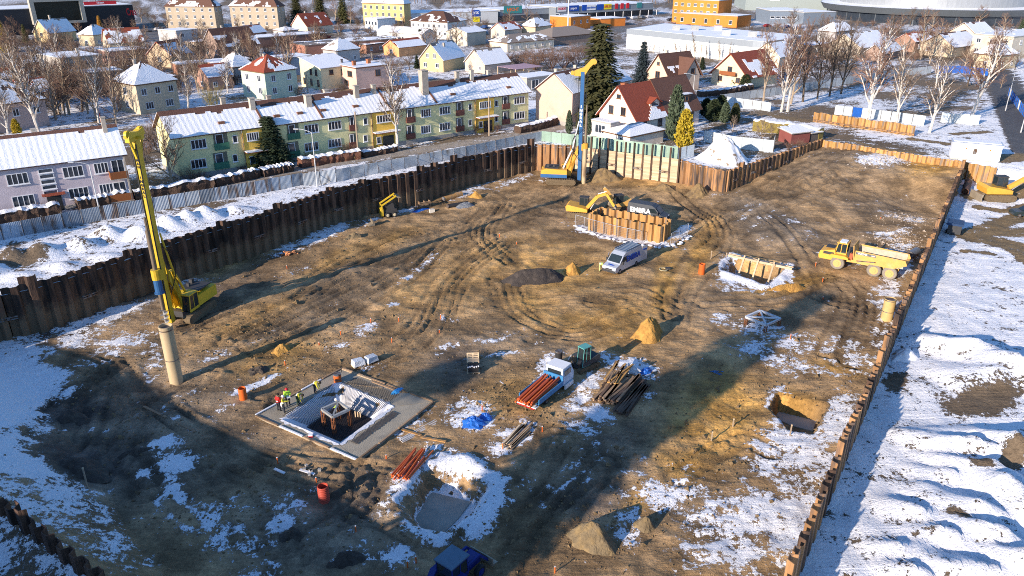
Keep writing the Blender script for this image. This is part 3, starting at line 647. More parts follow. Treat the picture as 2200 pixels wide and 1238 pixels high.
def house(label, C, A, D, eave, rise, roof='x', wall=None, rm=None, snow=.95, ridge=.1, front=(), left=(), chim=(), over=.35, cat='house', name='house', ref=None, cor=0, fm=None, plinth=None, zb=ST, right=(), seed=None, trim=None, cell=.6):
    c = at(C[0], C[1], zb) if len(C) == 2 else Vector(C); a = at(A[0], A[1], zb) if len(A) == 2 else Vector(A)
    v = a-c; W = v.to_2d().length; ang = math.atan2(v.y, v.x); seed = seed if seed is not None else int(abs(c.x*7+c.y*3)) % 97
    H = thing(name, label, cat, (c.x, c.y, zb), ang)
    if ref: REFS.append((Vector((c.x+v.x/2-math.sin(ang)*D/2, c.y+v.y/2+math.cos(ang)*D/2, 0)), ref))
    b = MB(); e = eave
    if roof == 'x': b.add([(0,0,-.6),(W,0,-.6),(W,D,-.6),(0,D,-.6),(0,0,e),(W,0,e),(W,D,e),(0,D,e),(0,D/2,e+rise),(W,D/2,e+rise)],
                          [(0,1,5,4),(2,3,7,6),(3,0,4,8,7),(1,2,6,9,5),(4,5,9,8),(6,7,8,9)])
    elif roof == 'y': b.add([(0,0,-.6),(W,0,-.6),(W,D,-.6),(0,D,-.6),(0,0,e),(W,0,e),(W,D,e),(0,D,e),(W/2,0,e+rise),(W/2,D,e+rise)],
                          [(0,1,5,8,4),(2,3,7,9,6),(3,0,4,7),(1,2,6,5),(4,8,9,7),(5,6,9,8)])
    elif roof == 'mono': b.add([(0,0,-.6),(W,0,-.6),(W,D,-.6),(0,D,-.6),(0,0,e),(W,0,e),(W,D,e+rise),(0,D,e+rise)],
                          [(0,1,5,4),(1,2,6,5),(2,3,7,6),(3,0,4,7),(4,5,6,7)])
    else: b.box(0,W,0,D,-.6,e)
    b.build('wall', wall, H)
    if plinth: MB().box(-.04,W+.04,-.04,D+.04,-.6,plinth).build('plinth', CONC, H)
    o = over; r = None
    if roof == 'x':
        k = rise/(D/2); ze = e-o*k+.02
        q1 = [(-o,-o,ze),(W+o,-o,ze),(W+o,D/2,e+rise+.02),(-o,D/2,e+rise+.02)]; q2 = [(W+o,D+o,ze),(-o,D+o,ze),(-o,D/2,e+rise+.02),(W+o,D/2,e+rise+.02)]
        for i, q in enumerate((q1, q2)):
            q = [Vector(p)+Vector((0,0,.18)) for p in q]; r = slope(H, q, rm)
            if snow: snow_sheet(r, q, snow if i == 0 else 1, ridge if i == 0 else .02, cor, seed+i, cell=cell)
    elif roof == 'y':
        k = rise/(W/2); ze = e-o*k+.02
        q1 = [(-o,D+o,ze),(-o,-o,ze),(W/2,-o,e+rise+.02),(W/2,D+o,e+rise+.02)]; q2 = [(W+o,-o,ze),(W+o,D+o,ze),(W/2,D+o,e+rise+.02),(W/2,-o,e+rise+.02)]
        for i, q in enumerate((q1, q2)):
            q = [Vector(p)+Vector((0,0,.18)) for p in q]; r = slope(H, q, rm)
            if snow: snow_sheet(r, q, snow, ridge, cor, seed+i, cell=cell)
    elif roof == 'hip':
        lx = W >= D; m = min(W, D)/2; z1 = e+rise+.2; z0 = e+.1
        if lx: rA, rB = (m,D/2,z1), (W-m,D/2,z1)
        else: rA, rB = (W/2,m,z1), (W/2,D-m,z1)
        c4 = [(-o,-o,z0),(W+o,-o,z0),(W+o,D+o,z0),(-o,D+o,z0)]
        if lx: fs = [([c4[0],c4[1],rB,rA],1),([c4[2],c4[3],rA,rB],1),([c4[3],c4[0],rA],0),([c4[1],c4[2],rB],0)]
        else: fs = [([c4[3],c4[0],rA,rB],1),([c4[1],c4[2],rB,rA],1),([c4[0],c4[1],rA],0),([c4[2],c4[3],rB],0)]
        for i, (q, quad) in enumerate(fs):
            r = slope(H, q, rm)
            if snow and (snow > .9 or i in (0, 2)):
                qq = [Vector(p) for p in q]; qq = qq if quad else [qq[0], qq[1], qq[2].lerp(qq[1], .04), qq[2].lerp(qq[0], .04)]
                snow_sheet(r, qq, snow, ridge, 0, seed+i, cell=cell)
        MB().box(-o,W+o,-o,D+o,e-.12,e+.08).build('eaves', FRAMEB if trim is None else trim, H)
    elif roof == 'mono':
        q = [Vector(p) for p in [(-o,-o,e+.2),(W+o,-o,e+.2),(W+o,D+o,e+rise+.2),(-o,D+o,e+rise+.2)]]; r = slope(H, q, rm)
        if snow: snow_sheet(r, q, snow, ridge*.3, cor, seed, cell=cell)
    else:
        r = MB().box(-.15,W+.15,-.15,D+.15,e,e+.25).build('roof', rm, H)
        if snow: snow_sheet(r, [(0,0,e+.25),(W,0,e+.25),(W,D,e+.25),(0,D,e+.25)], snow, 0, 0, seed, cell=max(cell, W/60))
    for i in chim:
        x, y, h = i[:3]; w = i[3] if len(i) > 3 else .55
        zr = e+(rise*(1-abs(y-D/2)/(D/2)) if roof == 'x' else rise*(1-abs(x-W/2)/(W/2)) if roof == 'y' else rise*.6 if roof == 'hip' else 0)
        MB().box(x-w/2,x+w/2,y-w/2,y+w/2,zr-.4,zr+h).box(x-w/2-.08,x+w/2+.08,y-w/2-.08,y+w/2+.08,zr+h+.002,zr+h+.12).build('chimney', i[4] if len(i) > 4 else CHIM, r)
    for spec in front:      # (n, z, w, h, mullions, x0, x1)
        n, z, w, h = spec[:4]; mu = spec[4] if len(spec) > 4 else 2; x0 = spec[5] if len(spec) > 5 else 0; x1 = spec[6] if len(spec) > 6 else 1
        for i in range(n): put_window(H, W*(x0+(x1-x0)*(i+.5)/n), 0, z, w, h, mu, 0, fm)
    for spec in left:
        n, z, w, h = spec[:4]; mu = spec[4] if len(spec) > 4 else 2; x0 = spec[5] if len(spec) > 5 else 0; x1 = spec[6] if len(spec) > 6 else 1
        for i in range(n): put_window(H, 0, D*(x0+(x1-x0)*(i+.5)/n), z, w, h, mu, 'l', fm)
    for spec in right:
        n, z, w, h = spec[:4]
        for i in range(n): put_window(H, W, D*(i+.5)/n, z, w, h, 2, 'r', fm)
    H['w'] = W; H['ang'] = ang; H['d'] = D; return H
def fx(H, X, z=3.0):
    "distance along a facade at which pixel column X is seen"
    c = H.location; a = H['ang']; lo, hi = -5.0, H['w']+5
    for _ in range(40):
        m = (lo+hi)/2; u = px(c.x+math.cos(a)*m, c.y+math.sin(a)*m, c.z+z)[0]
        if u < X: lo = m
        else: hi = m
    return lo

# --- the two blocks of flats along the street
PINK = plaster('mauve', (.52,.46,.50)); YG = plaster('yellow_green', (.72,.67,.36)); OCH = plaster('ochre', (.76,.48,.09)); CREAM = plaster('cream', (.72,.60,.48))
H = house('mauve two-storey block of flats at the left edge behind the hoarding', (-150,494), (284,428), 9.5, 6.6, 3.1, 'x', PINK, TILE_BR, .99, .14, over=.5, cat='apartment block', name='apartment_block', ref='the mauve flats', cor=.022, plinth=.5, cell=.38, chim=((14,6,1.2),(22.5,3.6,2.2)))
for z, xs in ((5.0, [(14,61),(135,179),(202,233)]), (2.0, [(27,75),(148,191),(214,244)])):
    for a, b in xs:
        u, v = fx(H, a, z), fx(H, b, z); put_window(H, (u+v)/2, 0, z, v-u, 1.5, 4)
u, v = fx(H, 85, 4), fx(H, 122, 4)
for k in range(5): put_window(H, (u+v)/2, 0, 2.6+k*.75, (v-u)*.85, .6, 1)
u, v = fx(H, 104, 1), fx(H, 135, 1); MB().box(u,v,-.06,.0,-.2,2.2).build('door', mat('dark_door', (.03,.035,.04), .5), H)
MB().box(u-.5,v+.5,-1.3,-.0,2.4,2.5).build('door_canopy', TILE_RD, H)
BROWNP = mat('balcony_boards', (.26,.09,.03), .7, var=.2, orand=.2, stretch=(4,4,.5))
for z in (3.5, .35):
    u = fx(H, 232, z+1); v = H['w']
    b = MB().box(u,v,-1.5,-.0,z-.15,z).build('balcony', CONC, H); MB().box(u,v,-1.5,-1.42,z,z+1.0).box(u,u+.08,-1.42,0,z,z+1.0).build('parapet', BROWNP, b)
    put_window(H, (u+v)/2+.2, 0, z+1.3, 1.6, 2.2, 2)
MB().box(H['w']-.25,H['w']-.05,-1.5,-1.3,-.5,6.4).build('downpipe', CHIM, H)

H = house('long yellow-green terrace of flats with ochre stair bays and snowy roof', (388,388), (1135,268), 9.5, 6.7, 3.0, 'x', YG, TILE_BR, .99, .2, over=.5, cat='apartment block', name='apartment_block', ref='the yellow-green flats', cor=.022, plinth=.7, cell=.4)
AP = H
for z in (5.2, 2.2):
    for a, b in [(410,443),(654,684),(705,733),(904,925),(944,967),(1104,1127)]:
        u, v = fx(H, a, z), fx(H, b, z); put_window(H, (u+v)/2, 0, z, v-u, 1.45, 4)
    for a in (505,593,785,1010,1066):
        put_window(H, fx(H, a, z), 0, z, .8, 1.2, 1)
DARKR = mat('loggia_recess', (.16,.15,.11), .9); PARG = mat('green_parapet', (.05,.16,.10), .7, var=.3); PARB = mat('red_brown_parapet', (.16,.06,.045), .7, var=.3)  # loggias are flat dark panels; the recess shade is in their colour
for i, (a, b) in enumerate([(462,492),(619,644),(751,766),(873,891),(980,996),(1079,1094)]):
    for z in (3.95, .95):
        u, v = fx(H, a, z), fx(H, b, z); l = MB().box(u,v,-.03,.0,z,z+2.5).build('loggia', DARKR, H)
        MB().box(u-.05,v+.05,-.3,-.05,z-.1,z+.95).build('parapet', PARG if i < 2 else PARB, l); put_window(H, u+(v-u)*.4, -.04, z+1.35, (v-u)*.55, 2.0, 1)
CAN = mat('red_canopy', (.3,.09,.04), .6)
for a, b in [(525,566),(800,848),(1021,1059)]:
    u, v = fx(H, a), fx(H, b)
    s = MB().box(u,v,-.35,-.0,-.5,6.55).build('stair_bay', OCH, H)
    f, p = win_mesh((v-u)*.62, 1.3, 5, FRAME); o = link('window', f, s, ((u+v)/2,-.35,5.3)); link('window', win_mesh(.9,1.2,1,FRAME)[0], s, (u+1.0,-.35,1.6)); link('pane', p, s, ((u+v)/2,-.35,5.3)); link('pane', win_mesh(.9,1.2,1,FRAME)[1], s, (u+1.0,-.35,1.6))
    MB().box(u+1.8,v-.5,-.42,-.36,-.2,2.2).build('door', mat('dark_door', (.03,.035,.04)), s)
    k = MB().box(u-.1,v+.3,-1.7,-.35,2.95,3.07).build('door_canopy', CAN, s); MB().box(u-.1,v+.3,-1.7,-.36,3.08,3.2).build('snow_cover', SNOW, s)
    MB().tube((u-.12,-.4,-.4),(u-.12,-.4,6.6),.07,n=6).build('downpipe', STEEL, H)
roofs = [c for c in H.children if c.name.startswith('roof')]
for a, y, h, w in [(509,5.6,1.6,.7),(560,3.2,1.9,.8),(677,2.6,1.9,1.0),(785,3.2,2.1,.8),(825,3.6,1.6,.7),(926,2.4,4.2,1.3),(951,6,1.3,.6),(1009,4.2,1.9,.7),(1040,4.2,1.9,.7),(1085,5.5,1.4,.6),(610,6,1.3,.7),(735,6,1.3,.8)]:
    x = fx(H, a, 8); zr = 6.7+3.0*(1-abs(y-4.75)/4.75)
    MB().box(x-w/2,x+w/2,y-w/2,y+w/2,zr-.5,zr+h).box(x-w/2-.08,x+w/2+.08,y-w/2-.08,y+w/2+.08,zr+h+.002,zr+h+.14).build('chimney', CHIM, roofs[0])
for a in (566,690,836,936): # fire walls between the sections
    x = fx(H, a, 8); MB().beam((x,-.3,6.75),(x,4.75,9.9),.35,.35).beam((x,9.8,6.75),(x,4.75,9.9),.35,.35).build('fire_wall', METAL, roofs[0])
for a in (480,600,650,700,770,860,980,1100):
    x = fx(H, a, 8); b = MB(); b.box(x-.5,x+.5,.9,1.9,7.0+.9*.63,7.0+1.5*.63); b.build('roof_hatch', METAL, roofs[0])

# --- the other houses of the town, near to far
def P_(n, c): return plaster(n, c)
MB_ = P_('salmon_beige', (.60,.42,.33))
house('salmon three-storey house with blank lit gable behind the blue drill mast', (1228,274), (1350,238), 9, 6.8, 3.4, 'x', MB_, TILE_BR, .93, .05, front=((3,5.3,1.7,1.4,3),(3,2.2,1.7,1.4,3)), left=(), chim=((2,5.5,1.3),(9,5.5,1.3)), ref='the salmon gabled house', plinth=.9)
H = house('cream semi-detached house with steep red-brown roof beside the columnar conifers', (1366,294), (1432,279), 9.5, 3.3, 5.6, 'x', P_('white_cream', (.80,.69,.58)), TILE_RD, .42, .55, front=((2,1.9,1.3,1.5,2),), left=((1,7.0,1.0,.8,1,.35,.65),(2,4.3,1.2,1.6,2,.2,.85),(1,1.6,1.6,1.1,2,.05,.4)), over=.6, ref='the cream steep-roofed house', fm=FRAMEB, chim=((2.4,5.6,1.2,1.0,mat('brick_chimney', (.36,.13,.06), .85, var=.3)),), plinth=.5)
w = H['w']; b = MB().add([(w*.55,1.2,4.6),(w*.85,1.2,4.6),(w*.85,3.2,5.8),(w*.55,3.2,5.8),(w*.55,1.2,5.7),(w*.85,1.2,5.7),(w*.7,1.0,6.5),(w*.7,3.6,6.5)], [(0,1,5,6,4),(4,6,7,3),(1,2,7,5)][:1]+[(0,4,3),(1,2,5)]).build('dormer', P_('white_cream', (.8,.69,.58)), H)
slope(b, [(w*.5,.7,5.6),(w*.7,.7,6.55),(w*.7,3.9,6.55),(w*.5,3.4,5.6)], TILE_RD); slope(b, [(w*.7,.7,6.55),(w*.9,.7,5.6),(w*.9,3.4,5.6),(w*.7,3.9,6.55)], TILE_RD)
put_window(b, w*.7, 1.19, 5.25, w*.2, .9, 2, 0, FRAMEB)
H2 = house('right half of the semi-detached pair with dark brown roof and dormer', (1432,279), (1500,265), 9.5, 3.3, 5.9, 'x', P_('pale_pink', (.66,.55,.5)), TILE_BR, .25, .6, front=((2,1.9,1.2,1.5,2),), over=.5, ref='the dark brown roofed half house', fm=FRAMEB, chim=((3,6,1.0),))
w = H2['w']; b = MB().box(w*.45,w*.8,.9,3.2,4.6,6.1).build('dormer', TILE_BR, H2); MB().box(w*.42,w*.83,.8,3.3,6.102,6.25).build('dormer_roof', SNOW, H2); put_window(b, w*.62, .9, 5.3, w*.22, 1.0, 2, 0, FRAMEB)
house('small cream flat-roofed porch building with large window by the green hoarding', (1310,301), (1328,297), 5.0, 2.9, 0, 'flat', P_('white_cream', (.8,.69,.58)), CONC, .5, left=((1,1.7,2.6,1.6,3),), ref='the cream porch', cat='annexe')
house('low garage with white snowy hipped roof behind the green hoarding', (1352,322), (1424,306), 6.5, 2.3, 1.2, 'hip', P_('white_cream', (.8,.69,.58)), CONC, 1.0, .02, left=((1,1.3,.9,1.1,1,.1,.5),), ref='the snowy hipped garage', cat='garage', name='garage')
H = house('house with tall brown gables behind the blue spruce', (1437,196), (1500,187), 8.5, 3.2, 5.4, 'x', P_('apricot', (.70,.50,.36)), TILE_BR, .4, .5, left=((1,6.4,.9,.8,1,.35,.65),(1,3.6,1.5,1.7,2,.25,.75)), over=.5, ref='the brown-gabled house', fm=FRAMEB, chim=((3,4.5,1.0),))
w = H['w']
MB().add([(w*.35,-1.5,-.5),(w*.85,-1.5,-.5),(w*.85,2,-.5),(w*.35,2,-.5),(w*.35,-1.5,3.6),(w*.85,-1.5,3.6),(w*.6,-1.5,7.6),(w*.6,4,7.6),(w*.35,2,3.6),(w*.85,2,3.6)], [(0,1,5,6,4),(3,0,4,8),(1,2,9,5)]).build('cross_gable', P_('beige', (.6,.47,.37)), H)
slope(H, [(w*.25,4,3.2),(w*.25,-1.9,3.2),(w*.6,-1.9,7.8),(w*.6,4,7.8)], TILE_BR); r = slope(H, [(w*.95,-1.9,3.2),(w*.95,4,3.2),(w*.6,4,7.8),(w*.6,-1.9,7.8)], TILE_BR); snow_sheet(r, [(w*.95,-1.9,3.2),(w*.95,4,3.2),(w*.6,4,7.8),(w*.6,-1.9,7.8)], .9, .05)
put_window(H, w*.6, -1.5, 4.6, 1.3, 1.3, 2, 0, FRAMEB)
H = house('yellow house with bright red tiled roof and wooden balcony by the road', (1603,190), (1668,178), 11, 3.0, 5.2, 'x', P_('pale_yellow', (.66,.56,.38)), TILE_RD, .2, .3, left=((1,4.2,1.4,1.5,2,.3,.7),(2,1.7,1.3,1.3,2)), over=.7, ref='the red-roofed house', fm=FRAMEB, chim=((4,6.5,1.2),))
MB().box(-1.1,0,3,8,2.8,2.95).box(-1.1,-1.0,3,8,2.96,3.8).build('balcony', BROWNP, H)
house('yellow gabled house with snowy roof and skylights above the flats', (953,155), (998,145), 8.5, 3.4, 4.4, 'x', P_('warm_yellow', (.62,.47,.25)), TILE_GB, .98, .05, left=((2,4.4,1.0,1.3,2,.2,.8),(2,1.7,1.2,1.3,2)), ref='the yellow gabled house', chim=((5,3,1.1,.5),))
house('orange bungalow with red tiles showing through roof snow', (858,123), (915,116), 8, 3.0, 2.2, 'x', P_('orange', (.72,.36,.16)), TILE_RD, .8, .2, left=((1,1.7,1.6,1.2,2),), chim=((4,5,1.0),(6,5,1.0)), ref='the orange bungalow')
H = house('pale yellow modern house with single-slope snowy roof', (693,194), (764,184), 9.5, 5.2, 2.2, 'mono', P_('lemon', (.70,.66,.42)), CONC, 1, left=((2,4.2,.9,1.5,1,.1,.6),(3,1.6,.9,1.6,1)), front=((1,4.2,1.2,1.2,1,.0,.6),), ref='the pale yellow house', fm=FRAMEB, chim=((8,2,1.5,.4,TILE_DK),))
house('salmon cube house with flat snowy roof and two brick chimneys', (768,195), (838,186), 10, 5.4, 0, 'flat', P_('salmon', (.72,.46,.36)), METAL, 1, left=((1,3.9,2.2,1.4,2,.1,.5),(1,3.9,1.2,1.6,1,.6,.9),(1,1.5,2.0,1.2,2)), front=((1,3.9,1.6,1.5,2,.4,.9),), chim=((2,4,1.3,.8,mat('brick_chimney', (.36,.13,.06))),(7,5,1.3,.9,mat('brick_chimney', (.36,.13,.06)))), ref='the salmon cube house', fm=FRAMEB)
house('house with wide snowy gable roof right of the yellow gabled house', (1042,159), (1095,152), 9, 2.6, 3.8, 'x', P_('beige', (.6,.47,.37)), TILE_GB, .9, .05, left=((2,1.4,1.0,1.1,2),), ref='the wide-roofed house')
house('pale green house with dark red hipped roof', (575,215), (642,204), 9.5, 6.3, 3.4, 'hip', P_('pale_green', (.50,.58,.45)), TILE_RD, .35, .3, left=((2,4.8,1.2,1.5,2),(2,1.9,1.2,1.5,2)), front=((2,4.8,1.2,1.5,2),(2,1.9,1.2,1.5,2)), ref='the pale green house', chim=((4,5,1.5),))
house('beige two-storey house with snowy pyramid roof in the bare garden', (303,246), (388,232), 9.5, 6.2, 4.0, 'hip', P_('sand', (.56,.47,.34)), TILE_BR, .85, .08, left=((1,4.6,1.2,1.5,2),(1,1.7,1.2,1.5,2)), front=((3,4.6,1.2,1.4,2),(2,1.6,1.8,1.5,3)), ref='the snowy pyramid-roofed house', chim=((4,6,2.0),))
house('pinkish house with brown hipped roof half hidden by birches at left', (-25,290), (108,268), 11, 5.2, 4.4, 'hip', P_('dusky_pink', (.50,.38,.34)), TILE_BR, .6, .15, front=((3,3.4,1.2,1.4,2),), left=((2,3.4,1.2,1.4,2),), ref='the pinkish hipped house', chim=((5,6,1.6),))
house('grey flat-roofed block with one red end wall among bare trees', (140,178), (228,168), 15, 6.2, 0, 'flat', P_('grey', (.40,.36,.31)), CONC, 1, front=((4,4.6,1.4,1.3,2),(4,1.8,1.4,1.3,2)), left=((2,4.6,.8,1.4,1),), ref='the grey flat-roofed block', chim=((8,8,1.5),))
house('low rosy flat-roofed house with glass corner among trees', (240,143), (326,135), 11, 4.2, 0, 'flat', P_('rosy', (.46,.27,.22)), CONC, 1, front=((3,2.4,1.6,1.4,2),), ref='the rosy flat-roofed house')
house('two-storey brown flat-roofed row behind the left birches', (178,205), (272,195), 8, 5.0, 0, 'flat', P_('brownish', (.36,.28,.23)), CONC, .95, front=((4,3.6,1.3,1.2,2),(4,1.3,1.6,1.6,2)), ref='the brown flat-roofed row')
house('house with red roof striped by melting snow near the black hall', (238,112), (312,107), 10, 3.0, 4.4, 'x', P_('sand', (.56,.47,.34)), TILE_RD, .55, .15, left=((1,3.2,1.2,1.2,2),), ref='the snow-striped red roof')
house('gabled house with bright snowy roof just below the black hall', (110,92), (166,86), 9, 3.6, 4.6, 'x', P_('warm_yellow', (.62,.47,.25)), TILE_GB, 1, .02, left=((1,3.0,1.2,1.2,2),), chim=((5,4.5,1.5),), ref='the gabled house below the black hall')
house('orange-ended gabled house behind a leaning bare tree', (372,146), (414,138), 9, 3.6, 3.8, 'x', P_('ochre_pale', (.56,.43,.28)), TILE_RD, .6, .15, left=((1,2.4,1.2,1.4,2),), ref='the orange-ended house')
house('large dark house with steep brown roof left of the long garages', (478,130), (560,121), 11, 4.2, 5.2, 'x', P_('umber', (.34,.24,.19)), TILE_BR, .4, .4, left=((2,2.4,1.2,1.4,2),), front=((4,2.2,1.2,1.4,2),), ref='the large dark house', chim=((5,6,1.2),))
house('white flat-roofed house with red wall near the beige blocks', (382,92), (428,87), 11, 4.2, 0, 'flat', P_('pale_grey', (.52,.5,.48)), CONC, 1, front=((2,2.6,1.6,1.4,2),), ref='the white flat-roofed house')
house('brick coloured long low row with snow on its roof', (385,162), (545,149), 7, 2.8, 0, 'flat', P_('brick', (.34,.17,.11)), CONC, .9, front=((6,1.5,1.2,1.0,2),), ref='the brick low row', cat='garage row', name='garage_row')
house('grey cubic house with terrace wall behind the pale green house', (612,165), (676,157), 9, 4.8, 0, 'flat', P_('blue_grey', (.36,.39,.44)), CONC, 1, left=((3,1.8,1.0,1.6,1),), ref='the grey cubic house')
house('gabled house with long dark red roof in front of the pine trees', (662,76), (716,71), 11, 3.6, 4.8, 'x', P_('cream2', (.66,.55,.42)), TILE_RD, .1, .3, chim=((4,6,1.3),(8,6,1.3)), ref='the dark red gabled house')
house('small white-roofed shed left of the dark red gabled house', (610,80), (642,77), 7, 2.4, 1.2, 'hip', P_('pale_grey', (.52,.5,.48)), CONC, 1, 0, cat='shed', name='shed', ref='the white-roofed shed')
house('long low brown garage row with flat snowy roof', (556,103), (704,91), 10, 3.4, 0, 'flat', P_('brick2', (.28,.16,.12)), CONC, 1, ref='the upper garage row', cat='garage row', name='garage_row')
house('longest garage row with patchy grey roof and reddish walls', (658,124), (866,106), 12, 3.8, 0, 'flat', P_('brick3', (.40,.19,.13)), TILE_GB, .45, ref='the reddish garage row', cat='garage row', name='garage_row')
house('white hall with big snowy roof beside a small dark fir', (908,100), (938,96), 24, 4.2, 1.8, 'y', P_('white', (.72,.72,.70)), CONC, 1, .0, ref='the white snowy hall', cat='hall', name='hall', left=((6,2.4,1.0,.8,1),))
house('white three-storey building with large brown hipped roof', (962,84), (1003,78), 19, 6.4, 3.6, 'hip', P_('white', (.72,.72,.70)), TILE_BR, .2, .4, left=((7,4.8,1.1,1.3,2),(7,1.9,1.1,1.3,2)), ref='the white brown-roofed building', cat='building', name='office_building')
house('beige annexe with snowy roof right of the white building', (1004,99), (1044,94), 11, 4.6, 1.6, 'x', P_('sand2', (.62,.54,.42)), CONC, 1, .0, left=((2,2.6,1.2,1.2,2),), ref='the beige annexe')
house('white glazed pavilion with flat roof below the yellow villa', (812,64), (850,61), 10, 4.4, 0, 'flat', P_('white', (.72,.72,.70)), CONC, 1, left=((4,2.6,1.4,1.6,1),), ref='the white pavilion')
for C_, A_, lb, rf in [((466,62),(482,59),'left one of two beige four-storey blocks with brown hipped roofs','the left beige block'),((600,62),(616,59),'right one of two beige four-storey blocks with brown hipped roofs','the right beige block')]:
    house(lb, C_, A_, 24, 9.6, 4.4, 'hip', P_('drab', (.42,.35,.26)), TILE_BR, .3, .5, left=((6,8.2,1.2,1.5,2),(6,5.2,1.2,1.5,2),(6,2.2,1.2,1.5,2)), front=((2,8.2,1.0,1.4,2),), ref=rf, cat='apartment block', name='apartment_block', chim=((3,8,1.6),(3,16,1.6)))
house('ornate yellow villa with snowy mansard roof at the top of the picture', (870,58), (884,56), 24, 10.2, 5.2, 'hip', P_('villa_yellow', (.58,.42,.19)), TILE_GB, .9, .1, left=((7,8.4,1.3,1.7,2),(7,5.2,1.3,1.7,2),(7,2.0,1.3,1.7,2)), ref='the yellow villa', cat='villa', name='villa')
fill = [(330,196,58,'tan'),(452,196,50,'russet'),(505,178,44,'grey'),(58,160,56,'rusty'),(20,205,52,'cream'),(205,100,40,'sandy'),(432,110,44,'brown'),(538,92,36,'umber'),(728,138,46,'dusty'),(788,116,40,'ash'),(1085,84,36,'pale'),(1150,80,34,'buff'),(1742,118,48,'stone'),(1962,112,40,'ochre'),(1792,92,40,'clay'),(470,160,40,'earthen'),(60,235,60,'muted'),(2140,150,40,'chalky')]
for k, (x, y, w, c) in enumerate(fill):
    col = [(.5,.4,.3),(.36,.22,.16),(.4,.39,.38),(.45,.24,.16),(.6,.52,.42),(.55,.45,.3)][k % 6]
    house(f'small {c} house number-less among bare trees'.replace(' number-less',''), (x,y), (x+w,y-w*.13), 7.5, 2.8+(k % 3)*.6, (0,2.6,3.4)[k % 3], ('flat','x','hip')[k % 3], P_('fill_'+c, col), (TILE_BR,TILE_RD,TILE_GB)[k % 3], (.95,.75,.88)[k % 3], .12, front=((2,1.5,1.1,1.2,2),), left=((1,1.5,1.1,1.2,2),), ref=f'the small {c} house')
# shops and halls
GREYM = mat('grey_cladding', (.26,.29,.32), .5, .2, var=.12, stretch=(4,4,.2)); WHITEM = mat('white_cladding', (.78,.77,.73), .6, var=.06, scale=.3); DARKG = mat('dark_band', (.10,.115,.13), .5, var=.1)
def sign(H, x0, x1, z0, z1, m, txt=None, tm=None, face=0, y=-.3, size=None, D=0, bold=0):
    b = MB(); b.box(x0, x1, y, y+.2, z0, z1); o = b.build('sign', m, H)
    if txt: lettering(o, txt, tm, size or (z1-z0)*.62, ((x0+x1)/2, y-.03, (z0+z1)/2), (math.pi/2, 0, 0), x1-x0)
    return o
def lettering(par, txt, m, size, loc, rot, maxw=None, bold=.02):
    cu = bpy.data.curves.new('lettering', 'FONT'); cu.body = txt; cu.size = size; cu.align_x = 'CENTER'; cu.align_y = 'CENTER'; cu.extrude = .015; cu.offset = bold*size; cu.resolution_u = 2
    tmp = bpy.data.objects.new('tmp', cu); COL.objects.link(tmp); dg = bpy.context.evaluated_depsgraph_get()
    me = bpy.data.meshes.new_from_object(tmp.evaluated_get(dg)); bpy.data.objects.remove(tmp)
    me.materials.clear(); me.materials.append(m); o = link('lettering', me, par, loc, rot=rot)
    w = max(v.co.x for v in me.vertices)-min(v.co.x for v in me.vertices) if len(me.vertices) else 1
    if maxw and w > maxw*.94: o.scale = (maxw*.94/w, 1, 1)
    return o
SW = mat('sign_white', (.8,.8,.8), .5, var=.03); SR = mat('sign_red', (.55,.02,.03), .5, var=.03); SB = mat('sign_blue', (.01,.07,.38), .5, var=.03); SY = mat('sign_yellow', (.75,.62,.02), .5, var=.03); SO = mat('sign_orange', (.75,.16,.02), .5, var=.03); ST_ = mat('sign_teal', (.05,.25,.25), .5, var=.05); SP_ = mat('sign_purple', (.3,.02,.25), .5, var=.03)
H = house('long retail strip with a row of coloured shop signs', (1194,44), (1402,32), 26, 6.2, 0, 'flat', GREYM, CONC, 1, ref='the shop strip', cat='shop building', name='retail_building', cell=2)
for a, b, m, t, tm in [(1198,1216,SW,'DOLMONT',SR),(1221,1243,SB,'pepco',SW),(1250,1260,SB,None,None),(1260,1279,SW,'sportisimo',SB),(1282,1296,SB,None,None),(1297,1313,SY,'SUPER ZOO',SR),(1321,1327,SR,None,None),(1333,1339,SR,None,None),(1345,1351,SR,None,None),(1368,1378,ST_,None,None)]:
    sign(H, fx(H, a, 5), fx(H, b, 5), 4.2, 7.0, m, t, tm)
MB().box(0,H['w'],-3.2,-.02,3.2,3.7).build('canopy', GREYM, H); MB().box(0,H['w'],-.05,0,.2,2.8).build('shop_front', GLASS, H)
for k in range(12): MB().tube((H['w']*k/11,-3.0,-.3),(H['w']*k/11,-3.0,3.2),.15,n=6).build('column', FRAME, H)
H = house('grey shop building with teal sign board left of the shop strip', (1074,48), (1186,42), 22, 5.6, 0, 'flat', GREYM, CONC, 1, ref='the teal-sign shop', cat='shop building', name='retail_building', cell=2)
sign(H, fx(H,1082,5), fx(H,1121,5), 4.0, 7.6, ST_, 'HECHT', SO); MB().box(0,H['w'],-.05,0,.2,3).build('shop_front', GLASS, H)
H = house('long pale grey warehouse with blue sign beside the white building', (884,56), (1070,49), 24, 5.4, 0, 'flat', mat('pale_cladding', (.48,.5,.52), .5), CONC, 1, ref='the pale warehouse', cat='warehouse', name='warehouse', cell=2)
sign(H, fx(H,1014,5), fx(H,1030,5), 3.6, 6.4, SB, 'JYSK', SW); sign(H, fx(H,1016,2), fx(H,1030,2), .8, 3.0, SY)
ORG = P_('orange_render', (.66,.21,.04))
H = house('small orange and white building below the shop strip', (1226,66), (1268,61), 12, 5.6, 0, 'flat', ORG, CONC, 1, front=((3,3.4,1.2,1.4,2),), ref='the small orange building', cat='building', name='office_building')
house('low orange flat-roofed wing behind the tall spruce top', (1290,59), (1343,56), 12, 3.6, 0, 'flat', ORG, CONC, 1, ref='the low orange wing', cat='building', name='office_building')
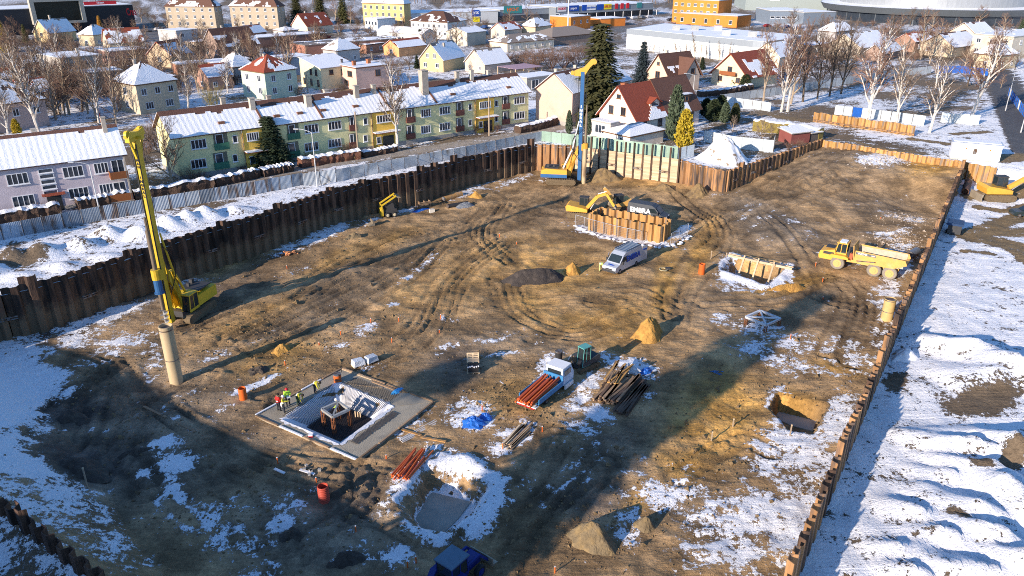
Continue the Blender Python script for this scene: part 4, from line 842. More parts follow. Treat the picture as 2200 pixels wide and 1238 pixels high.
house('large orange four-storey office block with rows of white windows', (1540,54), (1568,50), 25, 11.0, 0, 'flat', ORG, CONC, 1, left=((7,8.8,1.6,1.5,3),(7,5.4,1.6,1.5,3),(6,2.0,1.6,1.5,3)), ref='the orange office block', cat='office block', name='office_building')
house('single-storey orange annexe right of the orange office block', (1582,60), (1612,56), 33, 5.0, 0, 'flat', ORG, CONC, 1, left=((5,2.2,1.6,2.0,1),), ref='the orange annexe', cat='building', name='office_building')
# white supermarket hall with a rounded corner
c = at(1652,142,ST); e = at(1345,104,ST); f = at(1760,108,ST)
lx = (e-c).to_2d(); rx = (f-c).to_2d(); pts = []
corner = [c.to_2d()+lx.normalized()*9, c.to_2d()+rx.normalized()*9]
for t in [i/8 for i in range(9)]: pts.append(((1-t)**2*corner[0]+2*t*(1-t)*c.to_2d()+t*t*corner[1]))
far = [c.to_2d()+rx.normalized()*30, e.to_2d()+rx.normalized()*30, e.to_2d()]
outl = [(p.x-c.x, p.y-c.y) for p in pts+far]
if sum(outl[i][0]*outl[(i+1)%len(outl)][1]-outl[(i+1)%len(outl)][0]*outl[i][1] for i in range(len(outl))) < 0: outl = outl[::-1]
H = thing('supermarket_hall', 'big white supermarket hall with grey roof band and rounded corner', 'hall', (c.x, c.y, ST)); REFS.append((Vector(((c.x+e.x)/2,(c.y+e.y)/2+8,0)), 'the big white hall'))
MB().slab(outl, -.5, 5.0).build('wall', WHITEM, H); MB().slab([(x*1.004, y*1.004) for x, y in outl], 5.0, 6.9).build('roof_band', GREYM, H)
r = MB().slab([(x*.985+.3, y*.985+.3) for x, y in outl], 6.6, 6.95).build('roof', SNOW, H)
for t, s in ((.2,.4),(.35,.3),(.62,.5),(.72,.35),(.5,.7)):
    q = lx*t+rx.normalized()*30*s; MB().box(q.x-1.2,q.x+1.2,q.y-1,q.y+1,6.9,8.6).build('roof_unit', mat('roof_unit_metal', (.5,.5,.48), .5, .3), r)
for t in [.12+.1*i for i in range(9)]:
    q = lx*t; MB().tube((q.x+.0,q.y-.1,-.3),(q.x,q.y-.1,5),.09,n=6).build('downpipe', FRAME, H)
house('brown-roofed low hall behind the red shrubs', (1186,98), (1284,88), 14, 3.0, 2.6, 'hip', P_('umber', (.34,.24,.19)), TILE_GB, 0, ref='the brown-roofed hall', cat='hall', name='hall')
house('long brown-roofed shed left of the red shrubs', (1090,112), (1190,102), 10, 3.0, 2.2, 'hip', P_('sand2', (.62,.54,.42)), TILE_GB, .3, .3, front=((6,1.6,1.0,1.2,2),), ref='the brown-roofed shed', cat='hall', name='hall')
house('low flat garages with white snow between flats and salmon house', (1132,196), (1200,186), 7, 3.0, 0, 'flat', P_('grey', (.40,.36,.31)), CONC, 1, ref='the low white garages', cat='garage row', name='garage_row', front=((2,1.5,2.4,2.2,2),))
H = house('open timber pergola with lilac striped roof behind the flats', (1108,170), (1164,163), 8, .1, 0, 'flat', CONC, CONC, 0, ref='the striped pergola', cat='pergola', name='pergola')
w = H['w']; r = MB()
for k in range(14): r.box(-.3,w+.3,-.3+k*.6,.05+k*.6,2.6,2.7)
r.build('roof', mat('lilac_slats', (.5,.34,.38), .8), H)
for x in (0, w/2, w):
    for y in (0, 8): MB().box(x-.1,x+.1,y-.1,y+.1,0,2.6).build('post', WOOD, H)
house('grey industrial building with ribbon windows below the white store sign', (1652,52), (1722,52), 24, 6.0, 0, 'flat', mat('slate_cladding', (.2,.24,.29), .5, .1), CONC, 1, front=((6,3.2,2.0,1.0,1),), ref='the grey ribbon-window building', cat='building', name='industrial_building', cell=2)
house('grey-blue industrial building right of the ribbon-window building', (1724,54), (1792,52), 24, 5.6, 0, 'flat', mat('slate_cladding', (.2,.24,.29)), CONC, 1, ref='the grey-blue building', cat='building', name='industrial_building', cell=2)
H = house('large supermarket with white sign boards at the top right', (1600,22), (1830,24), 50, 8.5, 0, 'flat', mat('grey_green_cladding', (.26,.30,.29), .6), CONC, 1, ref='the far supermarket', cat='supermarket', name='retail_building', cell=4)
sign(H, fx(H,1655,7), fx(H,1676,7), 5.6, 10.2, SW, 'TESCO', SR); sign(H, fx(H,1718,7), fx(H,1738,7), 7.4, 10.4, SW, 'TESCO', SR); sign(H, fx(H,1790,6), fx(H,1808,6), 4.0, 7.0, SR, 'TESCO', SW)
house('white house with snowy roof seen behind the row of dark trees', (1846,124), (1910,113), 12, 3.2, 3.8, 'x', P_('sand2', (.62,.54,.42)), TILE_GB, .97, .03, left=((1,2.0,1.4,1.3,2),), over=.6, ref='the snowy house behind the dark trees')
house('small house with long snowy roof beside the dark trees', (1895,132), (1935,122), 6, 2.4, 2.4, 'x', P_('umber', (.34,.24,.19)), TILE_GB, 1, .02, ref='the small long-roofed house')
house('tan gabled house behind the right birches', (2044,124), (2098,115), 11, 3.4, 3.8, 'x', P_('sand', (.56,.47,.34)), TILE_BR, .95, .06, left=((2,2.2,1.3,1.3,2),), over=.6, ref='the tan gabled house')
house('white-roofed house with a round antenna at upper right', (2090,100), (2130,94), 10, 4.4, 3.6, 'x', P_('cream2', (.66,.55,.42)), TILE_BR, .97, .04, left=((1,3.0,1.3,1.3,2),), ref='the antenna house')
house('beige flat-roofed house at the right edge by the dark road', (2166,130), (2270,116), 13, 7.2, 0, 'flat', P_('sand2', (.62,.54,.42)), CONC, .9, left=((3,5.4,1.4,1.4,2),(3,2.2,1.4,1.4,2)), front=((3,5.4,1.4,1.4,2),(3,2.2,1.4,1.4,2)), ref='the beige flat-roofed house')
house('cream gable house hidden behind birch branches right of the red roof', (1672,148), (1712,140), 9, 3.4, 4.0, 'x', P_('cream2', (.66,.55,.42)), TILE_GB, .97, .04, left=((1,4.2,1.0,1.0,2),), ref='the cream gable house')
house('tiny garden shed with white snowy roof near the stepped pile wall', (1698,312), (1738,307), 3.2, 2.0, .5, 'mono', P_('oxblood', (.22,.07,.06)), CONC, 1, 0, ref='the garden shed', cat='shed', name='shed')
house('grey box shed beside the ribbon hedge next to the garden shed', (1740,306), (1760,303), 2.5, 1.6, .2, 'mono', TILE_DK, CONC, 1, 0, ref='the grey box shed', cat='shed', name='shed')
# black hall with a big framed screen
BLK = mat('black_cladding', (.018,.022,.032), .35, .2, var=.25, scale=.5, stretch=(3,3,.3), orand=.05)
H = house('black clad hall with a red script sign at the top left', (-140,88), (294,62), 26, 10.5, 0, 'flat', BLK, CONC, 1, ref='the black hall', cat='hall', name='hall', cell=2)
u, v = fx(H, 64, 9), fx(H, 178, 9)
s = MB().box(u,v,-3,0,4.2,5.2).box(u,v,-3,0,13.2,14.4).box(u,u+1.6,-3,0,5.2,13.2).box(v-1.6,v,-3,0,5.2,13.2).build('screen_frame', mat('screen_surround', (.36,.34,.29), .6), H); MB().box(u+1.6,v-1.6,-1.2,-.8,5.2,13.2).build('screen', mat('dark_screen', (.012,.018,.016), .2, var=.5, scale=.3), s)
lettering(H, 'Crea', SR, 4.4, (fx(H, 282, 7), -.1, 7.4), (math.pi/2,0,0), fx(H,293,7)-fx(H,271,7)); sign(H, fx(H,190,11), fx(H,260,11), 10.8, 12.2, SR, 'CINEMA', SW, y=6)
# round arena
c = at(2150,62,ST); c.y += 66; H = thing('arena', 'huge round grey arena with white roof at the top right', 'arena', (c.x, c.y, ST)); REFS.append((c.copy(), 'the round arena'))
def ring(r, z, n=72): return [(r*math.cos(2*math.pi*i/n), r*math.sin(2*math.pi*i/n), z) for i in range(n)]
MB().loft([ring(53,-.5), ring(53,4.4)]).build('glass_base', GLASS, H); b = MB(); b.loft([ring(55,4.4), ring(57,7.4)]); b.build('dark_fascia', DARKG, H)
MB().loft([ring(56.6,7.42), ring(48,7.9)]).build('lower_roof', SNOW, H, smooth=False); MB().loft([ring(47,7.9), ring(47,13.2)]).build('drum', mat('drum_panels', (.34,.36,.38), .4, .3, stretch=(1,1,.1)), H)
r = MB(); r.loft([ring(47.5,13.2), ring(47.5,13.9), ring(40,15.2), ring(25,16.4), ring(8,17)]); r.build('roof', SNOW, H, smooth=True)
for k in range(36):
    an = 2*math.pi*(k+.5)/36; MB().box(-.12,.12,-.2,.2,0,4.4).build('mullion', DARKG, H, (53.1*math.cos(an),53.1*math.sin(an),0), an)
for x, y in ((-14,-20),(2,-22),(-30,-10)): MB().box(x-1.5,x+1.5,y-1.2,y+1.2,15,17.6).build('roof_vent', STEEL, H)
# ---------------------------------------------------------------- trees, shrubs, hedges
BARKW = mat('birch_bark', (.58,.53,.47), .8, var=.25, scale=4, col2=(.12,.1,.09), thr=(.58,.7), orand=.1)
BARKD = mat('dark_bark', (.10,.075,.055), .9, var=.3, scale=4)
BARKT = mat('tan_bark', (.36,.28,.2), .9, var=.3, scale=4)
TWR = mat('russet_twigs', (.175,.105,.075), .9, var=.2, orand=.25)
TWB = mat('brown_twigs', (.15,.105,.075), .9, var=.2, orand=.25)
TWG = mat('grey_twigs', (.19,.14,.105), .9, var=.2, orand=.2)
TWO = mat('olive_twigs', (.30,.25,.10), .9, var=.2, orand=.15)
NDL = mat('dark_needles', (.035,.05,.022), .9, var=.45, scale=1.5, orand=.2); NDO = mat('olive_needles', (.085,.085,.03), .9, var=.45, scale=.8, orand=.2)
NDB = mat('blue_needles', (.03,.045,.05), .9, var=.45, scale=1.5, orand=.2); NDG = mat('grey_green_needles', (.09,.12,.07), .9, var=.35, scale=1.5); NDY = mat('golden_needles', (.46,.34,.03), .9, var=.4, scale=1.5); NDR = mat('larch_needles', (.5,.25,.04), .9, var=.3)
def bare(seed, kind):
    rng = random.Random(seed); T = MB(); K = MB(); H = 10.0
    up = {'birch': .62, 'wide': .85, 'slim': .3, 'shrub': .8}[kind]; nl = {'birch': 20, 'wide': 16, 'slim': 26, 'shrub': 18}[kind]
    def rv(): return Vector((rng.gauss(0,1), rng.gauss(0,1), rng.gauss(0,1))).normalized()
    def seg(b, p, q, r0, r1, n=3): b.tube(p, q, r0, r1, n, False)
    def limb(p, d, L_, r, lvl):
        n = 3 if lvl < 3 else 2; pts = [p]
        for i in range(n):
            d = (d+rv()*.22+Vector((0,0,.10 if kind != 'birch' or lvl < 3 else -.25))).normalized(); q = p+d*L_/n
            seg(T if lvl == 1 else K, p, q, r*(1-i/n*.7), r*(1-(i+1)/n*.7), 4 if lvl == 1 else 3); p = q; pts.append((p, d))
        if lvl < 3:
            m = (7 if lvl == 1 else 6) if kind != 'slim' else 5
            for i in range(m):
                f = .25+.75*(i+rng.random())/m; k = min(n-1, int(f*n)); a = pts[k][0] if k else pts[0]; a = a if isinstance(a, Vector) else a
                bpt = pts[k+1][0]; pos = (a if isinstance(a, Vector) else a).lerp(bpt, f*n-k)
                dd = pts[k+1][1]; s = rv(); s = (s-dd*s.dot(dd)).normalized()
                limb(pos, (dd*.75+s*.75+Vector((0,0,.15))).normalized(), L_*(.52 if lvl == 1 else .5)*(1.15-f*.5), r*.5, lvl+1)
    if kind == 'shrub':
        for i in range(nl):
            an = rng.random()*6.28; d = Vector((math.cos(an)*rng.uniform(.2,.9), math.sin(an)*rng.uniform(.2,.9), 1)).normalized(); limb(Vector((math.cos(an)*.4, math.sin(an)*.4, -.3)), d, H*rng.uniform(.55,.85), .10, 1)
        return T, K
    p = Vector((0,0,-.3)); d = Vector((0,0,1)); r = .24 if kind != 'slim' else .15; pts = [p]; n = 9; two = kind == 'wide'
    for i in range(n):
        d = (d+rv()*.09+Vector((0,0,.05))).normalized(); q = p+d*(H*.93)/n; seg(T, p, q, r*(1-.85*i/n), r*(1-.85*(i+1)/n), 6); p = q; pts.append(p)
    for i in range(nl):
        f = .2+.78*(i+rng.random()*.8)/nl if kind != 'wide' else .15+.8*(i+rng.random())/nl
        k = min(n-1, int(f*n)); pos = pts[k].lerp(pts[k+1], f*n-k); an = i*2.4+rng.random()
        d = Vector((math.cos(an)*up, math.sin(an)*up, 1-up*.35)).normalized()
        limb(pos, d, H*(.36 if kind != 'wide' else .46)*(1.1-.75*f)*rng.uniform(.8,1.15)*(.55 if kind == 'slim' else 1), r*.55*(1.1-.8*f), 1)
    return T, K
_tm = {}
def tree_meshes(kind, v, bark, twig):
    k = (kind, v, bark.name, twig.name)
    if k not in _tm:
        kk = (kind, v)
        if kk not in _tm: _tm[kk] = bare(hash(kk) % 1000 if False else {'birch':10,'wide':50,'slim':90,'shrub':130}[kind]+v, kind)
        T, K = _tm[kk]; _tm[k] = (T.mesh('trunk', bark, False), K.mesh('crown', twig, False))
    return _tm[k]
def conifer_mesh(seed, kind, m, bark):
    k = ('con', seed, kind, m.name)
    if k in _tm: return _tm[k]
    rng = random.Random(seed); T = MB(); K = MB(); H = 10.0
    def leaf(c, d, up, l, w):
        s = d.cross(up).normalized()*w; K.add([c, c+d*l*.5+s, c+d*l, c+d*l*.5-s], [(0,1,2,3)])
    def rv(): return Vector((rng.gauss(0,1), rng.gauss(0,1), rng.gauss(0,1))).normalized()
    T.tube((0,0,-.3),(0,0,H*.9),.2,.03,6)
    if kind == 'spruce':
        for i in range(34):
            t = i/34; z = H*(.06+.93*t); Rr = (1-t)**.8*2.1*(1+rng.uniform(-.12,.12))+.1
            nb = int(5+9*(1-t))
            for j in range(nb):
                an = 6.28*j/nb+i*1.3+rng.uniform(-.2,.2); d = Vector((math.cos(an), math.sin(an), -.15-.25*(1-t)))
                L_ = Rr*rng.uniform(.75,1.12); ns = max(3, int(L_/.3))
                for q in range(ns):
                    c = Vector((0,0,z))+d*L_*(q+.5)/ns; side = Vector((-d.y,d.x,0))
                    for e in (-1,0,1): leaf(c+rv()*.06, (d*.7+side*e*.8+Vector((0,0,-.25))+rv()*.2).normalized(), Vector((0,0,1))+rv()*.3, .55*(1.1-q/ns*.4)+.1, .13)
        K.k = 0
    else:  # dense column
        for i in range(2300):
            t = rng.random()**.9; prof = (min(1, t*6))**.5*(1-t**2.3)**.55
            an = rng.random()*6.28; lump = 1+.16*math.sin(an*5+t*17)+.1*math.sin(an*9-t*31); rr = 1.55*prof*lump*(rng.uniform(.72,1.02) if rng.random() < .8 else rng.uniform(.3,.7))
            c = Vector((math.cos(an)*rr, math.sin(an)*rr, .15+H*.97*t)); d = (Vector((math.cos(an)*.5, math.sin(an)*.5, 1))+rv()*.45).normalized()
            leaf(c-d*.2, d, rv(), rng.uniform(.5,.85), .16)
    _tm[k] = (T.mesh('trunk', bark), K.mesh('crown', m)); return _tm[k]
TREES = []
def hgt(p, yt):
    lo, hi = 0.0, 40.0
    for _ in range(30):
        m = (lo+hi)/2
        if px(p.x, p.y, p.z+m)[1] > yt: lo = m
        else: hi = m
    return lo
FOOT = [(o.location.copy(), o['ang'], o['w'], o['d']) for o in bpy.data.objects if 'ang' in o]
def in_house(p, mg=.8):
    for l, a, w, d in FOOT:
        x = (p.x-l.x)*math.cos(a)+(p.y-l.y)*math.sin(a); y = -(p.x-l.x)*math.sin(a)+(p.y-l.y)*math.cos(a)
        if -mg < x < w+mg and -mg < y < d+mg: return True
    return False
def plant(kind, x, y, yt, what, label=None, bark=None, twig=None, v=0, wide=1.0, group=None, lean=0, z=None, name=None, snow=False):
    p = at(x, y, ST if z is None else z); p.z = oz(p.x, p.y); h = hgt(p, yt); s = h/10.0; rng = random.Random(int(x*13+y*7))
    con = kind in ('spruce', 'column')
    tm = conifer_mesh(v, kind, twig, BARKD) if con else tree_meshes(kind, v, bark, twig)
    nm = name or {'spruce':'conifer','column':'columnar_conifer','shrub':'shrub','birch':'birch_tree','wide':'bare_tree','slim':'slender_tree'}[kind]
    o = thing(nm, label or '', 'shrub' if kind == 'shrub' else 'tree', p, rng.random()*6.28, group)
    o.scale = (s*wide, s*wide, s); o.rotation_euler.x = lean
    link('trunk', tm[0], o); link('crown', tm[1], o)
    TREES.append((o, p, what)); return o
T_ = plant
# --- conifers
T_('spruce',585,356,246,'', 'dark bushy spruce in front of the yellow-green flats', None, NDL, 1, 2.1)
T_('spruce',1284,262,42,'', 'tallest spruce with hanging olive boughs beside the cream house', None, NDO, 2, 1.55)
T_('spruce',1378,186,86,'', 'dark blue spruce dusted with snow behind the cream house', None, NDB, 3, 1.15)
T_('column',1447,306,184,'', 'tall grey-green columnar conifer with snow on its tip', None, NDG, 4, .95)
T_('column',1468,322,236,'', 'golden yellow columnar conifer behind the grey hoarding', None, NDY, 5, 1.35)
T_('column',1222,290,238,'', 'dark green columnar conifer just left of the blue drill mast', None, NDG, 6, .9)
T_('column',1244,292,243,'', 'green columnar conifer just right of the blue drill mast', None, NDO, 7, .9)
T_('column',1262,292,246,'', 'rightmost of three columnar conifers behind the green hoarding', None, NDG, 8, .95)
T_('column',1556,266,220,'', 'left one of two small columnar conifers in the snowy garden', None, NDG, 9, 1.5)
T_('column',1577,268,222,'', 'right one of two small columnar conifers in the snowy garden', None, NDO, 10, 1.5)
for k, (x, y, t) in enumerate([(1516,250,212),(1532,262,214),(1548,240,205),(1600,190,160),(1580,185,158)]):
    T_('column',x,y,t,'dark evergreen bush', None, None, NDL, 11+k, 2.4, name='evergreen_bush')
T_('spruce',903,98,61,'', 'small dark fir in front of the white snowy hall', None, NDL, 1, 1.3)
T_('spruce',896,146,118,'', 'little green conifer beside the yellow gabled house', None, NDL, 3, 1.4)
T_('spruce',1596,118,75,'', 'thin fir at the right end of the big white hall', None, NDL, 2, 1.0)
T_('spruce',1508,150,122,'', 'low green fir between brown-gabled house and red roof', None, NDL, 2, 1.6)
T_('spruce',218,74,32,'', 'orange larch in front of the black hall', None, NDR, 1, 1.0)
T_('spruce',14,112,44,'', 'yellowish larch at the left edge before the black hall', None, NDY, 2, 1.1)
T_('spruce',57,92,50,'', 'small rusty larch below the framed screen', None, NDO, 3, 1.0)
T_('column',38,290,256,'', 'small yellow-green conifer behind the mauve flats', None, NDY, 5, 1.6)
T_('spruce',512,72,50,'', 'small fir between the two beige blocks', None, NDL, 3, 1.2)
for k, (x, y, t, w) in enumerate([(640,52,-12,'left'),(690,50,-18,'middle'),(738,50,-10,'right')]):
    T_('spruce',x,y,t,'', w+' one of three tall pines behind the dark red gabled house', None, NDO, k+1, 1.5)
T_('spruce',2190,80,40,'', 'green conifer at the right edge before the arena', None, NDG, 2, 1.3)
T_('spruce',1194,32,6,'', 'dark fir at the left end of the shop strip', None, NDL, 2, 1.3)
# --- single bare trees the photograph shows clearly
T_('birch',84,285,92,'', 'tall white birch in front of the pinkish hipped house', BARKW, TWG, v=0, wide=.9)
T_('birch',20,300,150,'', 'white birch at the left edge behind the mauve flats', BARKW, TWG, v=1, wide=.9)
T_('birch',177,235,100,'', 'slim birch left of the snowy pyramid-roofed house', BARKT, TWG, v=2, wide=.8)
T_('birch',212,262,104,'', 'slim pale birch in the snowy garden behind the mauve flats', BARKW, TWG, v=3, wide=.8)
T_('wide',148,214,112,'', 'dark old fruit tree in the snow beside the brown flat-roofed row', BARKD, TWB, v=0)
T_('wide',126,200,128,'', 'smaller dark tree left of the old fruit tree', BARKD, TWB, v=1)
T_('wide',250,266,160,'', 'brown twiggy tree behind the mauve flats roof', BARKT, TWR, v=2, wide=.7)
T_('birch',405,240,128,'', 'leaning pale birch right of the snowy pyramid-roofed house', BARKW, TWG, v=1, lean=.1)
T_('birch',388,152,66,'', 'white forked birch behind the brick low row', BARKW, TWG, v=2)
T_('birch',520,158,62,'', 'birch in front of the large dark house', BARKW, TWG, v=3)
T_('wide',372,404,238,'', 'gnarled bare tree before the lit yellow gable of the flats', BARKT, TWB, v=3, wide=.85)
T_('shrub',460,240,168,'', 'big olive-yellow bush behind the left end of the flats', TWO, TWO, v=0, wide=.8)
T_('birch',855,322,112,'', 'tall birch standing against the ochre stair bay of the flats', BARKW, TWG, v=0, wide=.75)
T_('birch',1692,241,32,'', 'tall forked white birch left of the raised sheet piles', BARKW, TWR, v=1, wide=.75)
T_('birch',1678,241,60,'', 'thin white birch twin left of the forked birch', BARKW, TWR, v=2, wide=.7, lean=-.06)
for k, (x, y, t, w) in enumerate([(1640,221,50,'first'),(1699,224,48,'second'),(1725,219,34,'third'),(1756,213,62,'fourth'),(1782,207,38,'fifth'),(1807,201,32,'sixth')]):
    T_('wide' if k % 2 else 'birch',x,y,t,'', w+' from the left in the row of bare trees along the long hoarding', BARKD if k > 1 else BARKT, TWR if k < 4 else TWB, v=k % 4, wide=.62, group='bare trees along the long hoarding')
T_('birch',1861,264,30,'', 'large white birch among the raised sheet piles', BARKW, TWR, v=3, wide=.85, lean=.03)
T_('birch',1926,268,68,'', 'slender birch right of the large white birch', BARKW, TWG, v=0, wide=.7)
T_('birch',1996,287,112,'', 'small birch in the snow before the white container', BARKW, TWG, v=1, wide=.8)
T_('birch',2088,249,46,'', 'largest white birch near the right edge', BARKW, TWR, v=2, wide=.95, lean=-.04)
T_('birch',1978,128,8,'', 'russet birch in front of the round arena', BARKT, TWR, v=3, wide=.8)
T_('wide',2078,186,104,'', 'dark leafless bushy tree before the blue hoarding', BARKD, TWR, v=0, wide=1.0)
T_('birch',2010,190,90,'', 'pale birch before the tan gabled house', BARKW, TWG, v=1, wide=.75)
T_('birch',2128,150,60,'', 'birch behind the largest white birch by the dark road', BARKW, TWR, v=0, wide=.8)
T_('wide',1636,306,248,'', 'small bare fruit tree in the snowy garden by the ribbon hedge', BARKT, TWG, v=1, wide=.9)
T_('wide',1656,296,262,'', 'tiny bare fruit tree right of the small garden fruit tree', BARKT, TWG, v=2, wide=.9)
T_('wide',1574,282,246,'', 'spindly fruit tree in the garden before the small conifers', BARKT, TWG, v=3, wide=.9)
T_('slim',1492,132,62,'', 'tallest slim poplar before the big white hall', BARKT, TWB, v=0)
for k, x in enumerate((1382,1404,1424,1452,1472,1518,1545,1566)):
    T_('slim',x,112+(x-1382)*.115,82+(k % 3)*6,'slender young tree', None, BARKT, TWB, v=k % 3, wide=1.3)
# --- thickets and garden trees
rng = random.Random(11)
for x, y, t in [(1118,146,104),(1150,150,100),(1185,148,98),(1212,146,92),(1238,142,88),(1262,138,96),(1092,140,108),(1130,128,100),(1165,132,96)]:
    T_('shrub',x,y,t,'russet thicket', None, TWR, TWR, v=int(x) % 3, wide=1.1)
for x, y, t in [(300,292,262),(322,300,258),(340,318,262),(352,292,240),(318,330,290),(300,318,285),(410,392,352),(430,388,362),(560,352,330),(690,336,305),(735,332,300),(755,330,302),(665,345,322),(1000,288,268),(1022,286,262),(1040,283,260),(1068,284,262),(520,368,350),(700,210,182),(640,205,182),(735,200,172),(600,240,212),(620,252,225),(1340,312,296),(1716,318,296),(1693,322,300),(1375,318,300)]:
    T_('shrub',x,y,t,'brown bare shrub', None, TWB if rng.random() < .5 else TWR, TWR if rng.random() < .5 else TWB, v=rng.randrange(3), wide=1.15)
spots = [(60,190),(30,215),(110,225),(100,160),(60,150),(20,170),(230,205),(280,215),(340,200),(430,200),(470,150),(500,195),(545,190),(350,165),(330,120),(290,70),(340,70),(330,48),(450,70),(560,72),(600,100),(740,100),(770,85),(700,140),(745,150),(800,140),(840,150),(860,165),(880,150),(930,95),(1050,110),(1020,80),(1070,75),(1010,165),(1060,85),(40,240),(130,250),(155,120),(190,130),(265,160),(420,180),(455,105),(435,120),(610,140),(640,140),(880,180),(780,165),(700,55),(620,45),(340,30),
         (1700,75),(1720,100),(1750,80),(1770,120),(1800,100),(1830,90),(1870,88),(1905,100),(1940,92),(1960,115),(1990,100),(2010,90),(2030,70),(2060,80),(2110,80),(2140,105),(2170,60),(1690,120),(1740,140),(1820,140),(1940,140),(2150,190),(2180,150),(1655,85),(1670,60),(1840,60),(1900,70),(1640,150)]
for k, (x, y) in enumerate(spots):
    h = rng.uniform(20, 48)*(.45+y/260); kind = ('wide','birch','shrub','wide')[k % 4]
    bark, tw = [(BARKD,TWB),(BARKW,TWG),(TWR,TWR),(BARKT,TWR)][k % 4]
    what = {'wide': 'bare tree', 'birch': 'pale bare birch', 'shrub': 'bare russet bush'}[kind]
    T_(kind, x, y, y-h*(.6 if kind == 'shrub' else 1), what, None, bark, tw, v=k % 3, wide=rng.uniform(.8,1.1))
rng = random.Random(31); n = 0
while n < 42:
    x = rng.uniform(0, 620); y = rng.uniform(110, 270)
    if y > 300-x*.12-40 and x > 280: continue
    p = at(x, y, ST)
    if in_house(p): continue
    n += 1; k = rng.random(); u, v_ = px(p.x, p.y, ST+rng.uniform(9, 14))
    T_('birch' if k < .6 else 'wide', x, y, v_, 'tall bare birch' if k < .6 else 'tall brown bare tree', None, BARKW if k < .35 else BARKT, TWR if rng.random() < .6 else TWB, v=rng.randrange(4), wide=rng.uniform(.75,1.0))
rng = random.Random(21); n = 0
while n < 250:
    x = rng.uniform(0, 1170) if n < 185 else rng.uniform(1560, 2190); y = rng.uniform(40, 250) if x < 1170 else rng.uniform(50, 150)
    if x < 1170 and y > 330-(x*.17+60): continue
    p = at(x, y, ST)
    if in_house(p): continue
    n += 1; k = rng.random(); h = rng.uniform(2.2, 4.5) if k < .45 else rng.uniform(5, 10.5); u, v_ = px(p.x, p.y, ST+h)
    if k < .45: T_('shrub', x, y, v_, 'bare russet bush' if k < .25 else 'bare brown bush', None, TWR if k < .25 else TWB, TWR if k < .25 else TWB, v=rng.randrange(3), wide=rng.uniform(1.0,1.5))
    else: T_('wide', x, y, v_, 'bare tree', None, BARKT if k < .8 else BARKD, TWR if k < .85 else TWB, v=rng.randrange(4), wide=rng.uniform(.9,1.2))
# labels that say which tree is which, by the nearest building and the order from the left
def name_trees():
    rec = {}
    for o, p, what in TREES:
        if o.get('label'): continue
        q = min(REFS, key=lambda r: (r[0]-Vector((p.x,p.y,0))).length); d = Vector((p.x,p.y,0))-q[0]
        side = 'before' if d.y < -abs(d.x)*.8 else 'behind' if d.y > abs(d.x)*.8 else 'left of' if d.x < 0 else 'right of'
        rec.setdefault(f'{what} {side} {q[1]}', []).append((px(p.x, p.y, p.z)[0], o))
    for k, l in rec.items():
        l.sort(key=lambda t: t[0]); od = ['leftmost','second','third','fourth','fifth','sixth','seventh','eighth','ninth','tenth','eleventh','twelfth','thirteenth','fourteenth','fifteenth','sixteenth','seventeenth','eighteenth','nineteenth','twentieth']+['far right']*9
        for i, (_, o) in enumerate(l):
            o['label'] = k if len(l) == 1 else (f'{"left" if i == 0 else "right"} {k}' if len(l) == 2 else f'{od[i]} {k}' if i == 0 else f'{od[i]} from left, {k}')
            o['group'] = 'bare trees and bushes of the town'
name_trees()
# --- hedges
HEDGE = mat('hedge_twigs', (.085,.055,.04), .95, var=.5, scale=3, bump=1, bscale=9, orand=.1); HEDGO = mat('olive_hedge', (.22,.17,.05), .95, var=.5, scale=2.5, bump=1, bscale=9)
def hedge(label, pts, h, w, m=None, snow=.8, seed=0):
    rng = random.Random(seed); P = curve([out_at(*p) for p in pts], 10); P = [Vector((p[0],p[1],oz(p[0],p[1]))) for p in P]
    o = thing('hedge', label, 'hedge', P[0]); b = MB(); s = MB(); rings = []; sr = []
    Q = []
    for a, c in zip(P, P[1:]):
        n = max(1, int((c-a).length/.45)); Q += [a.lerp(c, i/n) for i in range(n)]
    Q.append(P[-1]); lf = MB()
    for i, p in enumerate(Q):
        d = (Q[min(i+1,len(Q)-1)]-Q[max(0,i-1)]).normalized(); nn = Vector((-d.y,d.x,0)); k = lambda: rng.uniform(.8,1.18); hh = h*rng.uniform(.88,1.1)
        q = p-P[0]; ww = w*rng.uniform(.85,1.15)
        rings.append([q-nn*ww*.45*k()-Vector((0,0,.3)), q-nn*ww*.55*k()+Vector((0,0,hh*.55)), q-nn*ww*.38*k()+Vector((0,0,hh*.97)), q+nn*ww*.38*k()+Vector((0,0,hh)), q+nn*ww*.55*k()+Vector((0,0,hh*.55)), q+nn*ww*.45*k()-Vector((0,0,.3))])
        t = .1*rng.uniform(.3,1.6)*snow
        sr.append([q-nn*ww*.46*k()+Vector((0,0,hh*.93)), q-nn*ww*.28+Vector((0,0,hh*1.02+t)), q+nn*ww*.28+Vector((0,0,hh*1.04+t)), q+nn*ww*.46*k()+Vector((0,0,hh*.93))])
        for _ in range(10):
            c0 = q+nn*ww*rng.uniform(-.5,.5)+d*rng.uniform(-.25,.25)+Vector((0,0,hh*rng.uniform(.1,1.0))); dd = Vector((rng.gauss(0,.6),rng.gauss(0,.6),1)).normalized()
            lf.beam(c0, c0+dd*rng.uniform(.2,.5), .03)
    b.loft([[Vector(v) for v in r] for r in rings]); b.v += []; b.build('foliage', m or HEDGE, o)
    n0 = lf.build('twigs', TWB if m is None else TWO, o); n0['kind'] = 'stuff'
    if snow: s.loft(sr).build('snow_cap', SNOW, o)
hedge('trimmed snow-capped hedge left of the mauve flats entrance', [(-30,486),(60,470),(132,458)], 1.5, 1.6, seed=1)
hedge('trimmed snow-capped hedge right of the mauve flats entrance', [(168,452),(220,442),(282,430)], 1.5, 1.5, seed=2)
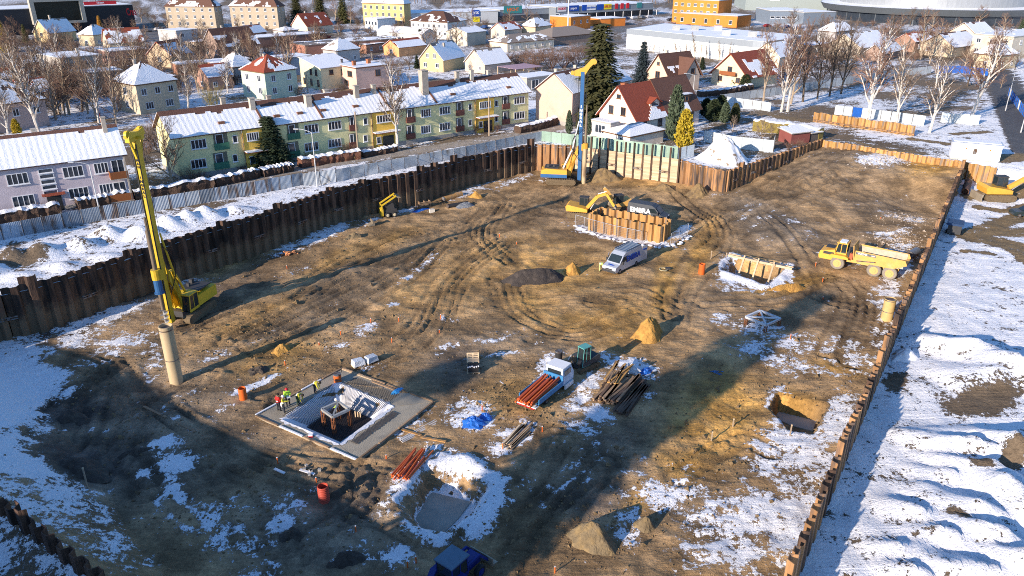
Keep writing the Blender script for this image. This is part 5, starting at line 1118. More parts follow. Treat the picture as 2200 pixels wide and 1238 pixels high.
hedge('long dark hedge along the street below the gnarled tree', [(290,430),(370,417),(460,402)], 1.5, 1.4, snow=.3, seed=3)
hedge('snow-capped hedge before the left end of the flats', [(462,401),(520,388),(556,380)], 1.4, 1.4, seed=4)
hedge('snow-capped hedge below the dark bushy spruce', [(562,379),(600,371),(626,366)], 1.2, 1.8, seed=5)
hedge('russet hedge right of the dark bushy spruce', [(645,360),(710,349),(772,340)], 1.5, 1.8, seed=6, m=mat('russet_hedge', (.15,.07,.045), .95, var=.5, scale=3, bump=1, bscale=9))
hedge('low snowy hedge in front of the tall birch', [(778,338),(815,331),(850,324)], 1.0, 1.6, seed=7)
hedge('snowy brown hedge between flats and salmon gabled house', [(1112,286),(1160,277),(1196,266)], 1.5, 1.6, seed=8)
hedge('long trimmed olive hedge with snow top behind the garden shed', [(1618,280),(1690,288),(1762,302)], 2.2, 1.5, HEDGO, seed=9)
hedge('low brown hedge beside the road under the red-roofed house', [(1500,208),(1560,202),(1612,192)], 1.4, 1.5, seed=10, snow=.5)
# --- snow-dusted wood at the far edge
def woodland():
    rng = random.Random(5); b = MB()
    for k in range(420):
        x = rng.uniform(420, 2150) if k < 330 else rng.uniform(0, 2200); y = rng.uniform(-16, 12) if not (1180 < x < 1420) else rng.uniform(-12, 14)
        p = at(x, y, ST)
        if any((Vector((p.x,p.y,0))-r[0]).length < 14 for r in REFS): continue
        h = rng.uniform(9, 15)
        b.tube(p, p+Vector((0,0,h*.8)), .25, .06, 4, False)
        for j in range(26):
            t = rng.uniform(.25,1); an = rng.random()*6.28; c = p+Vector((0,0,h*t*.8)); L_ = h*.32*(1.15-t); d = Vector((math.cos(an), math.sin(an), .9)).normalized()
            q = c+d*L_; s = Vector((-d.y,d.x,0))*.12; b.add([c-s, c+s, q], [(0,1,2)])
            for e in (-1,1):
                m_ = c.lerp(q, .5); dd = (d+Vector((-d.y,d.x,0))*e*.8).normalized(); b.add([m_, m_+Vector((0,0,.14)), m_+dd*L_*.6], [(0,1,2)])
    o = b.build('woodland', TWB); tag(o, 'dense brown leafless wood along the top edge of the picture', 'woodland', kind='stuff')
woodland()
# ---------------------------------------------------------------- lamps and poles
LAMPM = mat('pale_lamp_steel', (.55,.56,.56), .5, .3, var=.05); POLEW = mat('wooden_pole', (.36,.28,.2), .9, var=.2)
def lamp(label, x, y, yt, arm=(-1,0), z=None):
    p = out_at(x, y) if z is None else at(x, y, z); h = hgt(p, yt); o = thing('street_lamp', label, 'street lamp', p)
    MB().tube((0,0,-.2),(0,0,1.2),.13,.12,8).tube((0,0,1.2),(0,0,h-.5),.09,.06,8).build('pole', LAMPM, o)
    b = MB(); q = Vector((0,0,h-.5)); n = 5
    for i in range(n):
        t = (i+1)/n; r = Vector((arm[0]*2.0*t, arm[1]*2.0*t, h-.5+.5*math.sin(t*1.57))); b.tube(q, r, .05, n=6); q = r
    b.build('arm', LAMPM, o); MB().beam(q-Vector((arm[0],arm[1],0))*.05, q+Vector((arm[0],arm[1],0))*.7, .22, .12).build('lamp_head', LAMPM, o)
lamp('tall curved street lamp in front of the mauve flats', 218, 472, 346, (-.8,-.3))
lamp('tall curved street lamp by the hoarding before the flats', 682, 402, 278, (-1,.1))
lamp('curved street lamp by the road behind the dark brown roofs', 1489, 200, 158, (-1,0))
lamp('grey street lamp standing in the snow at the right edge', 2160, 238, 152, (-.3,1))
lamp('street lamp at the far right edge of the yard', 2193, 285, 230, (.9,0))
def pole(label, x, y, yt, cross=True, m=POLEW, r=.14):
    p = out_at(x, y); h = hgt(p, yt); o = thing('utility_pole', label, 'pole', p); MB().tube((0,0,-.2),(0,0,h),r,r*.75,8).build('shaft', m, o)
    if cross: MB().beam((-.8,.3,h-.5),(.8,-.3,h-.5),.1).build('cross_arm', m, o)
pole('wooden pole in front of the right ochre stair bay', 1051, 292, 206, False)
pole('wooden pole with red cable guard in front of the flats', 770, 334, 240, False, r=.16)
pole('wooden utility pole before the big white hall', 1503, 148, 94)
pole('tall white mast beside the small orange building', 1220, 68, -20, False, LAMPM, .35)
pole('thin pole behind the pale yellow house', 662, 200, 155, False)
pole('red and white chimney mast behind the mauve flats', 216, 262, 226, False, mat('red_mast', (.4,.06,.04), .6), .2)
# ---------------------------------------------------------------- machines
YEL = mat('machine_yellow', (.62,.42,.03), .5, var=.14, scale=1.2, col2=(.42,.28,.06), thr=(.6,.8), spec=.4)
YELO = mat('machine_amber', (.68,.36,.05), .5, var=.14, scale=1.2, col2=(.5,.3,.1), thr=(.6,.8), spec=.4)
YELD = mat('dusty_amber', (.62,.36,.10), .6, var=.2, scale=1.2, col2=(.5,.36,.2), thr=(.5,.75))
BLUM = mat('machine_blue', (.03,.115,.28), .45, var=.15, spec=.4); BLK2 = mat('black_rubber', (.025,.025,.027), .8, var=.3); TRACK = mat('muddy_track', (.15,.11,.065), .9, var=.4, scale=3, bump=.6)
TYRE = mat('dusty_tyre', (.26,.23,.19), .9, var=.25, scale=5, bump=.5); RIMO = mat('amber_rim', (.6,.33,.12), .6, var=.1); CABG = mat('cab_glass', (.02,.03,.035), .1, var=.3, spec=.7); DST = mat('dark_machine_steel', (.05,.05,.052), .6, var=.3)
WHT = mat('white_paint', (.75,.75,.75), .45, var=.06); TANS = mat('tan_casing', (.46,.36,.22), .7, .1, var=.25, scale=1, col2=(.25,.17,.1), thr=(.55,.75), stretch=(1,1,.3)); BUCK = mat('worn_bucket', (.32,.27,.2), .6, .3, var=.3)
def wheel(par, loc, r, w, rim=RIMO, tyre=TYRE, n=18):
    b = MB(); k = r*.12
    def rg(R_, y): return [(R_*math.cos(2*math.pi*i/n), y, R_*math.sin(2*math.pi*i/n)) for i in range(n)]
    b.loft([rg(r*.6,-w/2), rg(r-k,-w/2), rg(r,-w/2+k), rg(r,w/2-k), rg(r-k,w/2), rg(r*.6,w/2)][::-1])
    o = b.build('wheel', tyre, par, loc, smooth=True)
    c = MB(); c.loft([rg(r*.58,-w/2-.02), rg(r*.58,w/2+.02)][::-1]); c.loft([rg(r*.3,-w/2-.07), rg(r*.3,w/2+.07)][::-1]); c.build('rim', rim, o, smooth=True)
def track(par, x0, x1, y, w, h, m=TRACK):
    n = 7; pts = []
    for i in range(n+1): a = math.pi/2+math.pi*i/n; pts.append((x0+h/2+h/2*math.cos(a), h/2+h/2*math.sin(a)))
    for i in range(n+1): a = -math.pi/2+math.pi*i/n; pts.append((x1-h/2+h/2*math.cos(a), h/2+h/2*math.sin(a)))
    b = MB(); b.prism(pts[::-1], y-w/2, y+w/2); L_ = x1-x0-h
    for i in range(int(L_/.3)):
        x = x0+h/2+i*.3; b.box(x,x+.18,y-w/2-.01,y+w/2+.01,h,h+.05).box(x,x+.18,y-w/2-.01,y+w/2+.01,-.03,0)
    o = b.build('track', m, par)
    s = MB(); s.tube((x0+h/2,y-w/2-.03,h/2),(x0+h/2,y+w/2+.03,h/2),h*.3,n=12).tube((x1-h/2,y-w/2-.03,h/2),(x1-h/2,y+w/2+.03,h/2),h*.3,n=12)
    s.build('sprocket', m, o, smooth=True)
def cab(par, x0, x1, y0, y1, z0, z1, m, name='cab', slant=.25):
    "a glazed driver's cab: dark glass body with coloured pillars and roof"
    g = MB(); g.add([(x0,y0,z0),(x1,y0,z0),(x1,y1,z0),(x0,y1,z0),(x0,y0,z1),(x1-slant,y0,z1),(x1-slant,y1,z1),(x0,y1,z1)], [(0,3,2,1),(4,5,6,7),(0,1,5,4),(1,2,6,5),(2,3,7,6),(3,0,4,7)])
    o = g.build(name, CABG, par); t = .08
    for y in (y0,y1):
        MB().beam((x0,y,z0),(x0,y,z1),t).build('pillar', m, o); MB().beam((x1,y,z0),(x1-slant,y,z1),t).build('pillar', m, o)
        MB().beam((x0+(x1-x0)*.5,y,z0),(x0+(x1-x0)*.5,y,z1),t*.9).build('door_pillar', m, o); MB().beam((x0,y,z0+.05),(x1,y,z0+.05),t*1.1,.3).build('door_sill', m, o)
    MB().box(x0-.08,x1-slant+.15,y0-.06,y1+.06,z1,z1+.12).build('cab_roof', m, o); return o
def sheave(b, c, r, w): b.tube((c[0],c[1]-w/2,c[2]),(c[0],c[1]+w/2,c[2]),r,n=14)

def drill_rig(label, p, ang, h, body, mast, jib, stripe=None, text=(), tm=None, kelly=(7,16)):
    o = thing('drilling_rig', label, 'drilling rig', p, ang)      # x forward, mast foot at the origin of the place
    X = -2.9
    for y in (-1.5, 1.5): track(o, X-2.7, X+2.5, y, .85, .95)
    MB().box(X-1.6,X+1.5,-1.1,1.1,.35,1.05).build('undercarriage', DST, o)
    b = MB(); b.prism([(X-3.6,1.15),(X+.9,1.15),(X+.9,2.5),(X-2.6,2.7),(X-3.6,2.3)], -1.5, .35); b.box(X-3.6,X-.2,.35,1.5,1.15,2.4); b.build('engine_house', body, o)
    if stripe: MB().box(X-3.62,X+.92,-1.53,-1.5,1.15,1.75).build('blue_stripe', stripe, o)
    cab(o, X-.1, X+1.5, .45, 1.5, 1.2, 2.95, body)
    MB().box(X-3.0,X-.6,-1.3,1.3,2.7,2.82).box(X-2.6,X-2.2,-.9,-.5,2.82,3.3).box(X-1.6,X-1.3,-.6,-.3,2.82,3.2).build('top_deck', DST, o)
    # mast with lattice-like recesses
    m = MB(); m.box(-.24,.36,-.29,.29,.5,h-1.2); m.build('mast', mast, o)
    g = MB()
    for k in range(int(h-3)): g.box(-.28,-.24,-.22,.22,1.0+k,1.65+k)
    g.box(.36,.46,-.28,-.22,1,h-1.5).box(.36,.46,.22,.28,1,h-1.5); g.build('guide_rail', DST, o)
    # linkage between body and mast
    k = MB(); k.prism([(X+.6,1.6),(X+1.5,1.4),(-1.2,4.6),(-.3,6.6),(-.3,5.2),(-1.0,3.6)], -.55, -.35); k.prism([(X+.6,1.6),(X+1.5,1.4),(-1.2,4.6),(-.3,6.6),(-.3,5.2),(-1.0,3.6)], .35, .55); k.beam((X+.9,0,2.4),(-1.3,0,6.0),.5,.4); k.build('boom', jib, o)
    c = MB()
    for y in (-.42,.42): c.tube((-1.3,y,5.6),(-.3,y,10.6),.12,.09,8); c.tube((X+.2,y,2.6),(-1.4,y,5.6),.13,n=8)
    c.build('cylinder', WHT if stripe else jib, o, smooth=True)
    # rotary drive, kelly bar, auger in front of the mast
    fx_ = .95; z0 = 4.4
    r = MB(); r.tube((fx_,0,z0+1.5),(fx_,0,z0+2.6),.48,n=14).box(.3,.95,-.5,.5,z0+1.4,z0+2.5); r.build('rotary_drive', jib, o)
    r = MB(); r.tube((fx_,0,z0),(fx_,0,z0+1.5),.42,n=14).tube((fx_,0,z0-.1),(fx_,0,z0+.05),.52,n=14); r.build('casing_adapter', BLUM, o, smooth=False)
    MB().tube((fx_,0,2.4),(fx_,0,z0),.2,n=10).tube((fx_,0,z0+2.6),(fx_,0,kelly[1]),.22,n=10).tube((fx_,0,kelly[1]),(fx_,0,kelly[1]+1.4),.12,n=8).build('kelly_bar', mat('kelly_steel', (.22,.17,.12), .5, .3, var=.25), o, smooth=True)
    a = MB(); a.tube((fx_,0,.3),(fx_,0,2.5),.09,n=8)
    n = 40; vs = []; fs = []
    for i in range(n+1):
        t = i/n; an = t*2*math.pi*4; zz = .35+2.0*t
        for rr in (.09,.42): vs.append((fx_+rr*math.cos(an), rr*math.sin(an), zz))
    for i in range(n): fs.append((2*i,2*i+1,2*i+3,2*i+2))
    a.add(vs, fs); a.build('auger', mat('bright_steel', (.45,.44,.42), .4, .5), o)
    hs = MB()
    for y in (-.62,.7):
        q = Vector((.2,y,9.5))
        for i in range(8):
            t = (i+1)/8; r_ = Vector((.2-1.6*math.sin(t*3.1),y,9.5-5.5*t)); hs.tube(q, r_, .05, n=5); q = r_
    hs.build('hydraulic_hose', BLK2, o)
    rp = MB(); rp.tube((.75,.0,kelly[1]+1.4),(.95,0,h-.6),.03,n=4).tube((-.55,.2,3),(-.6,.2,h-.8),.03,n=4); rp.build('rope', DST, o)
    hd = MB()
    if not stripe:
        hd.box(-1.0,1.2,-.25,.25,h-1.25,h-.8).prism([(-1.2,h-.8),(1.3,h-.8),(1.0,h-.2),(.4,h-.35),(-.2,h-.35),(-.9,h-.1)],-.3,.3); sheave(hd, (1.0,0,h-.5), .42, .3); sheave(hd, (-.9,0,h-.4), .4, .3); hd.beam((.0,-.8,h-.9),(.0,.8,h-.9),.25)
        hd.beam((-.3,0,h-3),(-.9,0,h-1.1),.2); hd.beam((.3,0,h-3),(.9,0,h-1.1),.2)
    else:
        hd.prism([(-1.9,h-1.4),(-1.2,h-1.9),(.3,h-1.9),(1.2,h-.5),(2.2,h+.5),(2.0,h+.9),(1.4,h+.8),(.2,h-.5),(-1.0,h-.9)],-.28,.28); sheave(hd, (1.9,0,h+.4), .4, .66); sheave(hd, (-1.6,0,h-1.4), .35, .66)
    hd.build('mast_head', jib, o)
    for z, s, t in text: lettering(o, '\n'.join(t), tm, s, (.37 if not stripe else .0, 0 if not stripe else -.30, z), (math.pi/2, 0, math.pi/2 if not stripe else 0), bold=.05)
    return o
p = pit_at(371,700); p.z = gz(p.x, p.y)
drill_rig('tall yellow drilling rig with black lettered mast beside the left pile wall', p, R(-103), 21.6, YEL, YEL, YEL, None, ((18.6,.34,'DELMAG'),(15.7,.38,'INGRAL')), BLK2, (7,11.3))
p = pit_at(1243,392); p.z = gz(p.x, p.y)
drill_rig('blue-masted drilling rig with yellow and blue body before the plank wall', p, R(-8), 20.0, YELO, BLUM, YELO, BLUM, ((11.6,.62,'INGRAL'),), WHT, (7,12))
o = thing('drill_casing', 'tan steel casing held under the blue-masted rig', 'casing pipe', pit_at(1246,394)); MB().tube((.6,-.4,-.3),(.6,-.4,6.2),.38,n=14,inner=(.32,1)).build('pipe', TANS, o, smooth=True)

def excavator(label, p, ang, s, body, pose, cabm=None, swing=0, blade=False, tr=TRACK, arm=None, cabh=1.75):
    o = thing('excavator', label, 'excavator', p, ang); o.scale = (s,s,s)
    for y in (-1.05,1.05): track(o,-1.9,1.9,y,.6,.85,tr)
    MB().box(-1.2,1.2,-.8,.8,.3,.9).build('undercarriage', DST, o)
    if blade: MB().prism([(-2.6,0),(-2.35,0),(-2.45,.45),(-2.3,.9),(-2.55,.9)],-1.35,1.35).beam((-2.4,.6,.4),(-1.2,.6,.5),.2).beam((-2.4,-.6,.4),(-1.2,-.6,.5),.2).build('dozer_blade', BUCK, o)
    b = MB(); pts = []
    prof = [(-1.95,1.0),(1.25,1.0),(1.25,1.45),(.6,1.6),(-.3,1.75),(-1.75,2.0),(-2.1,1.7)]
    b.prism(prof,-1.25,1.25); b.build('engine_house', body, o, rz=swing)
    cabo = cab(o,-.15,1.3,.15,1.2,1.05,1.05+cabh,cabm or DST); cabo.rotation_euler.z = swing
    arms = MB(); R2 = Matrix.Rotation(swing, 4, 'Z'); arms.M = R2
    (a, b1, c, d) = [Vector((q[0],-.25,q[1])) for q in pose]
    arms.beam(a, b1, .42, .5).beam(b1, c, .38, .42); arms.build('boom', arm or body, o)
    st = MB(); st.M = R2; st.beam(c, d, .32, .36); st.build('stick', arm or body, o)
    hy = MB(); hy.M = R2; hy.tube(a+Vector((.5,.0,-.25)), b1+Vector((0,0,-.3)), .09, n=8).tube(b1+Vector((.1,0,.35)), c+Vector((0,0,.32)), .08, n=8); hy.build('cylinder', mat('bright_steel', (.45,.44,.42)), o)
    bk = MB(); bk.M = R2 @ Matrix.Translation(d); bk.prism([(.05,.15),(.35,-.1),(.3,-.6),(-.1,-.85),(-.55,-.7),(-.5,-.55),(-.15,-.55),(-.05,-.1)],-.5,.5)
    for k in range(4): bk.prism([(-.55,-.7),(-.75,-.68),(-.5,-.58)],-.5+.3*k,-.4+.3*k)
    bk.build('bucket', BUCK, o); return o
excavator('yellow tracked excavator reaching into the cofferdam', pit_at(1246,464), R(-14), 1.0, YELO, [(1.1,1.5),(2.6,3.4),(3.9,3.9),(5.2,2.0)], DST)
excavator('amber excavator half hidden behind the cofferdam piles', pit_at(1330,452), R(196), .95, YELD, [(1.0,1.5),(2.1,3.3),(2.7,3.9),(1.6,1.6)], DST)
excavator('yellow excavator standing in the snowy yard near the right edge', out_at(2138,428), R(-2), 1.2, YELO, [(1.1,1.6),(3.2,3.0),(4.4,3.4),(5.6,1.6)], DST, blade=True)
excavator('dark mini excavator with tall turquoise cab beside the loaded truck', pit_at(1252,790), R(-140), .72, DST, [(1.1,1.4),(1.9,2.2),(2.6,1.7),(3.2,.8)], mat('turquoise_cab', (.10,.32,.29), .5), swing=0, cabh=2.6, arm=mat('worn_brown_steel', (.22,.16,.1), .7))

# articulated dump truck
p = pit_at(1797,577); q = pit_at(1906,599); ang = math.atan2(p.y-q.y, p.x-q.x)
o = thing('dump_truck', 'amber six-wheel articulated dump truck near the right pile wall', 'dump truck', (p.x+math.sin(ang)*1.15, p.y-math.cos(ang)*1.15, min(p.z,q.z)-.05), ang)
for x in (0,-4.35,-6.15):
    for y in (-1.15,1.15): wheel(o,(x,y,.86),.86,.62)
b = MB(); b.prism([(.75,1.05),(2.35,1.05),(2.45,1.45),(2.3,2.05),(.55,2.5),(.4,1.9)],-1.15,1.15); b.prism([(-1.2,1.75),(-.85,1.95),(.85,1.95),(1.15,1.7),(1.15,1.55),(-1.2,1.55)],-1.5,1.5); b.build('bonnet', YELO, o)
MB().box(2.3,2.47,-1.1,1.1,1.35,2.0).build('grille', DST, o); MB().box(.6,1.9,1.16,1.19,1.75,2.1).box(.75,1.8,-.6,.6,2.45,2.5).build('air_vent', DST, o)
for y in (-.8,.8): MB().box(2.4,2.5,y-.2,y+.2,1.5,1.75).build('headlight', WHT, o)
cab(o,-.75,.55,-.8,.8,1.9,3.3,YELO,slant=.2); MB().box(-.6,.25,-.65,.65,3.425,3.5).build('snow_patch', SNOW, o)
MB().beam((-.9,0,1.2),(-2.4,0,1.3),.9,.5).beam((-2.2,0,1.15),(-7.0,0,1.15),.9,.35).build('chassis', YELD, o); MB().box(-1.4,-.85,-.7,.7,1.5,2.4).tube((-1.1,.9,1.6),(-1.1,.9,3.1),.1,n=8).build('engine_rear', DST, o); MB().box(-1.6,-1.1,.2,.9,1.5,2.3).build('oil_tank', mat('rusty_red', (.35,.1,.05), .7), o)
t = MB()
for y in (-1.48,1.40): t.prism([(-1.9,1.75),(-2.3,1.55),(-6.4,1.55),(-7.9,2.25),(-7.6,2.85),(-1.9,3.0)],y,y+.08)
t.prism([(-1.9,1.75),(-2.3,1.55),(-6.4,1.55),(-7.9,2.25),(-7.85,2.33),(-6.35,1.66),(-2.3,1.66),(-1.9,1.85)],-1.4,1.4); t.prism([(-1.9,1.8),(-1.8,1.8),(-1.55,3.55),(-1.65,3.55)],-1.48,1.48); t.build('tipper_body', YELD, o)
MB().box(-7.0,-1.95,-1.39,1.39,1.67,1.75).box(-7.5,-1.92,-1.39,-1.3,1.75,2.8).box(-7.5,-1.92,1.3,1.39,1.75,2.8).build('load_lining', mat('worn_lining', (.5,.44,.34), .5, .2, var=.3), o)
MB().box(-4.3,-1.98,1.485,1.50,2.55,2.85).build('name_plate', DARKG, o); lettering(o, 'VOLVO', WHT, .34, (-2.75,1.51,2.7), (math.pi/2,0,math.pi), bold=.04); lettering(o, 'A30G', WHT, .2, (-4.0,1.51,2.7), (math.pi/2,0,math.pi), bold=.03)
MB().beam((-2.2,1.5,1.7),(-4.4,1.5,1.95),.12).build('cylinder', STEEL, o)

# vans
def van(label, p, ang, m, txt, side, doors=False, racks=False):
    o = thing('van', label, 'van', p, ang)
    prof = [(-3.0,.38),(2.85,.38),(3.02,.75),(2.9,1.05),(2.1,1.28),(1.25,2.2),(.7,2.5),(-2.9,2.6),(-3.03,1.6)]
    n = len(prof); vs = []
    for sgn in (-1,1):
        for x, z in prof: vs.append((x, sgn*(1.0 if z < 1.5 else 1.0-.11*(z-1.5)), z))
    fs = [tuple(range(n)), tuple(range(2*n-1,n-1,-1))]+[(i,n+i,n+(i+1) % n,(i+1) % n) for i in range(n)]
    MB().add(vs, fs).build('body', m, o)
    e = .012
    MB().add([(2.02,-.86,1.40),(2.02,.86,1.40),(1.33,.80,2.17),(1.33,-.80,2.17)],[(0,1,2,3)]).build('windscreen', CABG, o, (e+.02,0,e+.03))
    for s in (-1,1):
        w_ = MB(); w_.add([(.25,s*1.0,1.45),(1.75,s*1.0,1.42),(1.2,s*.945,2.05),(.25,s*.945,2.05)],[(0,1,2,3) if s < 0 else (3,2,1,0)]); w_.build('side_window', CABG, o, (0,s*.012,0))
        MB().box(2.86,2.98,s*.62-.18,s*.62+.18,.86,1.02).build('headlight', WHT, o); MB().box(1.62,1.8,s*1.2-.12,s*1.2+.12,1.3,1.65).build('mirror', DST, o)
        for x in (1.95,-1.75): wheel(o,(x,s*.88,.36),.36,.26,STEEL,BLK2,14)
        MB().box(-3.06,-3.0,s*.9-.06,s*.9+.06,1.0,1.6).build('tail_light', SR, o)
    MB().box(2.8,3.06,-.95,.95,.36,.62).box(2.96,3.04,-.5,.5,.68,.84).build('bumper', DST, o)
    MB().box(-2.95,2.2,-.99,.99,.25,.40).build('sill', DST, o)
    ry = side*1.004; lettering(o, txt[0], txt[1], 1.02, (-1.0, ry*(1-.02)+side*.012, 1.55), (R(90) if True else 0, 0, 0 if side < 0 else math.pi), 3.7, bold=.035)
    if racks:
        b = MB()
        for k in range(8): b.box(-2.6+k*.45,-2.5+k*.45,-.85,.85,2.62,2.70)
        b.box(-2.7,.6,-.9,-.84,2.62,2.74).box(-2.7,.6,.84,.9,2.62,2.74); b.build('roof_rack', mat('rack_steel', (.12,.16,.22), .5, .3), o)
        lettering(o, 'EMBRA', SB, .3, (2.52,0,1.19), (R(15),0,math.pi/2))
    if doors:
        d = MB().box(-.05,0,-1.1,0,.45,1.4).build('front_door', m, o, (1.85,-1.0,0), R(-62)); MB().box(-.04,-.01,-1.0,-.1,1.4,2.05).build('door_window', CABG, d); MB().box(-.05,0,-1.1,-1.04,1.4,2.05).box(-.05,0,-1.04,0,2.05,2.1).build('window_frame', m, d); lettering(d, 'A', SB, .7, (.01,-.5,.95), (R(90),0,R(90)))
        for s in (-1,1):
            d = MB().box(-.95,0,-.03,.03,.45,2.4).build('rear_door', m, o, (-3.03,s*1.0,0), R(30)*-s if False else R(8)*s*-1)
            if s > 0: lettering(d, 'EMBRA', SB, .28, (-.48,.045,1.9), (R(90),0,math.pi), .85); lettering(d, '2', SB, .01, (-.48,.045,1.5), (R(90),0,math.pi)) if False else None
    return o
p = pit_at(1330,589); q = pit_at(1377,565); ang = math.atan2(p.y-q.y, p.x-q.x)
van('silver van with open doors and blue lettering below the cofferdam', (p.x+math.sin(ang)*.88-math.cos(ang)*1.95, p.y-math.cos(ang)*.88-math.sin(ang)*1.95, (p.z+q.z)/2), ang, mat('silver_paint', (.48,.52,.58), .35, .3, var=.06, spec=.5), ('EMBRA', SB), 1, True, True)
p = pit_at(1392,472); van('dark grey van with big white lettering behind the cofferdam', p, R(-27), mat('slate_paint', (.055,.062,.072), .5, 0, var=.1, spec=.3), ('EMBRA', WHT), -1)

# flatbed truck loaded with pipes
p = pit_at(1165,856); q = pit_at(1222,808); ang = math.atan2(q.y-p.y, q.x-p.x)
FB = thing('flatbed_truck', 'small blue flatbed truck with white cab carrying orange pipes', 'truck', (p.x, p.y, gz(p.x,p.y)), ang)
for x in (-.6,2.9):
    for y in (-.75,.75): wheel(FB,(x,y,.4),.4,.3,STEEL,BLK2,14)
MB().box(-2.0,3.9,-.35,.35,.45,.7).build('chassis', DST, FB)
bl = mat('bed_blue', (.05,.22,.45), .5, var=.2)
MB().box(-2.2,1.9,-1.05,1.05,.75,.85).box(-2.2,1.9,-1.08,-1.0,.85,1.3).box(-2.2,1.9,1.0,1.08,.85,1.3).box(1.8,1.9,-1.05,1.05,.85,1.75).build('cargo_bed', bl, FB); MB().box(-2.7,-2.25,-1.05,1.05,.62,.7).build('tailgate', WHT, FB)
MB().box(-2.72,-2.66,-.9,.9,.5,.62).build('light_bar', SR, FB)
c = MB(); c.add([(2.0,-.95,.6),(3.9,-.95,.6),(3.9,.95,.6),(2.0,.95,.6),(2.0,-.95,1.35),(3.95,-.95,1.35),(3.95,.95,1.35),(2.0,.95,1.35),(2.05,-.88,2.15),(3.5,-.88,2.2),(3.5,.88,2.2),(2.05,.88,2.15)],[(0,3,2,1),(0,1,5,4),(1,2,6,5),(2,3,7,6),(3,0,4,7),(4,5,9,8),(5,6,10,9),(6,7,11,10),(7,4,8,11),(8,9,10,11)]); c.build('cab', mat('pale_blue_paint', (.45,.52,.62), .5), FB)
MB().box(2.04,3.52,-.9,.9,2.2,2.34).build('cab_roof', WHT, FB); MB().box(1.98,2.03,-.7,.7,1.55,2.05).box(2.3,3.4,-.955,-.90,1.45,2.0).box(2.3,3.4,.90,.955,1.45,2.0).build('cab_window', CABG, FB); MB().box(2.2,3.6,-1.15,-1.0,.2,.62).build('side_step', WHT, FB)

# blue tractor loader at the bottom edge
p = pit_at(985,1250); p.z = gz(p.x,p.y)
o = thing('tractor', 'dark blue tractor with front loader bucket at the bottom edge', 'tractor', p, R(52)); o.scale = (.92,.92,.92)
TB = mat('tractor_blue', (.012,.03,.20), .5, var=.15)
for y in (-.85,.85): wheel(o,(-1.0,y,.78),.78,.45,TB,BLK2); wheel(o,(1.3,y,.5),.5,.35,TB,BLK2)
MB().prism([(.2,.7),(1.9,.7),(1.95,1.2),(1.8,1.45),(.2,1.55)],-.42,.42).build('bonnet', TB, o); MB().box(-1.6,.3,-.5,.5,.55,1.1).build('chassis', TB, o)
for y in (-.95,.95): MB().prism([(-1.9,1.1),(-1.5,1.65),(-.4,1.65),(-.05,1.1),(-.2,1.1),(-.5,1.5),(-1.45,1.5),(-1.75,1.1)],y-.25,y+.25).build('mudguard', TB, o)
cab(o,-1.35,.25,-.72,.72,1.1,2.45,TB,slant=.1); MB().box(-1.5,.35,-.82,.82,2.575,2.68).build('roof_panel', mat('blue_grey_roof', (.10,.16,.22), .6), o)
MB().beam((-.1,.62,1.5),(1.6,.62,1.6),.14,.2).beam((1.6,.62,1.6),(2.5,.62,.5),.14,.2).beam((-.1,-.62,1.5),(1.6,-.62,1.6),.14,.2).beam((1.6,-.62,1.6),(2.5,-.62,.5),.14,.2).build('loader_arm', TB, o)
MB().prism([(2.5,.1),(3.1,.08),(3.1,.14),(2.6,.25),(2.55,.85),(2.45,.85)],-1.05,1.05).build('bucket', BUCK, o)
MB().box(-2.3,-1.65,-.7,.7,.7,1.25).build('rear_box', TB, o)

# yellow skid loader by the left wall
p = pit_at(838,464); o = thing('skid_loader', 'small yellow skid loader with raised arms by the left pile wall', 'loader', p, R(20))
for x in (-.5,.55):
    for y in (-.75,.75): wheel(o,(x,y,.4),.4,.3,mat('cream_rim',(.6,.52,.36)),BLK2,14)
MB().box(-1.1,1.0,-.55,.55,.35,1.25).build('chassis', DST, o); MB().prism([(-1.5,.3),(-1.1,.3),(-1.1,1.5),(-1.5,1.4)],-.75,.75).build('engine_cover', YEL, o)
MB().prism([(-.5,1.25),(.7,1.25),(.5,2.2),(-.5,2.2)],-.5,.5).build('cab', DST, o)
for y in (-.72,.72): MB().beam((-1.3,y,1.4),(-1.3,y,2.0),.16).beam((-1.35,y,1.95),(1.0,y,3.3),.16,.2).build('lift_arm', YEL, o)
MB().beam((-1.3,-.7,2.0),(-1.3,.7,2.0),.14).beam((.8,-.7,3.2),(.8,.7,3.2),.14).build('cross_bar', YEL, o); MB().prism([(1.0,3.3),(1.6,3.1),(1.7,2.95),(1.1,3.0)],-.8,.8).build('bucket', BUCK, o)

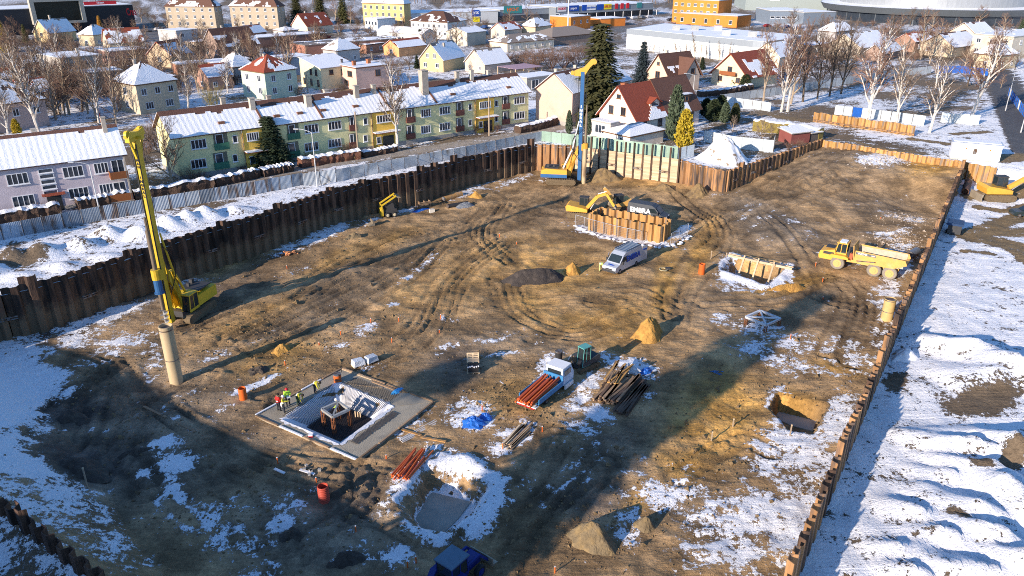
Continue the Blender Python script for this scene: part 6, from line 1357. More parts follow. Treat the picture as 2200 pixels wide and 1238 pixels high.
# dark car and covered site unit in the yard
def car(label, p, ang, m, s=1.0, group=None, simple=False):
    o = thing('car', label, 'car', p, ang, group); o.scale = (s,s,s); pr = [(-2.1,.3),(2.1,.3),(2.15,.6),(1.95,.85),(1.0,.95),(.35,1.42),(-1.15,1.45),(-1.8,1.0),(-2.15,.9)]
    n = len(pr); vs = [(x, sg*(.86 if z < 1 else .68), z) for sg in (-1,1) for x, z in pr]
    MB().add(vs, [tuple(range(n)), tuple(range(2*n-1,n-1,-1))]+[(i,n+i,n+(i+1) % n,(i+1) % n) for i in range(n)]).build('body', m, o)
    MB().add([(.98,-.7,.99),(.98,.7,.99),(.42,.62,1.4),(.42,-.62,1.4)],[(0,1,2,3)]).build('windscreen', CABG, o, (.03,0,.03))
    if not simple:
        for s_ in (-1,1):
            MB().add([(-1.5,s_*.84,1.0),(.8,s_*.84,1.0),(.3,s_*.7,1.38),(-1.1,s_*.7,1.38)],[(0,1,2,3) if s_ < 0 else (3,2,1,0)]).build('side_window', CABG, o, (0,s_*.03,0))
        for x in (-1.3,1.35):
            for y in (-.78,.78): wheel(o,(x,y,.32),.32,.22,STEEL,BLK2,14)
    else: MB().box(-1.6,-1.0,-.88,.88,0,.4).box(1.05,1.65,-.88,.88,0,.4).build('wheels_shadow_gap', BLK2, o) if False else MB().tube((-1.3,-.8,.3),(-1.3,.8,.3),.3,n=8).tube((1.35,-.8,.3),(1.35,.8,.3),.3,n=8).build('axle', BLK2, o)
    return o
car('dark green-grey car cut by the right edge in the snowy yard', out_at(2205,465), R(172), mat('dark_green_paint', (.03,.045,.045), .3, .2, var=.05, spec=.6))
p = out_at(2048,502); o = thing('site_compressor', 'dark tarpaulined compressor in the shadow of the right pile wall', 'compressor', p, R(60))
MB().box(-1.2,1.0,-.8,.8,.3,1.5).build('housing', DST, o); MB().prism([(-1.4,1.5),(1.2,1.55),(1.0,1.75),(-1.2,1.72)],-1.0,1.0).build('cover', mat('navy_cover', (.03,.06,.13), .5), o)
MB().box(1.0,1.5,-.7,.7,.0,1.2).build('tank', mat('beige_tank', (.35,.3,.22), .7), o); MB().beam((1.2,0,.3),(2.4,.4,.25),.1).beam((-1.2,.9,1.6),(.2,2.2,1.5),.06).build('drawbar', DST, o)
for y in (-.85,.85): wheel(o,(-.2,y,.3),.3,.2,STEEL,BLK2,12)
# white container station
a = out_at(2040,342); b = out_at(2146,350); ang = math.atan2(b.y-a.y,b.x-a.x); L_ = (b-a).to_2d().length
o = thing('transformer_container', 'long white transformer container with doors on the snow', 'container', (a.x,a.y,min(a.z,b.z)), ang)
CW = mat('white_container', (.78,.78,.77), .5, var=.04); MB().box(0,L_,0,3.0,.3,2.8).build('wall', CW, o); r = MB().box(-.15,L_+.15,-.2,3.2,2.802,3.0).build('roof', mat('pale_roof_sheet', (.55,.58,.62), .4, .2), o); MB().box(.1,L_-.1,.6,2.9,3.003,3.08).build('snow_cover', SNOW, r); MB().box(.1,L_-.1,.1,2.9,-.3,.3).build('plinth', CONC, o)
for x in (2.6, 7.6): d = MB().box(x*L_/10.5,(x+1.1)*L_/10.5,-.05,-.0,.3,2.4).build('door', WHT, o); MB().box((x+.35)*L_/10.5,(x+.65)*L_/10.5,-.07,-.052,1.95,2.2).build('warning_label', SO, d)
for x in (.6,): MB().box(x*L_/10.5,(x+1.2)*L_/10.5,-.04,0,1.0,2.2).build('vent_grille', mat('pale_vent', (.6,.6,.6), .5), o)
MB().box(4.6*L_/10.5,5.4*L_/10.5,-.04,0,1.2,2.1).build('hatch', STEEL, o); MB().box(6.2*L_/10.5,6.26*L_/10.5,-.03,0,.3,2.8).build('joint', STEEL, o)
# parked cars of the town
rng = random.Random(8); CC = [(.5,.5,.52),(.06,.06,.07),(.25,.03,.03),(.04,.08,.2),(.7,.7,.7),(.15,.16,.18)]
cm = [mat('car_paint_%d' % i, c, .35, .2, var=.05, spec=.5) for i, c in enumerate(CC)]
for k, (x, y) in enumerate([(1300,52+0),(1312,46),(1328,44),(1345,42),(1362,41),(1380,40),(1395,39),(1440,46),(1640+8,58),(1690,60),(1110,58),(1122,57),(1136,56),(1150,56),(1164,55),(1040,62),(1054,61),(320,68),(338,66),(352,64),(700,82),(1480,60)]):
    p = at(x,y,ST); p.z = oz(p.x,p.y)+.02; car('' , p, rng.choice((R(40),R(130),R(50))), cm[k % 6], 1.0, 'cars parked around the shops', True)
rec = sorted([o for o in bpy.data.objects if o.get('category') == 'car' and not o.get('label')], key=lambda o: px(o.location.x,o.location.y,o.location.z)[0])
nm = ['silver','black','red','blue','white','grey']
seen = {}
for o in rec:
    q = min(REFS, key=lambda r: (r[0]-Vector((o.location.x,o.location.y,0))).length)[1]
    c = nm[int([c for c in o.children if c.name.startswith('body')][0].data.materials[0].name[-1])]; k = f'small {c} car parked near {q}'; seen[k] = seen.get(k,0)+1
    o['label'] = k if seen[k] == 1 else k+', '+['','','the second','the third','the fourth'][seen[k]]+' from the left'
# ---------------------------------------------------------------- heaps of earth
def soil(name, c, c2=None): return mat('soil_'+name, c, .95, var=.4, scale=2.2, col2=c2, thr=(.45,.65), bump=1.0, bscale=7, orand=.02)
SOB = soil('brown', (.23,.155,.072), (.15,.105,.06)); SOO = soil('ochre', (.46,.255,.065), (.36,.19,.05)); SOD = soil('black', (.05,.042,.038), (.08,.065,.055)); SOG = soil('grey_brown', (.19,.145,.085), (.26,.185,.09)); SODW = soil('wet', (.07,.056,.045), (.1,.08,.06))
def heap(name, label, p, rx, ry, h, m, rz=0, seed=0, rough=.14, power=1.25, ridge=0, snow=None, cat='heap'):
    rng = random.Random(seed); nu, nv = 64, 24; vs = []; fs = []
    ph = [rng.random()*6.28 for _ in range(6)]
    r, an = np.meshgrid(np.arange(nv+1)/nv, 2*math.pi*np.arange(nu)/nu, indexing='ij')
    e = 1+.10*np.sin(an*2+ph[0])+.07*np.sin(an*3+ph[1])+.05*np.sin(an*7+ph[2])
    x = np.cos(an)*r*rx*e+(ridge*np.cos(an)*(1-r) if ridge else 0); y = np.sin(an)*r*ry*e
    n = fbm(x+seed*5.1, y+seed*2.3, .45*max(rx,ry), 3, seed)-.5; n2 = fbm(x+seed*3.1, y-seed*2.3, .4, 3, seed+9)-.5
    pr = .5*(1-r**power)+.5*(.5+.5*np.cos(np.pi*np.minimum(1, r*1.02)))
    z = h*1.05*pr+n*h*rough*6*(1-r*.35)+n2*.34*min(1, h)*(1-r*.5)*np.minimum(1, .3+r*2)-.25*r
    vs = np.stack([x, y, z], -1).reshape(-1, 3).tolist()
    for j in range(nv):
        for i in range(nu): fs.append((j*nu+i, (j+1)*nu+i, (j+1)*nu+(i+1) % nu, j*nu+(i+1) % nu))
    o = MB().add(vs, fs).build(name, m, None, (p.x,p.y,p.z-.05), rz, smooth=True); me = o.data
    for e in me.edges: e.use_edge_sharp = False
    tag(o, label, cat)
    return o
heap('gravel_heap', 'long heap of dark grey gravel in the middle of the pit', pit_at(1150,601), 4.1, 2.1, 1.5, SOD, R(6), 1, .05, 1.7, ridge=1.2)
heap('sand_heap', 'small ochre sand heap touching the dark gravel', pit_at(1228,586), 1.6, 1.3, 1.3, SOO, 0, 2)
heap('sand_heap', 'bright ochre sand heap right of centre with sharp shadow', pit_at(1392,722), 2.2, 1.75, 1.85, SOO, R(20), 23, .2, 1.9)
heap('soil_heap', 'broad brown soil heap against the plank wall', pit_at(1296,388), 3.9, 2.4, 2.4, SOB, R(-20), 4, .08, 1.15)
heap('soil_heap', 'low spread brown soil heap right of the broad heap', pit_at(1425,408), 3.6, 1.6, 1.0, SOB, R(-20), 5)
heap('soil_heap', 'rounded brown soil heap before the pit corner piles', pit_at(1500,418), 2.4, 1.6, 1.7, SOB, R(-30), 6, .1, 1.2)
heap('soil_heap', 'sunlit rounded soil mound near the bottom edge', pit_at(1268,1165), 2.0, 1.55, 1.75, SOG, R(-25), 7, .06, 1.6)
heap('soil_heap', 'small half-lit soil mound right of the sunlit mound', pit_at(1385,1132), 1.0, .8, .85, SOG, R(-25), 8, .1, 1.4)
heap('soil_heap', 'dark spoil mound with a bore hole at the left', pit_at(155,900), 2.2, 1.4, .8, SODW, R(-10), 9, .12, 1.6)
heap('soil_heap', 'wide dark spoil mound beside the snow bank', pit_at(165,1008), 3.0, 1.5, 1.0, SODW, R(-12), 10, .12, 1.4)
heap('soil_heap', 'low earth ridge along the shaded trench at lower left', pit_at(290,975), 2.6, .7, .5, SODW, R(35), 11)
heap('soil_heap', 'ochre sand ridge below the formwork pit', pit_at(1690,620), 3.4, .9, .7, SOO, R(16), 12, .14, 1.3)
heap('soil_heap', 'small ochre heap by the rusty pipe at the left wall', pit_at(1022,424), 1.6, 1.1, .9, SOO, 0, 13)
heap('soil_heap', 'torn clods of ochre earth left of the slab', pit_at(612,750), 2.0, 1.2, .6, SOO, R(25), 14, .4)
heap('soil_heap', 'dark trampled earth mound left of the orange manhole ring', pit_at(555,795), 1.5, .9, .55, SODW, R(25), 15, .3)
heap('soil_heap', 'low grey spoil hump below the skid loader', pit_at(760,510), 1.8, 1.0, .6, SOG, R(30), 16, .3)
heap('soil_heap', 'snow-rimmed brown hump in the shade at the bottom', pit_at(635,1150), 1.5, 1.1, .6, SODW, R(10), 17, .3)
heap('soil_heap', 'dark hump above the bottom edge left of the tractor', pit_at(745,1205), 1.6, 1.0, .6, SODW, R(10), 18, .3)
p = Vector((SNOWPILE.x, SNOWPILE.y, ST)); p = out_at(1552,344)
heap('snow_heap', 'big snow-covered gravel heap behind the pit corner', p, 5.4, 4.2, 4.4, mat('snowy_gravel', (.84,.85,.87), .8, var=.06, scale=1.2, col2=(.30,.22,.14), thr=(.56,.64), bump=.6, bscale=3), R(-20), 19, .05, .95)
heap('snow_heap', 'slim snowy spoil mound beside the right pile wall', out_at(1945,765), 2.2, 1.4, .9, mat('snowy_gravel', (.84,.85,.87)), R(30), 20, .1)

# ---------------------------------------------------------------- pipes, casings, manhole rings
ORA = mat('orange_plastic', (.62,.13,.025), .5, var=.12, orand=.2); ORD = mat('red_plastic', (.42,.07,.045), .5, var=.15, orand=.1); BLP = mat('black_plastic', (.03,.03,.032), .5, var=.2)
def standing(name, label, x, y, yt, r, m, cat='pipe', ribs=0, lean=0):
    p = pit_at(x, y); h = hgt(p, yt); o = thing(name, label, cat, p); o.rotation_euler = (0, lean, 0)
    if ribs:
        n = 16; rings = []; k = max(4, int(h/.07))
        for i in range(k+1):
            rr = r*(1 if i % 2 else .93); rings.append([(rr*math.cos(2*math.pi*j/n), rr*math.sin(2*math.pi*j/n), -.2+(h+.2)*i/k) for j in range(n)])
        b = MB(); b.loft(rings[::-1][::-1], caps=False); b.tube((0,0,h-.6),(0,0,h),r*.92,n=16,inner=(r*.86,.55)); b.build('ring', m, o, smooth=True)
    else:
        MB().tube((0,0,-.3),(0,0,h),r,n=20,inner=(r*.9,1.2)).build('pipe', m, o, smooth=True)
        MB().tube((0,0,h*.4),(0,0,h*.4+.08),r*1.02,n=20).tube((0,0,h*.93),(0,0,h*.93+.1),r*1.02,n=20).build('weld_band', STEEL, o, smooth=True)
    return o
standing('drill_casing', 'tall tan steel casing standing in front of the yellow rig', 379, 818, 700, .62, TANS)
standing('drill_casing', 'short yellow-tan casing standing by the right pile wall', 1904, 686, 642, .62, mat('yellow_casing', (.55,.40,.17), .6, var=.15))
standing('manhole_ring', 'orange corrugated manhole ring left of the formwork pit', 1507, 588, 567, .42, ORA, 'manhole ring', 1)
standing('manhole_ring', 'orange corrugated manhole ring left of the workers', 523, 857, 834, .36, ORA, 'manhole ring', 1)
standing('manhole_ring', 'orange bucket-like ring on the concrete slab', 726, 822, 804, .36, ORA, 'manhole ring')
standing('manhole_ring', 'dull red corrugated manhole ring in the bottom shade', 697, 1077, 1044, .42, ORD, 'manhole ring', 1)
standing('manhole_ring', 'black plastic pipe ring behind the loaded flatbed truck', 1200, 782, 754, .36, BLP, 'manhole ring')
def lying(name, label, a, b, r, m, cat='pipe', hollow=True):
    o = thing(name, label, cat, a); a2 = Vector((0,0,r)); v = b-a; v.z = 0
    MB().tube(a2, a2+v, r, n=14, inner=(r*.85,min(1.0,v.length*.4))).build('pipe', m, o, smooth=True); MB().tube(a2-v.normalized()*.06, a2+v.normalized()*.08, r*1.06, n=14).build('collar', STEEL, o, smooth=True)
lying('steel_pipe', 'short dark rusty pipe lying in the snow inside the wall shadow', out_at(2079,398), out_at(2072,419), .55, mat('rusty_pipe', (.12,.06,.04), .7, var=.4))
lying('steel_pipe', 'rusty snow-topped steel pipe lying by the left pile wall', pit_at(952,434), pit_at(992,419), .42, RUST_O)
lying('steel_pipe', 'grey pipe lying behind the dump truck at the wall', pit_at(1952,556), pit_at(1968,548), .5, mat('blue_grey_pipe', (.16,.2,.26), .5))
lying('steel_pipe', 'bundle-like black drain pipe lying on rubble by the left wall', pit_at(962,448), pit_at(1005,440), .36, BLP)
def bundle(name, label, cat, a, b, n, r, m, spread, rows=2, part='pipe', flat=False, seed=0, jit=.12, base=None, z0=0.0):
    rng = random.Random(seed); o = thing(name, label, cat, a); v = b-a; v.z = (base if base is not None else 0); L_ = v.length; d = v.normalized(); nn = Vector((-d.y,d.x,0)).normalized()
    per = max(1, math.ceil(n/rows))
    for i in range(n):
        k = i//per; q = nn*((i % per)-(per-1)/2)*spread+Vector((0,0,z0+r+k*r*1.9))+d*rng.uniform(-.25,.25)
        e = q+d*L_*rng.uniform(.82,1.05)+nn*rng.uniform(-jit,jit)*3; q = q+nn*rng.uniform(-jit,jit)
        mm = m[i % len(m)] if isinstance(m, list) else m
        (MB().beam(q, e, r*2.2, r*1.3) if flat else MB().tube(q, e, r, n=9)).build(part, mm, o, smooth=not flat)
    return o
ORR = mat('red_orange_pipe', (.46,.09,.03), .5, var=.15, orand=.25)
bundle('pipe_bundle', 'bundle of orange plastic pipes lying above the snowy pit', 'pipes', pit_at(858,1030), pit_at(905,980), 14, .075, [ORA, ORR], .19, 2, seed=2)
c = FB.location; a = FB.rotation_euler.z; ca, sa = math.cos(a), math.sin(a)
def fbp(x, y, z): return Vector((c.x+ca*x-sa*y, c.y+sa*x+ca*y, c.z+z))
bundle('pipe_load', 'load of long orange pipes on the blue flatbed truck', 'pipes', fbp(-3.1,0,.88), fbp(1.6,0,.88), 20, .085, [ORA, ORR, ORR], .26, 3, seed=3, jit=.06, base=.25, z0=.03)
bundle('timber_bundle', 'bundle of long brown planks in the snow below the flatbed truck', 'timber', pit_at(1088,962), pit_at(1138,916), 12, .07, [WOODO, WOOD], .17, 2, 'plank', True, seed=4)
bundle('timber_stack', 'large heap of dark planks and beams right of the mini excavator', 'timber', pit_at(1300,868), pit_at(1345,812), 26, .1, [WOODO, mat('dark_timber', (.12,.075,.05), .85, var=.3, orand=.3), WOODO], .24, 3, 'beam', True, seed=5, jit=.25)
bundle('timber_stack', 'short ochre boards on top of the plank heap', 'timber', pit_at(1310,838,.75), pit_at(1345,800,.75), 12, .07, [mat('ochre_board', (.42,.23,.07), .8, var=.3, orand=.3), WOODO], .2, 2, 'board', True, seed=6, jit=.3)
bundle('timber_stack', 'dark beams lying on the shaded right side of the plank heap', 'timber', pit_at(1330,890), pit_at(1388,822), 9, .1, mat('dark_timber', (.12,.075,.05)), .3, 2, 'beam', True, seed=7)
bundle('pole_bundle', 'bundle of snow-covered white poles beside the slab', 'timber', pit_at(866,948), pit_at(945,900), 8, .05, mat('frosted_pole', (.6,.58,.55), .7, var=.2), .15, 2, 'pole', seed=8)
bundle('pole_bundle', 'few blue plastic pipes lying in the tree shadow', 'pipes', pit_at(1530,798), pit_at(1552,803), 4, .035, mat('blue_pipe', (.03,.14,.35), .5), .12, 1, 'pipe', seed=9)
for k, (x0,y0,x1,y1,lb) in enumerate([(735,795,800,818,'long pale plank along the upper slab edge'),(745,826,822,836,'pale plank lying on the slab above the rebar pit'),(800,822,862,845,'weathered plank at the upper right slab edge'),(905,942,958,952,'rusty flat bar below the white poles'),(830,915,905,938,'rusty beam reaching from slab to white poles'),(310,876,420,930,'thin frosted plank in the shade at lower left'),(590,1010,612,1020,'short white board in the bottom shade'),(645,1012,676,1022,'white batten among broken blocks in the bottom shade')]):
    a = pit_at(x0,y0,.08); b = pit_at(x1,y1,.08); o = thing('plank', lb, 'plank', a); MB().beam((0,0,.05), b-a+Vector((0,0,.05)), .22, .08).build('board', (WOOD, WOOD, WOODO, RUST_O, RUST_O, WOODO, FRAME, FRAME)[k], o)

# ---------------------------------------------------------------- the slab with the reinforced pit
O4 = [at(*q) for q in [(548,896),(735,794),(932,866),(768,992)]]; I4 = [at(*q) for q in EXC[0][0]]
ctr = sum(I4, Vector())/4
F4 = [q+(ctr-q).normalized()*2.0 for q in I4]
CONS = mat('blinding_concrete', (.33,.29,.22), .9, var=.2, scale=.8, col2=(.24,.22,.18), thr=(.5,.7), bump=.3, bscale=10)
o = thing('concrete_slab', 'square concrete blinding slab around the reinforced pit', 'concrete slab', ctr)
for i in range(4):
    j = (i+1) % 4; q = [O4[i]-ctr, O4[j]-ctr, I4[j]-ctr, I4[i]-ctr]; q = [q[0].lerp(q[1],.004), q[1].lerp(q[0],.004), q[2].lerp(q[3],.004), q[3].lerp(q[2],.004)]
    MB().slab([(p.x,p.y) for p in q[::-1]], -.25, .10+.004*i).build('panel', CONS, o)
for i in (0,3,1,2):
    a = O4[i]-ctr; b = O4[(i+1) % 4]-ctr
    for k in range(4): MB().beam(a.lerp(b,k/4+.01)+Vector((0,0,.17)), a.lerp(b,k/4+.24)+Vector((0,0,.17)), .16, .1).build('edge_board', (FRAME if (i == 3 or i == 0) and k % 2 == 0 else WOODO), o)
geo = mat('white_geotextile', (.74,.75,.78), .85, var=.08, scale=1, bump=.4, bscale=5)
o = thing('geotextile_lining', 'white fabric lining the sides of the reinforced pit', 'fabric lining', ctr); rng = random.Random(2)
for i in range(4):
    a, b = I4[i], I4[(i+1) % 4]; c, d = F4[(i+1) % 4], F4[i]; nn = 18; vs = []; fs = []
    out = ((a+b)/2-ctr).normalized()
    for k in range(nn+1):
        t = k/nn; w = rng.uniform(.08,.4); top = a.lerp(b,t); bot = d.lerp(c,t)
        vs += [top+out*w+Vector((0,0,.135)), top+Vector((0,0,.15+rng.uniform(0,.04))), top.lerp(bot,.5)+Vector((0,0,-.45+rng.uniform(-.04,.06))), bot+Vector((0,0,-1.0))]
    for k in range(nn):
        for e in range(3): fs.append((k*4+e,k*4+e+1,(k+1)*4+e+1,(k+1)*4+e))
    MB().add([v-ctr for v in vs], fs).build('sheet', geo, o, smooth=True)
REB = mat('rebar_steel', (.06,.05,.05), .6, .3, var=.2)
o = thing('reinforcement_cage', 'dark steel reinforcement bars on floor and sides of the lined pit', 'reinforcement', ctr)
for i in (0,1):
    a, b = I4[i], I4[(i+1) % 4]; c, d = F4[(i+1) % 4], F4[i]; out = ((a+b)/2-ctr).normalized(); m = MB(); n = 34
    for k in range(n):
        t = .06+.88*k/n; top = a.lerp(b,t)+Vector((0,0,.24)); bot = d.lerp(c,t)+Vector((0,0,-.9)); m.beam(top-ctr, bot-ctr, .026); m.beam(top-ctr, top-ctr+out*.35-Vector((0,0,.02)), .026)
    tag(m.build('side_bars', REB, o), kind='stuff')
for i in (1,2):
    a, b = I4[i], I4[(i+1) % 4]; out = ((a+b)/2-ctr).normalized(); m = MB(); n = 40
    for k in range(n):
        t = .1+.8*k/n; q = a.lerp(b,t)+out*rng.uniform(.35,.5)+Vector((0,0,.17)); m.beam(q-ctr, q-ctr+out*(1.3 if i == 1 else .8), .03)
    tag(m.build('loose_bars', REB, o), kind='stuff')
m = MB()
for k in range(30):
    t = (k+.5)/30; m.beam(F4[0].lerp(F4[1],t)-ctr+Vector((0,0,-.9)), F4[3].lerp(F4[2],t)-ctr+Vector((0,0,-.9)), .035); m.beam(F4[1].lerp(F4[2],t)-ctr+Vector((0,0,-.86)), F4[0].lerp(F4[3],t)-ctr+Vector((0,0,-.86)), .035)
tag(m.build('floor_bars', REB, o), kind='stuff')
MB().slab([((q-ctr).x,(q-ctr).y) for q in F4][::-1], -1.4, -1.02).build('floor', mat('dark_concrete', (.10,.095,.09), .9, var=.2), o)
def basket(par, x, y, z0, z1, r=.17):
    m = MB()
    for k in range(7):
        a = 6.28*k/7; m.tube((x+r*math.cos(a),y+r*math.sin(a),z0),(x+r*math.cos(a),y+r*math.sin(a),z1),.03,n=5)
    q = Vector((x+r,y,z0)); n = 50
    for k in range(n):
        a = (k+1)*.55; s = Vector((x+r*math.cos(a),y+r*math.sin(a),z0+(z1-z0)*(k+1)/n)); m.tube(q,s,.025,n=4,caps=False); q = s
    m.build('pile_basket', mat('rusty_rebar', (.2,.075,.03), .8, var=.3), par)
def steel_frame(label, p, rz, w, l, zt, zb, m, cross='x'):
    o = thing('pile_guide_rig', label, 'steel frame', p, rz); P = [(-w/2,-l/2),(w/2,-l/2),(w/2,l/2),(-w/2,l/2)]
    for i in range(4): MB().beam((*P[i],zt),(*P[(i+1) % 4],zt),.2,.22).build('frame_beam', m, o); basket(o,P[i][0]*.95,P[i][1]*.95,zb,zt-.1)
    MB().beam((*P[0],zt+.02),(*P[2],zt+.02),.14,.14).build('diagonal', m, o)
    if cross == 'x': MB().beam((*P[1],zt+.05),(*P[3],zt+.05),.14,.14).build('diagonal', m, o)
steel_frame('grey steel triangle frame on rusty pile baskets inside the pit', (F4[0]+F4[1]+F4[2]+F4[3])/4+Vector((-.1,-.5,0)), R(45), 1.7, 1.7, .75, -1.0, mat('galv_beam', (.4,.39,.36), .5, .3), 'd')
o = thing('timber_crate', 'small upright timber crate beside the rebar pit wall', 'crate', (F4[2]+Vector((-1.2,.3,-.98))))
for k in range(3): MB().box(-.3+k*.22,-.22+k*.22,-.1,.1,0,.75).build('board', WOOD, o)
p = pit_at(1637,700); steel_frame('white steel frame with crossed bars at the edge of the tree shadow', p, R(38), 2.6, 2.6, .95, -.2, mat('white_steel', (.6,.62,.64), .5, .2))
# concrete floors of the open pits
for k, (lb, z) in enumerate([('pale concrete floor in the snow-rimmed pit near the bottom', -1.42), ('pale concrete floor of the ochre pit by the right wall', -1.82)]):
    w = [at(*q, z) for q in ([(868,1112),(884,1085),(930,1058),(1012,1078),(986,1112),(952,1146),(900,1136)],[(1664,897),(1688,864),(1762,886),(1746,926),(1700,914)])[k]]; c = sum(w, Vector())/len(w); pts = w
    o = MB().slab([(q.x-c.x,q.y-c.y) for q in pts][::-1] if sum((pts[i].x*pts[(i+1) % len(pts)].y-pts[(i+1) % len(pts)].x*pts[i].y) for i in range(len(pts))) < 0 else [(q.x-c.x,q.y-c.y) for q in pts], -.3, 0).build('concrete_floor', mat('pale_blinding', (.36,.34,.29), .9, var=.2, scale=.6, col2=(.28,.26,.22), thr=(.5,.7)), None, (c.x,c.y,z)); tag(o, lb, 'concrete floor')
# timber formwork over the far pit
a = pit_at(1562,560,.2); b = pit_at(1700,590,.2); o = thing('timber_formwork', 'pale timber formwork beam with props over the far pit', 'formwork', a); v = b-a; n = Vector((-v.y,v.x,0)).normalized()
for k in range(4):
    MB().beam(v*(k/4+.005)+Vector((0,0,.55)), v*((k+1)/4-.005)+Vector((0,0,.55)), .1, .28).build('beam', WOOD, o); MB().beam(v*(k/4+.01)+n*.7+Vector((0,0,.5)), v*((k+1)/4)+n*.7+Vector((0,0,.5)), .1, .22).build('beam', WOOD, o)
for t in (.26,.48,.72): MB().beam(v*t+Vector((0,0,.85))-n*-.3, v*t-n*1.9+Vector((0,0,-1.25)), .2, .2).build('prop', WOOD, o)
for t in (.38,.58,.8): MB().beam(v*t+Vector((0,0,.2)), v*t+n*.7+Vector((0,0,.62)), .14, .14).build('strut', WOOD, o)
for k in range(3): MB().beam(v*(.2+.25*k)+n*.35+Vector((0,0,.62)), v*(.38+.25*k)+n*.35+Vector((0,0,.62)), .5, .05).build('panel', mat('grey_board', (.2,.2,.21), .8), o)
# ---------------------------------------------------------------- goods and rubbish
def lump(name, label, cat, p, rx, ry, h, m, seed, rz=0, part='cover', jit=.3):
    rng = random.Random(seed); o = thing(name, label, cat, p, rz); b = MB(); nu, nv = 18, 7; vs = []; fs = []
    for j in range(nv+1):
        t = j/nv
        for i in range(nu):
            a = 2*math.pi*i/nu; k = 1+rng.uniform(-jit,jit)*(.3+.7*t)*.6; vs.append((rx*t*math.cos(a)*k, ry*t*math.sin(a)*k, h*max(0,(1-t**2.2))*(1+rng.uniform(-jit,jit)*.5)-.04))
    for j in range(nv): fs += [(j*nu+i,(j+1)*nu+i,(j+1)*nu+(i+1) % nu,j*nu+(i+1) % nu) for i in range(nu)]
    b.add(vs, fs).build(part, m, o, smooth=False); return o
TARP = mat('blue_tarpaulin', (.02,.13,.50), .4, var=.25, scale=2, bump=.5, spec=.4); FILM = mat('plastic_film', (.62,.64,.66), .3, var=.2, scale=3, bump=.5, spec=.5)
lump('tarpaulin', 'crumpled bright blue tarpaulin over a snowy heap near the slab', 'tarpaulin', pit_at(1018,912), 1.1, .85, .75, TARP, 1)
lump('tarpaulin', 'second blue tarpaulin fold on the shaded side of that heap', 'tarpaulin', pit_at(1043,898), .6, .5, .5, TARP, 2)
lump('tarpaulin', 'light blue plastic sheet draped on the slab corner', 'tarpaulin', pit_at(855,842,.1), .75, .35, .25, mat('light_blue_sheet', (.05,.3,.62), .4, var=.2), 3, R(50))
lump('tarpaulin', 'pale grey sheet covering the top of the plank heap', 'tarpaulin', pit_at(1352,800,.3), 1.0, .8, .6, FILM, 4)
lump('tarpaulin', 'small blue tarpaulin at the corner of the plank heap', 'tarpaulin', pit_at(1388,800), .8, .5, .5, TARP, 5, R(40))
lump('tarpaulin', 'blue sheet lying by rubble at the left pile wall', 'tarpaulin', pit_at(905,452), 1.8, .5, .25, TARP, 6, R(40))
lump('rubble_pile', 'mixed rubble and grey sacks beside the rusty pipe', 'rubble', pit_at(1000,444), 1.6, .8, .7, mat('grey_sacks', (.2,.22,.25), .8, var=.5, scale=4, bump=1), 7, R(20), 'rubble')
lump('white_sack', 'white bulk bag behind the dump truck', 'sack', pit_at(1903,545), .7, .6, .8, mat('white_sack_cloth', (.7,.72,.75), .8), 8, 0, 'sack', .15)
def pallet(par, loc, rz=0, rot=None, w=1.2, d=.8):
    m = MB()
    for k in range(5): m.box(-w/2,w/2,-d/2+k*d/4.6,-d/2+k*d/4.6+.1,.12,.145)
    for x in (-w/2,-.06,w/2-.12): m.box(x,x+.12,-d/2,d/2,.02,.12)
    link('pallet', m.mesh('pallet', WOOD), par, loc, rot=rot or (0,0,rz))
p = pit_at(1017,800); o = thing('pallet_stack', 'wooden pallets with black goods in the dark tree shadow', 'pallets', p, R(4))
pallet(o,(0,0,0)); pallet(o,(0,.9,.75)); pallet(o,(0,1.35,1.0),rot=(R(70),0,0)); MB().box(-.5,.5,-.3,.5,.15,.7).build('load', BLP, o)
for k in range(6): MB().ball((-.5+.2*k,-.35+.08*(k % 3),.75), .09, 6, 4).build('bag', FRAME, o)
for k, (x, y, w, lb) in enumerate([(770,786,1.0,'left one of two film-wrapped pallets behind the slab'),(798,778,.85,'right one of two film-wrapped pallets behind the slab')]):
    o = thing('wrapped_pallet', lb, 'pallet', pit_at(x,y), R(35+k*10)); pallet(o,(0,0,0)); b = MB(); b.add([(-.6,-.42,.15),(.6,-.42,.15),(.6,.42,.15),(-.6,.42,.15),(-.5,-.36,.7),(.55,-.3,.62),(.5,.36,.68),(-.52,.34,.74)],[(4,5,6,7),(0,1,5,4),(1,2,6,5),(2,3,7,6),(3,0,4,7)]); b.build('wrapped_goods', FILM, o)
p = pit_at(620,548); o = thing('brick_pile', 'small pile of pale orange bricks on snow by the left wall', 'bricks', p, R(20)); bm_ = MB().box(-.14,.14,-.07,.07,0,.1).mesh('brick', mat('orange_brick', (.55,.25,.12), .9, orand=.3))
rng = random.Random(4)
for k in range(36): link('brick', bm_, o, (rng.gauss(0,.45), rng.gauss(0,.3), rng.choice((.0,.11,.22,.33))*(1 if rng.random() < .8 else 1.5)), rng.random()*3)
p = pit_at(928,456); o = thing('concrete_block', 'pale concrete block lying before the left pile wall', 'concrete block', p, R(20)); MB().box(-.4,.4,-.3,.3,-.05,.5).build('block', mat('pale_block', (.6,.56,.48), .9), o); MB().tube((.2,0,.5),(.2,0,.62),.05,n=6).build('lifting_eye', STEEL, o)
o = thing('crate', 'weathered timber rack by the left pile wall', 'rack', pit_at(912,446), R(30))
for k in range(5): MB().beam((-1,-.3,.15+k*.2),(1,-.3,.18+k*.2),.12,.08).build('board', WOODO, o)
for x in (-.9,0,.9): MB().box(x-.06,x+.06,-.25,.3,0,1.1).build('upright', WOODO, o)
